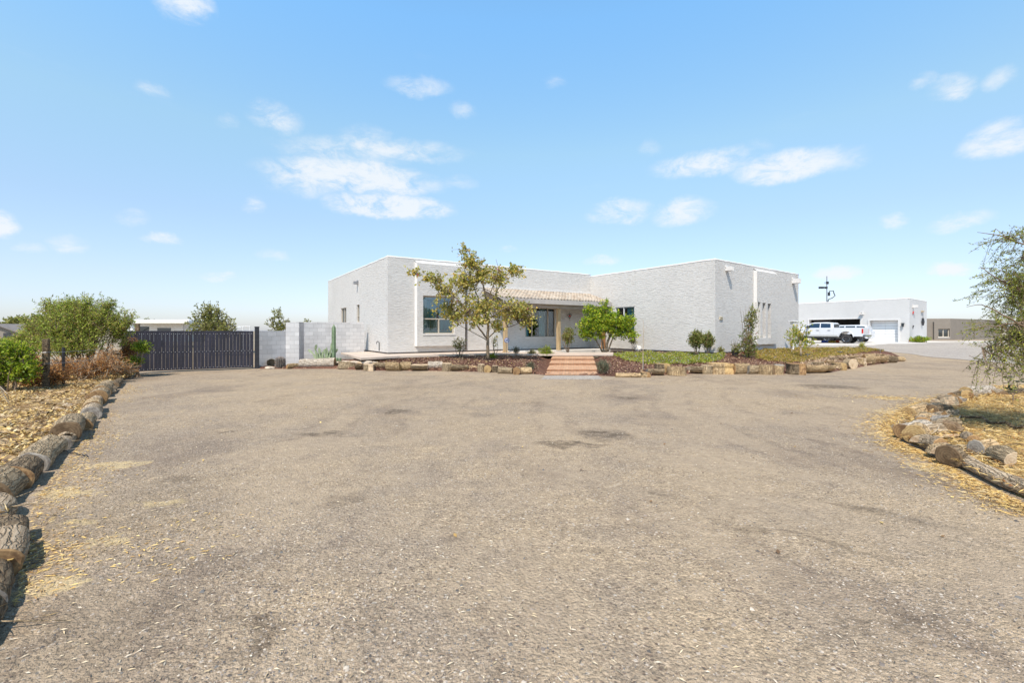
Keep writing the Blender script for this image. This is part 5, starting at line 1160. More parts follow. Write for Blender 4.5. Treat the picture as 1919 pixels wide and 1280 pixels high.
RROW = [
    ((1822, 748), (1868, 744), .20, 'round', 'w', 'y', 'fat whitish log with a round yellow end'), ((1866, 746), (1884, 744), .14, 'round', 'r', 'o', 'short pale log with a reddish end'),
    ((1890, 748), (1935, 741), .13, 'round', 'd', 'b', 'dark log behind the little plant'), ((1790, 750), (1806, 745), .12, 'round', 'd', 'o', 'small reddish-black chunk'),
    ((1782, 761), (1808, 757), .12, 'arch', 'g', 'g', 'low curved grey piece'), ((1748, 776), (1776, 768), .14, 'arch', 'd', 'p', 'black-barked curved piece'),
    ((1717, 789), (1747, 777), .17, 'round', 't', 'y', 'round log with a golden cut end facing left'), ((1744, 796), (1775, 789), .14, 'arch', 'r', 'g', 'grey half log with dark underside'),
    ((1729, 813), (1764, 806), .13, 'arch', 'r', 'o', 'low brown half log'), ((1708, 828), (1748, 816), .17, 'round', 'w', 'o', 'pale log with an oval brown end facing left'),
    ((1748, 832), (1812, 828), .09, 'half', 'r', 'p', 'smooth pale split plank'), ((1740, 846), (1781, 862), .12, 'round', 'r', 'o', 'short weathered grey log'),
    ((1806, 852), (1850, 852), .10, 'arch', 'r', 'g', 'flat grey weathered slab'), ((1797, 876), (1881, 920), .11, 'round', 'r', 'o', 'long grey splintered log'),
    ((1884, 921), (1990, 968), .12, 'round', 'r', 'b', 'dark-sided grey log running out of the picture')]
for k, (pa, pb, r, kd, bk, ct, ds_) in enumerate(RROW):
    r *= .72
    path_log(pa, pb, r, kd, bk, ct, f'{ds_}, {ORD[k]} from the far end, right row', RG, sink=1.0 if kd == 'round' else 1.05, side=-1, taper=.97)
for k, (px, py, r, L_, bk, ct, lab) in enumerate([(1812, 749, .09, .22, 'd', 'p', 'small dark chunk beside the fat whitish log'), (1798, 757, .10, .25, 'd', 'o', 'curled black bark chunk left of the whitish log'), (1775, 768, .11, .28, 'd', 'p', 'black curled bark piece behind the golden-ended log'), (1757, 782, .12, .26, 'r', 'o', 'stubby chunk right of the golden-ended log'),
    (1745, 802, .10, .30, 't', 'o', 'reddish-brown split piece above the pale oval-ended log'), (1765, 822, .09, .34, 'r', 'p', 'pale split piece touching the smooth plank')]):
    q = G(px, py) + Vector((0, .1, r * .95)); make_log(q - Vector((L_ / 2, 0, 0)), q + Vector((L_ / 2, .12 - .06 * k % .1, .02)), r, ['wedge', 'arch', 'round'][k % 3], BM[bk], CM[ct], lab, RG, roll=.4 * k)
inner = [(1830, 752), (1806, 762), (1790, 771), (1772, 786), (1790, 792), (1775, 806), (1790, 814), (1800, 822), (1830, 838), (1858, 862), (1893, 884)]
for k, (px, py) in enumerate(inner):
    r = float(rng.uniform(.075, .12)); L_ = float(rng.uniform(.22, .42)); a_ = float(rng.uniform(.2, 1.3)); q = G(px, py) + Vector((0, .1, .06 + r * .9)); dd2 = Vector((math.cos(a_), math.sin(a_), .0)) * L_ / 2
    make_log(q - dd2, q + dd2, r, ['round', 'wedge', 'arch'][k % 3], BM['rtgd'[k % 4]], CM['ogpb'[k % 4]], f"small {['weathered grey', 'tan split', 'curled', 'dark barked'][k % 4]} chunk, {ORD[k]} from far, inside the right log ring", 'small wood chunks inside the right log ring', roll=float(rng.uniform(0, 6)), rough=.07)
outer = [(1813, 751), (1797, 757), (1781, 765), (1763, 773), (1751, 785), (1742, 795), (1731, 807), (1722, 820), (1718, 833), (1733, 843), (1752, 852), (1768, 864)]
for k, (px, py) in enumerate(outer):
    r = float(rng.uniform(.09, .14)); L_ = float(rng.uniform(.16, .30)); a_ = float(rng.uniform(.5, 1.5)); q = G(px, py) + Vector((.06, .08, .03 + r * .85)); dd2 = Vector((math.cos(a_), math.sin(a_), .0)) * L_ / 2
    make_log(q - dd2, q + dd2, r, ['round', 'arch', 'round', 'wedge'][k % 4], BM['tgrt'[k % 4]], CM['ypop'[k % 4]], f"stubby {['golden ended', 'humped grey', 'tan ended', 'split pale'][k % 4]} piece, {ORD[k]} from far, outer curve of the right ring", 'stubby wood pieces on the outer curve of the right ring', roll=float(rng.uniform(-.3, .3)), rough=.06)
q = G(1790, 877); make_log(q + Vector((-.05, .03, .13)), q + Vector((.05, .06, .14)), .135, 'round', BM['d'], CM['b'], 'thin round slice of trunk standing on edge between grey logs', RG)
# white log, tan logs by the cacti
q0, q1 = G(559, 690.5), G(626, 690); make_log(q0 + Vector((0, .2, .19)), q1 + Vector((0, .15, .23)), .20, 'round', BARK_W, CUT_O, 'long white-barked log lying by the tall cactus', 'logs by the block wall', taper=1.1)
q0, q1 = G(536, 692), G(556, 691); make_log(q0 + Vector((0, .1, .10)), q1 + Vector((0, .1, .12)), .11, 'wedge', BARK_T, CUT_O, 'orange split log beside the spiny round cactus', 'logs by the block wall', roll=2)
q0, q1 = G(507, 688), G(509, 683); make_log(q0 + Vector((0, .05, .19)), q1 + Vector((0.05, .3, .2)), .17, 'round', BARK_G, CUT_B, 'log with a round brown end behind the spiny cactus', 'logs by the block wall')

# ================================================================== ROCKS
def rock(c, size, mat, label, group=None, seed=0):
    r2 = np.random.default_rng(seed); n, m_ = 10, 7; V_, F_ = [], []
    ph = r2.uniform(0, 6, 6)
    for i in range(m_ + 1):
        th = math.pi * i / m_
        for j in range(n):
            p_ = 2 * math.pi * j / n; f = 1 + .16 * math.sin(2 * p_ + ph[0]) + .12 * math.sin(3 * p_ + th * 2 + ph[1]) + r2.normal() * .06
            V_.append((c[0] + size[0] * f * math.sin(th) * math.cos(p_), c[1] + size[1] * f * math.sin(th) * math.sin(p_), c[2] + size[2] * (math.cos(th) * f + .5)))
    for i in range(m_):
        for j in range(n): F_.append((i * n + j, i * n + (j + 1) % n, (i + 1) * n + (j + 1) % n, (i + 1) * n + j))
    mb = MB(); mb.add(V_, F_); return tag(mb.build('rock', mat), label, 'rock', group)
q = P(1199, 657, .52); rock(q + Vector((0, .25, 0)), (.20, .14, .17), simple('rock_white', (.7, .66, .6), .9, .08), 'white pointed rock at the foot of the right wing wall', seed=3)
for k, (px, py, a_, b_, m_, lab) in enumerate([(503, 686, .16, .13, ROCK_G, 'grey rock at the foot of the block wall by the gate post'), (506, 691.5, .19, .07, ROCK, 'low pale rock in front of the spiny round cactus'), (646, 682, .40, .08, ROCK, 'flat pale rock behind the wide stump slice'),
    (660, 676, .40, .08, ROCK_T, 'flat tan rock below the corner of the walkway'), (690, 679, .32, .09, ROCK, 'pale rock at the left end of the mulch'), (674, 685, .26, .07, ROCK_T, 'small tan rock between log blocks'),
    (572, 684, .3, .1, ROCK_T, 'tan rock behind the white-barked log'), (546, 684, .3, .07, ROCK, 'pale flat rock beside the orange split log'), (652, 671, .34, .07, ROCK, 'pale flat rock against the walkway edge, uppermost'), (668, 673, .30, .08, ROCK, 'pale slanting rock against the walkway edge, middle'), (684, 674, .28, .07, ROCK_T, 'tan rock where walkway and mulch meet'), (700, 679, .24, .06, ROCK, 'last pale rock before the dark mulch')]):
    q = G(px, py) if py > 683 else bed_pt(px, .45); rock(q, (a_, a_ * .6, b_), m_, lab, 'rocks by the cactus corner', seed=10 + k)
for k, (px, py, a_, b_, m_) in enumerate([(104, 772, .13, .07, ROCK_T), (128, 765, .10, .07, ROCK), (95, 757, .16, .06, ROCK_T)]):
    rock(G(px, py), (a_, a_ * .7, b_), m_, ['rounded tan rock among the litter left of the row of logs', 'whitish rock beside the tan rock in the litter', 'flat tan rock at the edge of the leaf litter'][k], 'rocks in the left litter', seed=30 + k)

# ================================================================== PLANTS
def curve_pts(a_, b_, n=5, sag=.08, jit=.05):
    a_, b_ = Vector(a_), Vector(b_); L = (b_ - a_).length; o = Vector(rng.normal(size=3)) * L * sag
    return [a_.lerp(b_, i / n) + o * math.sin(math.pi * i / n) + (Vector(rng.normal(size=3)) * L * jit * .3 if 0 < i < n else Vector((0, 0, 0))) for i in range(n + 1)]
def plant(name, label, cat, base, limbs, blobs, n_twigs, per_twig, twig_len, leaf_len, leaf_w, lm, wood=TRUNK, group=None, up=.35, droop=0.0, twig_r=.006, flowers=None, shell=.45, drawn=.45, wood_n=7, crown_name='crown', bare=None):
    """limbs: [(polyline pts, r0, r1)]; blobs: [(centre, radii, weight)]"""
    base = Vector(base); rt = root(name, label, cat, base, group); mb = MB(); anchors = []
    for pts, r0, r1 in limbs:
        pts = [Vector(p) for p in pts]; dense = []
        for i in range(len(pts) - 1):
            for k in range(4): dense.append(pts[i].lerp(pts[i + 1], k / 4) + Vector(rng.normal(size=3)) * (pts[i + 1] - pts[i]).length * .012)
        dense.append(pts[-1]); n = len(dense); mb.tube(dense, [r0 + (r1 - r0) * (i / (n - 1)) ** .8 for i in range(n)], wood_n)
        anchors += dense[len(dense) // 3:]
    Wt = np.array([b_[2] for b_ in blobs], float); Wt /= Wt.sum(); CT, DT, LT = [], [], []
    anc = np.array([tuple(a_) for a_ in anchors]) if anchors else np.array([tuple(base)])
    for _ in range(n_twigs):
        bi = rng.choice(len(blobs), p=Wt); c_, rr, _w = blobs[bi]; dv = rng.normal(size=3); dv /= np.linalg.norm(dv); rad = rng.uniform(0, 1) ** shell
        s0 = np.array(c_) + dv * rad * np.array(rr) * rng.uniform(.85, 1.12); di = np.argmin(((anc - s0) ** 2).sum(1)); an = anc[di]
        od = s0 - an; od = od / (np.linalg.norm(od) + 1e-6); d3 = od * .6 + dv * .35 + np.array((0, 0, up)) + rng.normal(size=3) * .3; d3 /= np.linalg.norm(d3)
        L = twig_len * rng.uniform(.6, 1.3); e0 = s0 - d3 * L * .5; e1 = s0 + d3 * L * .5 + np.array((0, 0, -droop * L)); em = (e0 + e1) / 2 + np.array((0, 0, droop * L * .3))
        if rng.uniform() < drawn:
            mid = (an + e0) / 2 + rng.normal(size=3) * .04 * np.linalg.norm(e0 - an) + np.array((0, 0, -.03)); mb.tube([an, mid, e0, em, e1], [twig_r * 2.2, twig_r * 1.7, twig_r * 1.2, twig_r, twig_r * .5], 4, cap=False)
        else: mb.tube([e0, em, e1], [twig_r, twig_r * .8, twig_r * .4], 3, cap=False)
        k = max(1, int(per_twig * rng.uniform(.6, 1.4))); t_ = rng.uniform(0, 1, k)[:, None]; pts = e0 * (1 - t_) ** 2 + 2 * em * t_ * (1 - t_) + e1 * t_ ** 2
        CT.append(pts + rng.normal(size=(k, 3)) * leaf_len * .25); DT.append(np.array(d3) * .5 + rng.normal(size=(k, 3)) * .8 + np.array((0, 0, -droop * .8))); 
    mb.build('branches' if limbs else 'stems', wood, rt, smooth=True)
    Cc = np.concatenate(CT); Dd = np.concatenate(DT); N = len(Cc); L_ = leaf_len * rng.uniform(.65, 1.25, N); W_ = leaf_w * rng.uniform(.7, 1.25, N)
    V_, F_ = leaf_arrays(Cc, Dd, L_, W_); np_mesh(crown_name, V_, F_, lm, rt)
    if flowers:
        nf, fl_l, fm_ = flowers; idx = rng.choice(N, nf, replace=False); cc = np.repeat(Cc[idx], 6, 0) + rng.normal(size=(nf * 6, 3)) * fl_l * .12
        V_, F_ = leaf_arrays(cc, rng.normal(size=(nf * 6, 3)), np.full(nf * 6, fl_l), np.full(nf * 6, fl_l * .6)); tag(np_mesh('flowers', V_, F_, fm_, rt), kind='stuff')
    return rt
def blob(px, py, Y, rx, rz, ry=None, w=1.0):
    return ((( px - CX) / F * Y, Y, ZY(py, Y)), (rx / F * Y, (ry if ry is not None else rx) / F * Y, rz / F * Y), w)
# --- main front tree
Yt = 20.6; tb = D(915, Yt, .36)
def T_(px, py, dy=0.0): return D(px, Yt + dy, ZY(py, Yt + dy))
limbs = [([tb, T_(914, 640), T_(915, 610), T_(914, 575), T_(908, 540), T_(897, 505), T_(884, 478), T_(872, 462)], .085, .012),
         ([T_(914, 636), T_(895, 610, -.3), T_(878, 582, -.5), T_(858, 560, -.7), T_(830, 540, -.8), T_(800, 520, -.9), T_(768, 507, -1.0)], .045, .006),
         ([T_(914, 638), T_(893, 626, .3), T_(866, 612, .5), T_(852, 600, .6)], .025, .006),
         ([T_(915, 634), T_(932, 618, .2), T_(958, 612, .1), T_(985, 600, -.1), T_(1000, 588, -.2)], .030, .008),
         ([T_(915, 590), T_(925, 560, .2), T_(940, 530, .3), T_(955, 510, .3), T_(982, 497, .4)], .035, .006),
         ([T_(914, 600), T_(900, 570, .5), T_(888, 535, .8), T_(880, 505, .9)], .035, .008),
         ([T_(912, 565), T_(925, 535, -.4), T_(935, 505, -.6), T_(930, 485, -.7)], .03, .006),
         ([T_(915, 600), T_(940, 580, -.6), T_(965, 570, -.8), T_(990, 560, -.9)], .03, .008)]
bl = [blob(900, 575, Yt, 46, 28, 45, 2.3), blob(868, 530, Yt, 34, 24, 30, 1.5), blob(905, 510, Yt, 34, 28, 30, 1.5), blob(880, 488, Yt, 22, 18, 18, .9), blob(958, 578, Yt, 40, 24, 32, 1.9), blob(935, 520, Yt, 22, 26, 22, .8),
      blob(832, 545, Yt - .6, 26, 20, 24, .9), blob(858, 590, Yt, 24, 14, 20, .5), blob(962, 505, Yt, 20, 12, 15, .45), blob(985, 600, Yt, 18, 16, 15, .5), blob(803, 518, Yt - .9, 14, 9, 12, .35), blob(776, 507, Yt - 1, 13, 6, 7, .18), blob(840, 575, Yt, 30, 22, 26, .8), blob(985, 585, Yt, 24, 20, 22, .8), blob(820, 525, Yt - .7, 20, 12, 14, .5), blob(890, 600, Yt, 55, 14, 40, .9), blob(868, 466, Yt, 12, 14, 9, .22), blob(930, 612, Yt, 16, 14, 15, .3)]
plant('ornamental_tree', 'slender tree with sparse yellow-green leaves and pink blossoms in front of the picture window', 'tree', tb, limbs, bl, 840, 10, .50, .13, .088, L_MAIN, up=.35, droop=.25, twig_r=.006, flowers=(16, .10, L_PINK), shell=.75, drawn=.5)
# --- citrus by the porch
Yc = 25.4; cb_ = D(1138, Yc, .47)
def C_(px, py, dy=0.0): return D(px, Yc + dy, ZY(py, Yc + dy))
limbs = [([D(1136, Yc, .45), C_(1139, 640), C_(1148, 622), C_(1152, 605)], .09, .04), ([D(1132, Yc, .45), C_(1130, 642, .1), C_(1124, 628, .1), C_(1112, 610, .1)], .06, .03),
         ([D(1130, Yc + .1, .45), C_(1118, 638), C_(1105, 620)], .05, .02), ([D(1140, Yc, .5), C_(1150, 632), C_(1168, 618), C_(1182, 612)], .05, .02), ([C_(1140, 625), C_(1138, 600), C_(1136, 580)], .05, .02)]
bl = [blob(1128, 602, Yc, 34, 22, 30, 2.2), blob(1112, 610, Yc - .2, 27, 18, 24, 1.2), blob(1150, 605, Yc, 30, 20, 26, 1.5), blob(1122, 585, Yc, 22, 12, 18, .8), blob(1172, 610, Yc, 18, 12, 14, .7), blob(1182, 626, Yc, 11, 8, 9, .3), blob(1096, 625, Yc, 12, 7, 9, .3), blob(1186, 598, Yc, 9, 9, 8, .2), blob(1134, 572, Yc, 5, 12, 5, .12), blob(1112, 630, Yc, 20, 9, 16, .35), blob(1160, 626, Yc, 22, 10, 16, .5), blob(1102, 580, Yc, 9, 8, 8, .2)]
plant('citrus_tree', 'low bright green citrus tree with several trunks beside the porch', 'tree', cb_, limbs, [(c_, (a_[0] * 1.12, a_[1], a_[2] * 1.05), w_) for c_, a_, w_ in bl], 820, 13, .36, .125, .066, L_CIT, up=.3, twig_r=.006, shell=.5, drawn=.3)
# --- shrubs in the bed: generic
def bush(name, label, cat, px, pyb, ptop, wpx, lm, leaf=(.07, .035), dens=1.0, Y=None, z=None, blobs=None, wood=TWIG, group=None, flowers=None, up=.5, nst=7, z_low=.25, twl=.22, drawn=.2):
    if Y is None:
        tt = .5
        for _ in range(30):      # find the point of the bed seen at this pixel
            best = min(np.linspace(0, 1, 60), key=lambda q_: abs(HZ + (CAMZ - bed_pt(px, q_).z) * F / bed_pt(px, q_).y - pyb)); tt = best; break
        b0_ = bed_pt(px, tt); Y, z = b0_.y, b0_.z
    base = D(px, Y, z); h = ZY(ptop, Y) - z; w = wpx / F * Y
    cz = z + h * (.5 + z_low / 2); bl_ = blobs or [((base.x, Y, cz), (w / 2, w / 2.2, h * (1 - z_low) / 2), 1.0)]
    limbs_ = []
    for k in range(nst):
        a_ = rng.uniform(0, 6.28); t_ = Vector((base.x + math.cos(a_) * w * .33, Y + math.sin(a_) * w * .3, z + h * rng.uniform(.6, .95))); st = base + Vector((math.cos(a_), math.sin(a_), 0)) * w * .06 - Vector((0, 0, .03))
        limbs_.append((curve_pts(st, t_, 3, .08), max(.008, .018 * h), .004))
    n = int(dens * 150 * max(.3, w * h)); return plant(name, label, cat, base, limbs_, bl_, max(n, 14), 9, twl, leaf[0], leaf[1], lm, wood, group, up=up, twig_r=.004, flowers=flowers, shell=.6, drawn=drawn, wood_n=5, crown_name='foliage')
bush('sapling', 'thin leafy young shrub in the mulch below the right edge of the picture window', 'shrub', 861, 669, 632, 28, L_SHRUB, (.06, .035), .8)
bush('seedling', 'small bare-stemmed plant in the mulch right behind the slender tree', 'plant', 928, 662, 626, 12, L_SHRUB, (.06, .03), .5, nst=4)
bush('lavender_clump', 'small dusky grey-green tuft in front of the porch wall', 'plant', 968, 667, 650, 14, L_GRY, (.06, .015), 1.6)
bush('low_herb', 'low flat green herb in the mulch left of the round green bush', 'plant', 997, 664, 657, 16, L_OLV, (.05, .02), 2.0)
bush('round_bush', 'small round yellow-green bush at the top left of the brick steps', 'bush', 1023, 671, 649, 27, L_BRI, (.055, .03), 3.2, nst=10, z_low=.05)
bush('grey_tuft', 'small grey-green tuft just behind the logs left of the steps', 'plant', 995, 693, 680, 14, L_GRY, (.06, .012), 3.0, z_low=.0)
bush('lavender_bush', 'spiky grey-green lavender bush right of the brick steps', 'bush', 1130, 699, 677, 26, L_GRY, (.09, .012), 4.0, up=1.2, z_low=.0, nst=12)
bush('leafy_seedling', 'tall thin leafy plant growing beside the middle porch post', 'plant', 1065, 659, 612, 22, L_SHRUB, (.09, .05), 1.2, Y=25.2, z=.47, nst=5)
bush('clump', 'tiny green clump at the trunk foot of the slender tree', 'plant', 923, 672, 664, 9, L_BRI, (.05, .03), 2.5, z_low=0)
bush('stubby_shrub', 'stubby pruned shrub with few leaves by the wall of the right wing', 'shrub', 1187, 656, 632, 14, L_OLV, (.07, .035), .9, Y=25.6, z=.48, nst=4, z_low=.5)
bush('rose_bush', 'leafy rose bush left of the wing corner, left half of a pair', 'shrub', 1306, 663, 620, 26, L_SHRUB, (.075, .045), 3.2, Y=22.2, z=.52, flowers=(4, .05, L_PALE), group='rose bushes by the wing corner')
bush('rose_bush', 'leafy rose bush at the wing corner, right half of a pair', 'shrub', 1327, 663, 624, 24, L_SHRUB, (.075, .045), 3.2, Y=22.3, z=.52, flowers=(6, .05, L_PALE), group='rose bushes by the wing corner')
bush('succulent', 'tiny dark spiky plant beside the pale path at the wing wall', 'plant', 1352, 662, 652, 8, L_OLV, (.07, .02), 2.0, Y=22.6, z=.50, z_low=0)
Yr = 21.8; rb_ = [blob(1403, 635, Yr, 15, 24, 14, 2.0), blob(1408, 600, Yr, 13, 20, 11, 1.3), blob(1404, 655, Yr, 17, 15, 14, 1.5), blob(1384, 652, Yr, 11, 12, 9, .6), blob(1412, 583, Yr, 8, 11, 7, .3)]
limbs = [([D(1403, Yr, .42), D(1400 + k * 3, Yr, ZY(620, Yr)), D(1398 + k * 5, Yr + .1 * k, ZY(575 + 4 * (k % 3), Yr))], .02, .005) for k in range(-2, 4)]
plant('tall_rose', 'tall narrow rose bush with a few red blooms in front of the slit windows', 'shrub', D(1403, Yr, .42), limbs, rb_, 330, 8, .25, .08, .048, L_SHRUB, TWIG, up=.7, twig_r=.005, flowers=(10, .06, L_REDF), drawn=.2, crown_name='foliage')
pt_ = D(1378, 22.4, .44); pot = root('plant_pot', 'black plastic pot with a dry stem left of the tall rose', 'pot', pt_)
mb = MB(); mb.tube([pt_, pt_ + Vector((0, 0, .28))], [.13, .17], 16, cap=False); mb.disc(pt_ + Vector((0, 0, .24)), .155, (0, 0, 1)); mb.build('pot', METAL_D, pot)
mb = MB()
for k in range(5): mb.tube(curve_pts(pt_ + Vector((0, 0, .2)), pt_ + Vector((rng.normal() * .18, rng.normal() * .1, .75 + rng.uniform(0, .25))), 3), [.012, .009, .006, .003], 5)
mb.build('stem', TWIG, pot)
# yellow-leaved young trees near the corner
for (px, pt2, w, lab, Y_) in ((1484, 610, 22, 'small young tree with big green leaves under the corner lamp post', 25.2), (1501, 603, 34, 'young tree with yellow and green leaves in front of the pickup', 22.6)):
    z_ = .42; b0_ = D(px, Y_, z_); zt = ZY(pt2, Y_); h = zt - z_; w_ = w / F * Y_
    limbs = [([b0_, b0_ + Vector((rng.normal() * .04, 0, h * .4)), b0_ + Vector((rng.normal() * .1 + dx2 * w_ * .3, rng.normal() * .1, h * (.75 + .2 * rng.uniform())))], .03, .008) for dx2 in (-1, -.4, .3, 1)]
    bls = [((b0_.x, Y_, z_ + h * .62), (w_ * .5, w_ * .45, h * .36), 1.5), ((b0_.x + w_ * .3, Y_, z_ + h * .35), (w_ * .5, w_ * .4, h * .22), .8)]
    plant('young_tree', lab, 'tree', b0_, limbs, bls, 75 if w > 30 else 34, 8, .28, .12, .06, L_YEL, TWIG_P, up=.7, twig_r=.007, drawn=.3)
bush('yellow_sprig', 'little sprig with yellow leaves standing on the ground cover', 'plant', 1616, 658, 643, 12, L_YEL, (.09, .04), .5, Y=28.5, z=.47, nst=3)
# staked sapling: bare pole
sp0 = bed_pt(1205, .12); sp = root('bare_sapling', 'tall bare whip tied to a thin stake right of the brick steps', 'sapling', sp0)
mb = MB(); Yk = sp0.y; mb.tube([sp0, D(1205.5, Yk, ZY(660, Yk)), D(1206.5, Yk, ZY(622, Yk)), D(1206, Yk, ZY(600, Yk)), D(1200, Yk, ZY(596, Yk))], [.018, .014, .010, .006, .003], 6); mb.tube([D(1207, Yk, ZY(625, Yk)), D(1213, Yk, ZY(610, Yk))], .004, 4); mb.build('stem', TWIG_P, sp)
mb = MB(); mb.tube([sp0 + Vector((.03, 0, -.02)), D(1206, Yk, ZY(668, Yk))], .012, 6); mb.build('stake', METAL_G, sp)
# dry twigs right of the rock
q = P(1209, 656, .5); mb = MB()
for k in range(4): mb.tube(curve_pts(q, q + Vector((.08 + .1 * k, 0, .5 + .1 * k)), 3, .1), [.008, .006, .004, .002], 4)
tag(mb.build('dry_stalk', TWIG_P), 'few dry stalks beside the white pointed rock', 'plant')

# --- ground covers (uncountable)
def cover(name, label, pxr, ttr, n, lm, height, leaf, flow=None, edge=None):
    C_l = []
    while len(C_l) < n:
        px = rng.uniform(*pxr); tt = rng.uniform(*ttr)
        if edge and not edge(px, tt): continue
        b_ = bed_pt(px, tt); hh2 = height * (.55 + .45 * math.sin(px * .11) * math.sin(b_.y * 1.7 + px * .05))
        C_l.append((b_.x + rng.normal() * .03, b_.y + rng.normal() * .03, b_.z + hh2 * rng.uniform(.25, 1) ** .6))
    Cc = np.array(C_l); Dd = rng.normal(size=Cc.shape) * .8 + np.array((0, 0, .7)); L_ = leaf * rng.uniform(.6, 1.3, n)
    V_, F_ = leaf_arrays(Cc, Dd, L_, L_ * .6); o = np_mesh(name, V_, F_, lm); tag(o, label, 'ground cover', kind='stuff')
    if flow:
        idx = rng.choice(n, flow[0]); cc = Cc[idx] + np.array((0, 0, .02)); V_, F_ = leaf_arrays(cc, rng.normal(size=cc.shape), np.full(len(cc), .05), np.full(len(cc), .04)); np_mesh('blossoms', V_, F_, flow[1], o)
    return o
def e1(px, tt):
    lo = np.interp(px, [1150, 1175, 1230, 1290, 1340, 1358], [.62, .42, .27, .27, .42, .62]); hi = np.interp(px, [1150, 1200, 1341, 1358], [.80, .86, .86, .80]); return lo < tt + rng.normal() * .015 < hi
def e2(px, tt):
    lo = np.interp(px, [1418, 1440, 1500, 1520, 1545, 1600, 1640, 1655], [.50, .34, .26, .30, .42, .55, .70, .8]); return lo < tt + rng.normal() * .015 < .98
cover('ground_cover', 'mat of bright green ground cover with lavender blossoms before the right wing', (1150, 1358), (.2, .9), 15000, L_COV, .17, .065, (1400, L_LAV), e1)
cover('ground_cover', 'mat of olive and drying ground cover at the right end of the bed', (1418, 1655), (.2, 1), 17000, L_COV2, .18, .065, (500, L_LAV), e2)

# --- cacti
def ribbed(mb, base, h, r, ribs=7, tilt=(0, 0)):
    n = ribs * 4; m_ = 12; V_, F_ = [], []
    for i in range(m_ + 1):
        t_ = i / m_; rr = r * (1 - max(0, (t_ - .88) / .12) ** 2 * .9) * (.85 + .15 * min(1, t_ * 5))
        for j in range(n): a_ = 2 * math.pi * j / n; f = 1 + .2 * math.cos(ribs * a_); V_.append((base.x + rr * f * math.cos(a_) + tilt[0] * t_ * h, base.y + rr * f * math.sin(a_) + tilt[1] * t_ * h, base.z + h * t_))
    for i in range(m_):
        for j in range(n): F_.append((i * n + j, i * n + (j + 1) % n, (i + 1) * n + (j + 1) % n, (i + 1) * n + j))
    F_.append(tuple(m_ * n + j for j in range(n))); mb.add(V_, F_)
def pad(mb, base, d, L, w):
    base = Vector(base); d = Vector(d).normalized(); s_ = d.cross(Vector((rng.normal() * .3, -1, 0))).normalized(); nn2 = d.cross(s_); n = 14
    fr_, bk_ = [], []
    for k in range(n):
        a_ = 2 * math.pi * k / n; y = (1 - math.cos(a_)) / 2 * L; x = math.sin(a_) * w / 2 * (1 + .25 * (y / L - .5)); p_ = base + d * y + s_ * x; fr_.append(p_ + nn2 * .018); bk_.append(p_ - nn2 * .018)
    mb.add(fr_ + bk_, [tuple(range(n)), tuple(range(2 * n - 1, n - 1, -1))] + [(k, n + k, n + (k + 1) % n, (k + 1) % n) for k in range(n)]); return base + d * L
cq = bed_pt(626, .4); Yq = cq.y; mb = MB(); ribbed(mb, cq, ZY(608, Yq) - cq.z, .085, 6); tag(mb.build('column_cactus', CACT, smooth=True), 'tall ribbed column cactus in front of the block wall', 'cactus')
for k, (px, py0, py1) in enumerate([(631.5, 672, 659), (637, 674, 661)]):
    cq2 = bed_pt(px, .3); mb = MB(); ribbed(mb, cq2, (py0 - py1) / F * cq2.y, .055, 6, (.05 * k, 0)); tag(mb.build('column_cactus', CACT, smooth=True), ['left one of two small column cacti right of the tall one', 'right one of two small column cacti right of the tall one'][k], 'cactus')
cl_ = bed_pt(608, .5); agv = root('prickly_pear', 'clump of long narrow upright cactus pads before the block wall', 'cactus', cl_); mb = MB()
for k in range(19):
    a_ = -1 + 2 * k / 18; b_ = cl_ + Vector((a_ * .25 + rng.normal() * .04, rng.normal() * .12, -.02)); d3 = Vector((a_ * .45 + rng.normal() * .12, rng.normal() * .15, 1)); tip = pad(mb, b_, d3, rng.uniform(.4, .8), .10)
    if k % 3 == 0: pad(mb, tip - d3.normalized() * .05, (d3.x + rng.normal() * .4, rng.normal() * .2, 1), .3, .11)
mb.build('pads', simple('pear_green', (.30, .36, .21), .6, .2, 9), agv)
cl_ = bed_pt(572, .25); opp = root('prickly_pear', 'small prickly pear with three round pads behind the white log', 'cactus', cl_); mb = MB()
for k, a_ in enumerate((-.7, 0, .5)): pad(mb, cl_ + Vector((a_ * .08, 0, 0)), (a_, -.1, 1), .30, .19)
mb.build('pads', CACT, opp)
cl_ = G(521, 691.5) + Vector((0, .22, 0)); hg = root('barrel_cactus', 'dark spiny round cactus at the left end of the log edging', 'cactus', cl_); mb = MB(); ribbed(mb, cl_ - Vector((0, 0, .03)), .50, .17, 13); mb.build('stem', simple('cactus_dark', (.10, .09, .08), .8, .2), hg, smooth=True)
N = 1600; a_ = rng.uniform(0, 6.28, N); t_ = rng.uniform(0, 1, N); rr = .17 * (1 - np.clip((t_ - .7) / .3, 0, 1) ** 2 * .8); Cc = np.stack([cl_.x + rr * np.cos(a_), cl_.y + rr * np.sin(a_), cl_.z + t_ * .48], 1); Dd = np.stack([np.cos(a_), np.sin(a_), .5 + .6 * t_], 1) + rng.normal(size=(N, 3)) * .3
V_, F_ = leaf_arrays(Cc, Dd, rng.uniform(.04, .09, N), np.full(N, .006)); np_mesh('spines', V_, F_, leaf_mat('spine_col', [(.45, .33, .27), (.22, .16, .14), (.55, .46, .38)], trans=0), hg)

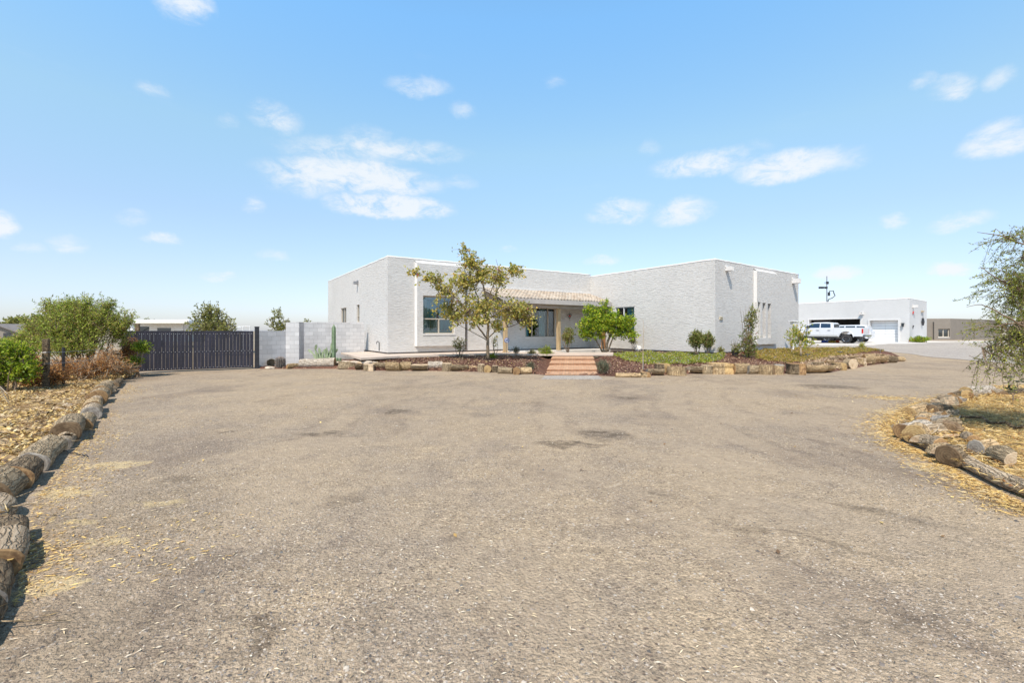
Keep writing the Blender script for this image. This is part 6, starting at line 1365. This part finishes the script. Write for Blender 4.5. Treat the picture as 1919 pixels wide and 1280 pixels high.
# --- trees beyond the gate and wall
def simple_tree(name, label, px, Y, ptop, wpx, lm, n, pyc=None, leaf=(.16, .09), trunk=True, zlow=.9, group=None, blobs=None):
    base = D(px, Y, 0); zt = ZY(ptop, Y); w = wpx / F * Y; h = zt
    limbs_ = [([base, base + Vector((0, 0, h * .35)), base + Vector((k * w * .16, k * .1, h * .75))], .07, .02) for k in (-2, -1, 0, 1, 2)]
    bl_ = blobs or [((base.x, Y, h * .55), (w * .46, w * .42, h * .28), 1.6), ((base.x - w * .05, Y, h * .78), (w * .28, w * .28, h * .20), 1.0), ((base.x + w * .22, Y, h * .5), (w * .3, w * .3, h * .2), .8)]
    return plant(name, label, 'tree', base, limbs_, bl_, n, 9, w * .13, leaf[0], leaf[1], lm, TRUNK, group, up=.4, twig_r=.012, shell=.55, drawn=.25)
simple_tree('shade_tree', 'bushy dark olive tree standing behind the dark gate', 396, 30, 567, 92, L_OLV, 420, leaf=(.15, .085))
simple_tree('shade_tree', 'smaller airy tree just behind the low block wall', 523, 34, 574, 50, L_OLV, 150, leaf=(.14, .075))
simple_tree('shade_tree', 'treetop barely showing over the tall block wall', 579, 33, 596, 38, L_OLV, 110, leaf=(.14, .08))
for k, (px, Y, pt2, w) in enumerate([(40, 110, 592, 60), (75, 118, 588, 46), (20, 125, 597, 40)]):
    simple_tree('distant_tree', ['distant green tree above the pale metal roof', 'taller distant tree touching the desert shrub outline', 'distant low tree at the far left horizon'][k], px, Y, pt2, w, L_OLV, 160, leaf=(.6, .35))
for k, px in enumerate((290, 276, 216)):
    simple_tree('distant_tree', ['tiny distant treetop above the trailer roof', 'second tiny treetop above the trailer roof', 'tiny distant treetop behind the desert shrub'][k], px, 160, 596, 14, L_OLV, 36, leaf=(.7, .4))

# --- desert shrubs on the left
def wild(label, px, Y, bls, n, lm, leaf, per=10, twl=.35, wood=TWIG, name='desert_shrub', up=.4, droop=0, drawn=.3, nst=9, flowers=None, shell=.55):
    base = D(px, Y, 0); limbs_ = []
    for (c_, rr, w_) in bls:
        for k in range(2): limbs_.append((curve_pts(base + Vector((rng.normal() * .15, rng.normal() * .1, -.02)), Vector(c_) + Vector((rng.normal() * rr[0] * .4, rng.normal() * rr[1] * .4, rr[2] * rng.uniform(.1, .6))), 4, .08), .028, .006))
    return plant(name, label, 'shrub', base, limbs_, bls, n, per, twl, leaf[0], leaf[1], lm, wood, up=up, droop=droop, twig_r=.006, shell=shell, drawn=drawn, flowers=flowers, crown_name='foliage', wood_n=5)
wild('large feathery yellow-green desert shrub beside the gate', 150, 15.5, [blob(150, 600, 15.5, 40, 28, 40, 1.6), blob(165, 575, 15.5, 10, 18, 10, .25), blob(128, 578, 15.5, 9, 18, 10, .2), blob(240, 600, 15.8, 10, 14, 10, .2), blob(110, 605, 15.5, 32, 26, 30, 1.2), blob(195, 600, 15.5, 22, 26, 20, .9), blob(140, 580, 15.5, 22, 18, 18, .6), blob(105, 585, 15.5, 14, 18, 12, .4), blob(198, 578, 15.5, 10, 15, 10, .3), blob(220, 608, 15.5, 18, 20, 18, .5), blob(150, 640, 15.5, 50, 22, 36, .8), blob(90, 575, 15.5, 12, 14, 10, .2), blob(130, 625, 15.3, 64, 26, 30, 2.6), blob(170, 610, 15.5, 26, 30, 30, 1.2), blob(120, 650, 15.0, 70, 18, 30, 1.0), blob(72, 615, 15.5, 24, 16, 20, .6), blob(225, 625, 15.8, 18, 22, 18, .5)], 2300, L_DES, (.095, .026), 18, .50, up=1.1, drawn=.10, nst=5)
wild('spreading pale green shrub left of the feathery one, in front of the far house', 55, 17, [blob(60, 640, 17, 34, 20, 26, 1.4), blob(25, 648, 17, 26, 14, 20, .8), blob(80, 622, 17, 24, 18, 20, .8)], 620, L_DES, (.11, .036), 12, .34, up=.5)
wild('dense bright green bush at the left edge below the far house', 15, 11.6, [blob(15, 665, 11.6, 34, 24, 30, 1.6), blob(40, 690, 11.6, 24, 28, 20, 1.0), blob(-5, 700, 11.6, 30, 28, 26, 1.0)], 800, L_BRI, (.07, .042), 13, .25, up=.4)
wild('dry rusty-brown brush in front of the wooden fence post', 75, 12.6, [blob(62, 688, 12.6, 20, 22, 18, 1.3), blob(100, 705, 12.6, 28, 14, 22, 1.0), blob(55, 715, 12.6, 18, 14, 16, .5)], 620, L_DRY, (.07, .026), 12, .28, up=.3, drawn=.4)
wild('dry pinkish-brown brush under the feathery shrub', 150, 14.3, [blob(150, 692, 14.3, 46, 14, 26, 1.4), blob(190, 684, 14.3, 36, 18, 24, 1.2), blob(120, 686, 14.3, 28, 14, 20, .7), blob(205, 665, 15, 16, 14, 14, .4), blob(225, 690, 15.5, 24, 12, 20, .5)], 900, L_DRY, (.07, .022), 10, .36, wood=TWIG_P, up=.2, drawn=.6)
wild('drooping half-dead shrub with brown top against the gate boards', 232, 16.6, [blob(245, 648, 16.6, 17, 18, 16, 1.0), blob(228, 665, 16.6, 18, 18, 16, .8)], 260, L_DRY, (.08, .026), 10, .3, up=.1, droop=.4, drawn=.4)
wild('small bright green branches leaning out over the gate foot', 256, 16.2, [blob(265, 652, 16.2, 13, 11, 11, 1.0), blob(255, 676, 16.2, 12, 7, 10, .6), blob(240, 685, 16.2, 14, 8, 12, .5)], 230, L_BRI, (.08, .03), 12, .25, up=.1)
# fence post and T-post
q = D(87, 12.3); fp = root('fence_post', 'weathered dark wooden fence post in the dry brush', 'post', q); mb = MB(); mb.box((q.x, q.y, .72), (.125, .125, 1.42), .4); mb.build('shaft', BARK_D, fp, bevel=.015)
q = D(118.5, 12.9); mb = MB(); mb.beam((q.x, q.y, 0), (q.x, q.y, 1.18), .035, .035); mb.beam((q.x + .03, q.y, 0), (q.x + .03, q.y, 1.18), .015, .05); tag(mb.build('steel_fence_post', METAL_D), 'thin dark steel fence post right of the wooden one', 'post')
mb = MB()
for z in (.75, 1.05): mb.tube([D(30, 12.0, z), D(87, 12.2, z + .02), D(118.5, 12.8, z), D(200, 15, z)], .006, 4)
tag(mb.build('fence_wire', METAL_G), 'two strands of wire strung between the fence posts', 'wire')
# pale cut sticks at the left edge
q = G(22, 768); mb = MB(); mb.tube([G(24, 768), D(-2, 9.4, ZY(722, 9.4))], [.012, .008], 5); mb.tube([G(22, 765), D(14, 9.5, ZY(738, 9.5)), D(0, 9.6, ZY(724, 9.6))], [.01, .008, .006], 5); tag(mb.build('bent_stick', TWIG_P), 'pale bent sticks leaning at the left edge', 'stick')

# --- mesquite at the right edge
Ym = 6.9; mb0 = Vector((9.6, 6.9, 0)); 
def Q_(px, py, dy=0.0): return D(px, Ym + dy, ZY(py, Ym + dy))
limbs = [([mb0, Vector((9.4, 6.9, .9)), Vector((9.0, 6.9, 1.6)), Vector((8.4, 6.9, 2.3)), Q_(1920, 480)], .13, .04), ([Vector((9.4, 6.9, 1.0)), Vector((8.6, 6.8, 1.7)), Q_(1930, 600), Q_(1880, 610, -.1), Q_(1820, 615, -.2)], .03, .004),
         ([Q_(1950, 560), Q_(1905, 540, .2), Q_(1865, 520, .2), Q_(1838, 500, .2)], .02, .004), ([Q_(1960, 500), Q_(1920, 460), Q_(1870, 440), Q_(1832, 435)], .018, .003), ([Q_(1940, 600, .3), Q_(1890, 640, .2), Q_(1840, 650, .1)], .014, .003),
         ([Q_(1935, 620, -.4), Q_(1880, 590, -.5), Q_(1840, 570, -.5), Q_(1812, 575, -.5)], .014, .003), ([Vector((9.4, 6.9, 1.2)), Vector((9.9, 7.3, 2.4)), Vector((10.0, 7.6, 3.6))], .09, .03)]
blob_ = blob
def blob(px, py, Y, rx, rz, ry=None, w=1.0): return blob_(px + (48 if px < 1925 else 15), py, Y, rx, rz, max((ry or rx) * 1.6, 60), w)
bl = [blob(1905, 480, Ym, 52, 45, 50, 1.0), blob(1900, 560, Ym, 56, 46, 50, 1.6), blob(1890, 625, Ym, 46, 26, 45, 1.4), blob(1862, 520, Ym, 26, 40, 30, .35), blob(1842, 660, Ym, 34, 26, 26, .40), blob(1900, 672, Ym, 40, 20, 30, .5), blob(1965, 540, Ym, 60, 110, 100, 3.0), blob(1850, 440, Ym, 22, 12, 14, .15), blob(1822, 600, Ym, 18, 24, 14, .18), blob(1815, 690, Ym, 12, 12, 10, .1), blob(2050, 520, Ym, 90, 130, 130, 3.4), blob(1906, 425, Ym, 24, 14, 20, .2)]
blob = blob_
plant('mesquite_tree', 'airy feathery tree drooping into the picture at the right edge', 'tree', mb0, limbs, bl, 1500, 22, .46, .050, .013, L_MESQ, TWIG, up=.05, droop=.35, twig_r=.0035, shell=.6, drawn=.22)
# little dark plant at right
q = G(1899, 762); lp = root('small_plant', 'little dark-leaved plant with forked stem inside the right log ring', 'plant', q); mb = MB(); Yp = q.y
def K_(px, py): return D(px, Yp, ZY(py, Yp))
mb.tube([q, K_(1899, 748), K_(1899, 742)], [.014, .012, .010], 6); mb.tube([K_(1899, 743), K_(1892, 730), K_(1889, 715), K_(1889, 708)], [.010, .008, .006, .004], 5); mb.tube([K_(1899, 743), K_(1906, 730), K_(1912, 718)], [.010, .008, .005], 5); mb.build('stem', TWIG, lp)
Cc, Dd = [], []
for (px, py, n_) in ((1889, 708, 7), (1888, 728, 9), (1893, 732, 5), (1896, 735, 5), (1913, 716, 8), (1908, 728, 6), (1889, 718, 4)):
    for k in range(n_): Cc.append(tuple(K_(px, py))); dd2 = rng.normal(size=3); dd2[2] = abs(dd2[2]) * .4; Dd.append(dd2)
V_, F_ = leaf_arrays(np.array(Cc), np.array(Dd), rng.uniform(.09, .14, len(Cc)), rng.uniform(.03, .045, len(Cc))); np_mesh('foliage', V_, F_, leaf_mat('leaf_dark', [(.035, .045, .02), (.06, .07, .03)], trans=.1), lp)
# plants at the garage side
bush('flowering_bush', 'low green bush with reddish flowers along the garage side wall', 'bush', 1724, 643, 631, 32, L_BRI, (.14, .07), 1.3, Y=44.5, z=.5, flowers=(14, .12, L_REDF), z_low=0, twl=.35)
# corner lamp post by the right wing
q = D(1487, 26.6, .5); lpst = root('lamp_post', 'short lamp post with pale lantern at the right corner of the house', 'lamp', q)
mb = MB(); mb.tube([q, D(1487, 26.6, ZY(634, 26.6))], .045, 10); mb.build('base', WHITE, lpst); mb = MB(); mb.tube([D(1487, 26.6, ZY(634, 26.6)), D(1487, 26.6, ZY(610, 26.6))], .03, 10); mb.build('pole', METAL_D, lpst)
c_ = D(1487, 26.6, ZY(606, 26.6)); mb = MB(); mb.box(c_, (.2, .2, .2), .3, taper=1.25); mb.build('lantern', simple('lantern_pale', (.7, .68, .6), .4, .05), lpst); mb = MB(); mb.box(c_ + Vector((0, 0, .13)), (.34, .34, .05), .3); mb.build('lantern_cap', WHITE, lpst)
# security sign on a stake
q = D(950, 22.9, .45); sg = root('yard_sign', 'small round blue and white yard sign on a stake by the left porch post', 'sign', q)
mb = MB(); mb.tube([q, q + Vector((0, 0, .55))], .012, 6); mb.build('stake', METAL_G, sg)
c_ = D(950, 22.9, ZY(638, 22.9)); mb = MB(); mb.tube([c_ + Vector((0, .006, 0)), c_ - Vector((0, .006, 0))], .125, 24); mb.build('plate', simple('sign_blue', (.04, .13, .55), .4, .03), sg)
mb = MB(); mb.tube([c_ - Vector((0, .007, .0)), c_ - Vector((0, .011, 0))], .100, 24); mb.build('sign_face', WHITE, sg)
mb = MB(); mb.box(c_ + Vector((-.015, -.014, .03)), (.11, .004, .035)); mb.box(c_ + Vector((.04, -.014, .045)), (.035, .004, .035), 0); mb.box(c_ + Vector((0, -.014, -.02)), (.10, .004, .02)); mb.build('sign_mark', MATS['sign_blue'], sg)
# solar path lights lying in the ground cover
for k, (px, py, Y_) in enumerate([(1514, 665, 22.4), (1575, 660, 25.6), (1650, 656.5, 28.0)]):
    q = D(px, Y_, ZY(py, Y_)); z0 = .4; sl = root('solar_light', ['round dark solar light beside the yellow-leaved young tree', 'round dark solar light in the middle of the olive ground cover', 'black solar light at the far tip of the ground cover'][k], 'garden light', q, 'solar lights in the ground cover')
    mb = MB(); mb.tube([q, q + Vector((0, 0, .04))], [.13, .11], 16); mb.build('disc', METAL_D, sl); mb = MB(); mb.tube([q - Vector((0, 0, .25)), q], .015, 6); mb.build('stake', METAL_G, sl)

# ================================================================== LITTER, CHIPS, STONES
def poly_mask(poly):
    P_ = np.array([(p.x, p.y) for p in poly])
    def inside(x, y):
        c_ = np.zeros(len(x), bool); j = len(P_) - 1
        for i in range(len(P_)):
            xi, yi, xj, yj = *P_[i], *P_[j]; m_ = ((yi > y) != (yj > y)) & (x < (xj - xi) * (y - yi) / (yj - yi + 1e-12) + xi); c_ ^= m_; j = i
        return c_
    return inside, P_.min(0), P_.max(0)
LPOLY = [G(-60, 1260), G(2, 1180), G(20, 1100), G(20, 1030), G(10, 960), G(55, 900), G(100, 850), G(140, 815), G(172, 780), G(190, 745), G(215, 722), G(255, 706), D(262, 17.3), D(180, 19.5), D(-60, 20), D(-500, 12), D(-900, 5), D(-700, 2.2)]
RPOLY = [G(1668, 800), G(1690, 775), G(1745, 757), G(1800, 742), G(1850, 730), G(1919, 728), G(2050, 730), G(2300, 745), G(2600, 800), G(2600, 1100), G(1990, 975), G(1900, 935), G(1820, 895), G(1740, 852), G(1690, 830)]
def dirt_sheet(name, poly, mat, lift=.09):
    ins, lo, hi = poly_mask(poly); st = .16; xs = np.arange(lo[0], hi[0], st); ys = np.arange(lo[1], hi[1], st); X, Yg = np.meshgrid(xs, ys); I_ = ins(X.ravel(), Yg.ravel()).reshape(X.shape)
    # soft inner distance by repeated erosion
    dist = I_.astype(float); cur = I_.copy()
    for k in range(5):
        e_ = cur.copy(); e_[1:] &= cur[:-1]; e_[:-1] &= cur[1:]; e_[:, 1:] &= cur[:, :-1]; e_[:, :-1] &= cur[:, 1:]; cur = e_; dist += cur
    Z = hgt(X, Yg) + np.where(dist > 0, (dist - 1.6) / 5 * lift, -.03) + rng.normal(size=X.shape) * .006 * (dist > 1)
    nx, ny = len(xs), len(ys); i = np.arange((nx - 1) * (ny - 1)); r, c = i // (nx - 1), i % (nx - 1); a = r * nx + c
    any_in = (dist.ravel()[a] + dist.ravel()[a + 1] + dist.ravel()[a + nx] + dist.ravel()[a + nx + 1]) > 0
    Fq = np.stack([a, a + 1, a + nx + 1, a + nx], 1)[any_in]; used, inv = np.unique(Fq.ravel(), return_inverse=True)
    V_ = np.stack([X, Yg, Z], -1).reshape(-1, 3)[used]; tag(np_mesh(name, V_, inv.reshape(-1, 4), mat, smooth=True), kind='structure'); return ins, lo, hi
insL, loL, hiL = dirt_sheet('verge', LPOLY, DIRT)
insR, loR, hiR = dirt_sheet('verge', RPOLY, STRAWG)
def scatter(n, ins, lo, hi, dens=None):
    out = np.zeros((0, 2))
    while len(out) < n:
        p_ = rng.uniform(lo, hi, (n * 2, 2)); k = ins(p_[:, 0], p_[:, 1])
        if dens is not None: k &= rng.uniform(size=len(p_)) < dens(p_[:, 0], p_[:, 1])
        out = np.concatenate([out, p_[k]])
    return out[:n]
def flat_litter(name, label, xy, L, Wd, mat, zoff=.04, tilt=.35, cat='litter', zf=None, hump=0.0):
    n = len(xy); z = (hgt(xy[:, 0], xy[:, 1]) if zf is None else zf(xy[:, 0], xy[:, 1])) + zoff + np.abs(rng.normal(size=n)) * hump
    a_ = rng.uniform(0, 6.28, n); D_ = np.stack([np.cos(a_), np.sin(a_), rng.normal(size=n) * tilt], 1); D_ = unit(D_)
    s_ = np.stack([-np.sin(a_), np.cos(a_), rng.normal(size=n) * tilt], 1); s_ = unit(s_); C0 = np.stack([xy[:, 0], xy[:, 1], z], 1); L_ = L * rng.uniform(.5, 1.4, n); W_ = Wd * rng.uniform(.6, 1.3, n)
    V_ = np.empty((n, 4, 3)); V_[:, 0] = C0 - D_ * L_[:, None] / 2; V_[:, 2] = C0 + D_ * L_[:, None] / 2; V_[:, 1] = C0 + s_ * W_[:, None] / 2 + [0, 0, .004]; V_[:, 3] = C0 - s_ * W_[:, None] / 2
    return tag(np_mesh(name, V_.reshape(-1, 3), np.arange(n * 4).reshape(n, 4), mat), label, cat, kind='stuff')
def dn(x, y): return np.clip((4.5 / np.maximum(np.hypot(x, y), 2.0)) ** 1.0, .12, 1)
nz = lambda x, y, f, p: np.sin(x * f + p) * np.sin(y * f * 1.2 + p * 2) + .6 * np.sin(x * f * 2.3 + y * f * 1.7 + p)
flat_litter('leaf_litter', 'thick golden leaf litter on the left verge', scatter(34000, insL, np.maximum(loL, [-17, 2]), hiL, lambda x, y: np.clip(.42 + .45 * nz(x, y, 1.3, 1.0) + .3 * nz(x, y, 3.1, 2.0), .04, 1)), .075, .035, L_LIT, .10, .45, hump=.03)
flat_litter('straw', 'dry straw and twigs strewn over the left verge', scatter(9000, insL, np.maximum(loL, [-15, 2]), hiL), .14, .006, L_STR, .10, .25, hump=.03)
flat_litter('straw', 'yellow straw covering the ground inside the right log ring', scatter(42000, insR, loR, np.minimum(hiR, [17, 14])), .11, .008, L_STR, .09, .3, hump=.02)
flat_litter('leaf_litter', 'brown leaf bits among the straw inside the right log ring', scatter(5000, insR, loR, np.minimum(hiR, [16, 14])), .04, .02, L_DRY, .10, .4, hump=.01)
# pieces of bark and branches lying on the left verge
xy = scatter(150, insL, np.maximum(loL, [-14, 2.6]), hiL); mb = MB()
for x, y in xy:
    z = float(hgt(x, y)) + .10; a_ = rng.uniform(0, 6.28); L_, w_ = rng.uniform(.10, .34), rng.uniform(.04, .10); d3 = Vector((math.cos(a_), math.sin(a_), rng.normal() * .15)); s3 = Vector((-math.sin(a_), math.cos(a_), rng.normal() * .3)); c3 = Vector((x, y, z)); k_ = 5; V_ = []
    for i in range(2):
        for j in range(k_): q_ = (j / (k_ - 1) - .5) * 2; V_.append(c3 + d3 * L_ * (i - .5) * (1 + rng.normal() * .08) + s3 * w_ * q_ + Vector((0, 0, w_ * .5 * (1 - q_ * q_))))
    mb.add(V_, [(j, j + 1, k_ + j + 1, k_ + j) for j in range(k_ - 1)])
tag(mb.build('bark_scraps', BARK_T), 'curled scraps of loose bark lying in the litter of the left verge', 'bark', kind='stuff')
for k, (pa, pb, r, lab) in enumerate([((60, 795), (110, 778), .035, 'flat piece of grey bark behind the thick textured log'), ((45, 800), (66, 786), .05, 'short charred branch stub in the golden litter'), ((30, 845), (95, 822), .03, 'long dark branch lying behind the long cracked log'), ((55, 763), (112, 757), .02, 'thin grey stick at the back of the litter'), ((0, 870), (60, 850), .025, 'pale stick lying across the litter at the left edge'), ((120, 757), (155, 755), .02, 'thin dark stick pointing at the smooth grey log')]):
    a_, b_ = G(*pa), G(*pb); mb = MB(); pts = curve_pts(a_ + Vector((0, 0, .07)), b_ + Vector((0, 0, .08)), 5, .06); mb.tube(pts, [r, r * .9, r * 1.1, r * .8, r * .7, r * .4], 6); tag(mb.build('branch', [BARK_D, BARK_G, TWIG_P][k % 3]), lab, 'branch', 'sticks on the left verge')
for k, (pa, pb, lab) in enumerate([((115, 848), (165, 858), 'thin black wire curling out from the left logs onto the gravel'), ((1745, 830), (1800, 800), 'pale curved cane over the right logs'), ((1800, 795), (1919, 822), 'long dark curved branch lying on the straw')]):
    a_, b_ = G(*pa), G(*pb); mb = MB(); pts = curve_pts(a_ + Vector((0, 0, .04)), b_ + Vector((0, 0, .03)), 8, .16); pts = [Vector((p.x, p.y, float(hgt(p.x, p.y)) + ((.012 + .02 * (i % 2)) if k == 0 else .13 + .03 * (i % 3)))) for i, p in enumerate(pts)]; mb.tube(pts, [.006, .008, .03][k] if k < 2 else .022, 5); tag(mb.build(['wire', 'cane', 'branch'][k], [METAL_D, TWIG_P, BARK_D][k]), lab, ['wire', 'cane', 'branch'][k])
xy = scatter(420, insL, np.maximum(loL, [-15, 2.4]), hiL); mb = MB()
for x, y in xy:
    a_ = rng.uniform(0, 6.28); L_ = rng.uniform(.15, .6); z = float(hgt(x, y)) + .12; p0_ = Vector((x, y, z)); d3 = Vector((math.cos(a_), math.sin(a_), rng.normal() * .12)) * L_; r = rng.uniform(.003, .010); mb.tube([p0_, p0_ + d3 * .5 + Vector(rng.normal(size=3)) * .03, p0_ + d3], [r, r * .8, r * .4], 4, cap=False)
tag(mb.build('twigs', BARK_G), 'dead twigs and broken sticks strewn over the left verge', 'twigs', kind='stuff')
xy = scatter(160, insR, loR, np.minimum(hiR, [15, 12])); mb = MB()
for x, y in xy:
    a_ = rng.uniform(0, 6.28); L_ = rng.uniform(.12, .45); z = float(hgt(x, y)) + .11; p0_ = Vector((x, y, z)); d3 = Vector((math.cos(a_), math.sin(a_), rng.normal() * .1)) * L_; r = rng.uniform(.003, .008); mb.tube([p0_, p0_ + d3 * .5 + Vector(rng.normal(size=3)) * .03, p0_ + d3], [r, r * .8, r * .4], 4, cap=False)
tag(mb.build('twigs', BARK_D), 'dead twigs lying on the straw inside the right log ring', 'twigs', kind='stuff')
# mulch chips on the bed
n = 26000; px_ = rng.uniform(690, 1520, n * 2); tt_ = rng.uniform(.0, .98, n * 2); keep = ~((px_ > 1010) & (px_ < 1130)); px_, tt_ = px_[keep][:n], tt_[keep][:n]
pts = np.array([tuple(bed_pt(a_, b_)) for a_, b_ in zip(px_, tt_)]); zmap = pts[:, 2]
flat_litter('mulch_chips', 'reddish-brown wood mulch chips over the planting bed', pts[:, :2], .075, .035, L_MUL, .02, .5, 'mulch', zf=lambda x, y: zmap, hump=.016)
n = 1500; k = rng.choice(len(pts), n); zm2 = pts[k, 2]
flat_litter('leaf_litter', 'pale fallen leaves on the mulch under the slender tree', pts[k][:, :2], .07, .045, L_LIT, .045, .4, 'litter', zf=lambda x, y: zm2)
pq_ = np.array([tuple(bed_pt(a_, b_)) for a_, b_ in zip(rng.uniform(1500, 1696, 9000), rng.uniform(0, .55, 9000))]); zm3 = pq_[:, 2]
flat_litter('wood_chips', 'tan bark scraps and sawdust among the logs at the bed end', pq_[:, :2], .09, .04, leaf_mat('bark_scrap', [(.50, .36, .22), (.60, .45, .30), (.36, .24, .14), (.22, .15, .09)], trans=0), .025, .4, 'wood chips', zf=lambda x, y: zm3, hump=.02)
# loose stones and chips on the drive
def drive_pts(n, ymin, ymax, pw):
    t_ = rng.uniform(0, 1, n); y = (ymin ** (1 - pw) + t_ * (ymax ** (1 - pw) - ymin ** (1 - pw))) ** (1 / (1 - pw)); x = rng.uniform(-1.25, 1.25, n) * y
    k = ~insL(x, y) & ~insR(x, y); return np.stack([x[k], y[k]], 1)
xy = drive_pts(48000, 1.9, 13, 1.25); xy = xy[rng.uniform(size=len(xy)) < np.clip(.55 + .4 * nz(xy[:, 0], xy[:, 1], .8, .4), .08, 1)]
n = len(xy); s_ = .0038 + .0055 * rng.uniform(size=n) ** 2.4 + .010 * (rng.uniform(size=n) < .010); z = hgt(xy[:, 0], xy[:, 1]); a_ = rng.uniform(0, 6.28, n); V_ = np.empty((n, 5, 3))
for k in range(4):
    an = a_ + k * 1.571 + rng.normal(size=n) * .25; rr = s_ * rng.uniform(.7, 1.35, n); V_[:, k, 0] = xy[:, 0] + rr * np.cos(an); V_[:, k, 1] = xy[:, 1] + rr * np.sin(an) ; V_[:, k, 2] = z - .001
V_[:, 4, 0] = xy[:, 0] + rng.normal(size=n) * s_ * .3; V_[:, 4, 1] = xy[:, 1] + rng.normal(size=n) * s_ * .3; V_[:, 4, 2] = z + s_ * rng.uniform(.45, .95, n)
b_ = np.arange(n)[:, None] * 5; Ft = np.concatenate([b_ + np.array([[k, (k + 1) % 4, 4]]) for k in range(4)], 0)
L_STO = leaf_mat('stone', [(.30, .25, .21), (.37, .31, .255), (.20, .17, .15), (.44, .38, .315), (.33, .25, .18), (.15, .145, .14), (.26, .22, .19), (.50, .44, .37), (.10, .09, .085)], trans=0, rough=.85, spec=.2)
tag(np_mesh('gravel', V_.reshape(-1, 3), Ft, L_STO), 'loose small stones scattered over the gravel drive', 'gravel', kind='stuff')
L_CHIP = leaf_mat('wood_chip', [(.52, .41, .26), (.58, .48, .34), (.36, .27, .18), (.60, .52, .41), (.20, .145, .10), (.14, .10, .075)], trans=0, rough=.85)
xy = drive_pts(11000, 1.9, 12, 1.3); fld = np.clip(.30 - .16 * xy[:, 0] / np.maximum(xy[:, 1], 1) + .3 * nz(xy[:, 0], xy[:, 1], 1.1, 2.0), .05, 1); xy = xy[rng.uniform(size=len(xy)) < fld]
flat_litter('wood_chips', 'pale wood splinters and chips scattered on the gravel drive', xy, .034, .0055, L_CHIP, .006, .10, 'wood chips', hump=.002)
# straw strewn along both edges of the drive
def edge_pts(n, line, spread, push):
    ps = [G(*q_) for q_ in line]; seg = rng.integers(0, len(ps) - 1, n); t_ = rng.uniform(0, 1, n); A_ = np.array([(p.x, p.y) for p in ps]); d_ = A_[seg + 1] - A_[seg]; nn3 = np.stack([d_[:, 1], -d_[:, 0]], 1); nn3 /= np.linalg.norm(nn3, axis=1, keepdims=True) + 1e-9
    off = np.abs(rng.normal(size=n)) ** 1.3 * spread; return A_[seg] + d_ * t_[:, None] + nn3 * (off * push)[:, None]
e = edge_pts(7000, [(20, 1180), (35, 1090), (55, 1020), (60, 950), (110, 880), (150, 835), (190, 790), (215, 745), (240, 722)][::-1], .42, -1)
e = e[rng.uniform(size=len(e)) < np.clip(.22 + .7 * nz(e[:, 0], e[:, 1], 1.7, .3), .03, .8)]
flat_litter('straw', 'straw and sawdust spilling from the left logs onto the gravel', e, .045, .008, L_STR, .007, .12, hump=.003)
e = edge_pts(22000, [(1800, 742), (1745, 757), (1690, 778), (1668, 800), (1690, 830), (1740, 852), (1820, 897), (1900, 937), (1990, 978)], .17, 1)
e2_ = e[rng.uniform(size=len(e)) < .36]
flat_litter('straw', 'straw spilling from the right log ring onto the gravel', e2_, .07, .007, L_STR, .008, .15, hump=.004)
e = np.stack([G(1665, 746).x + rng.normal(size=500) * .45, G(1665, 746).y + rng.normal(size=500) * .22], 1); flat_litter('straw', 'small patch of straw alone on the gravel short of the right logs', e, .08, .007, L_STR, .008, .12)
e = np.stack([rng.uniform(-9, 12, 260), rng.uniform(3, 16, 260)], 1); flat_litter('leaf_litter', 'few single dry leaves blown over the gravel drive', e, .04, .026, L_LIT, .012, .3)
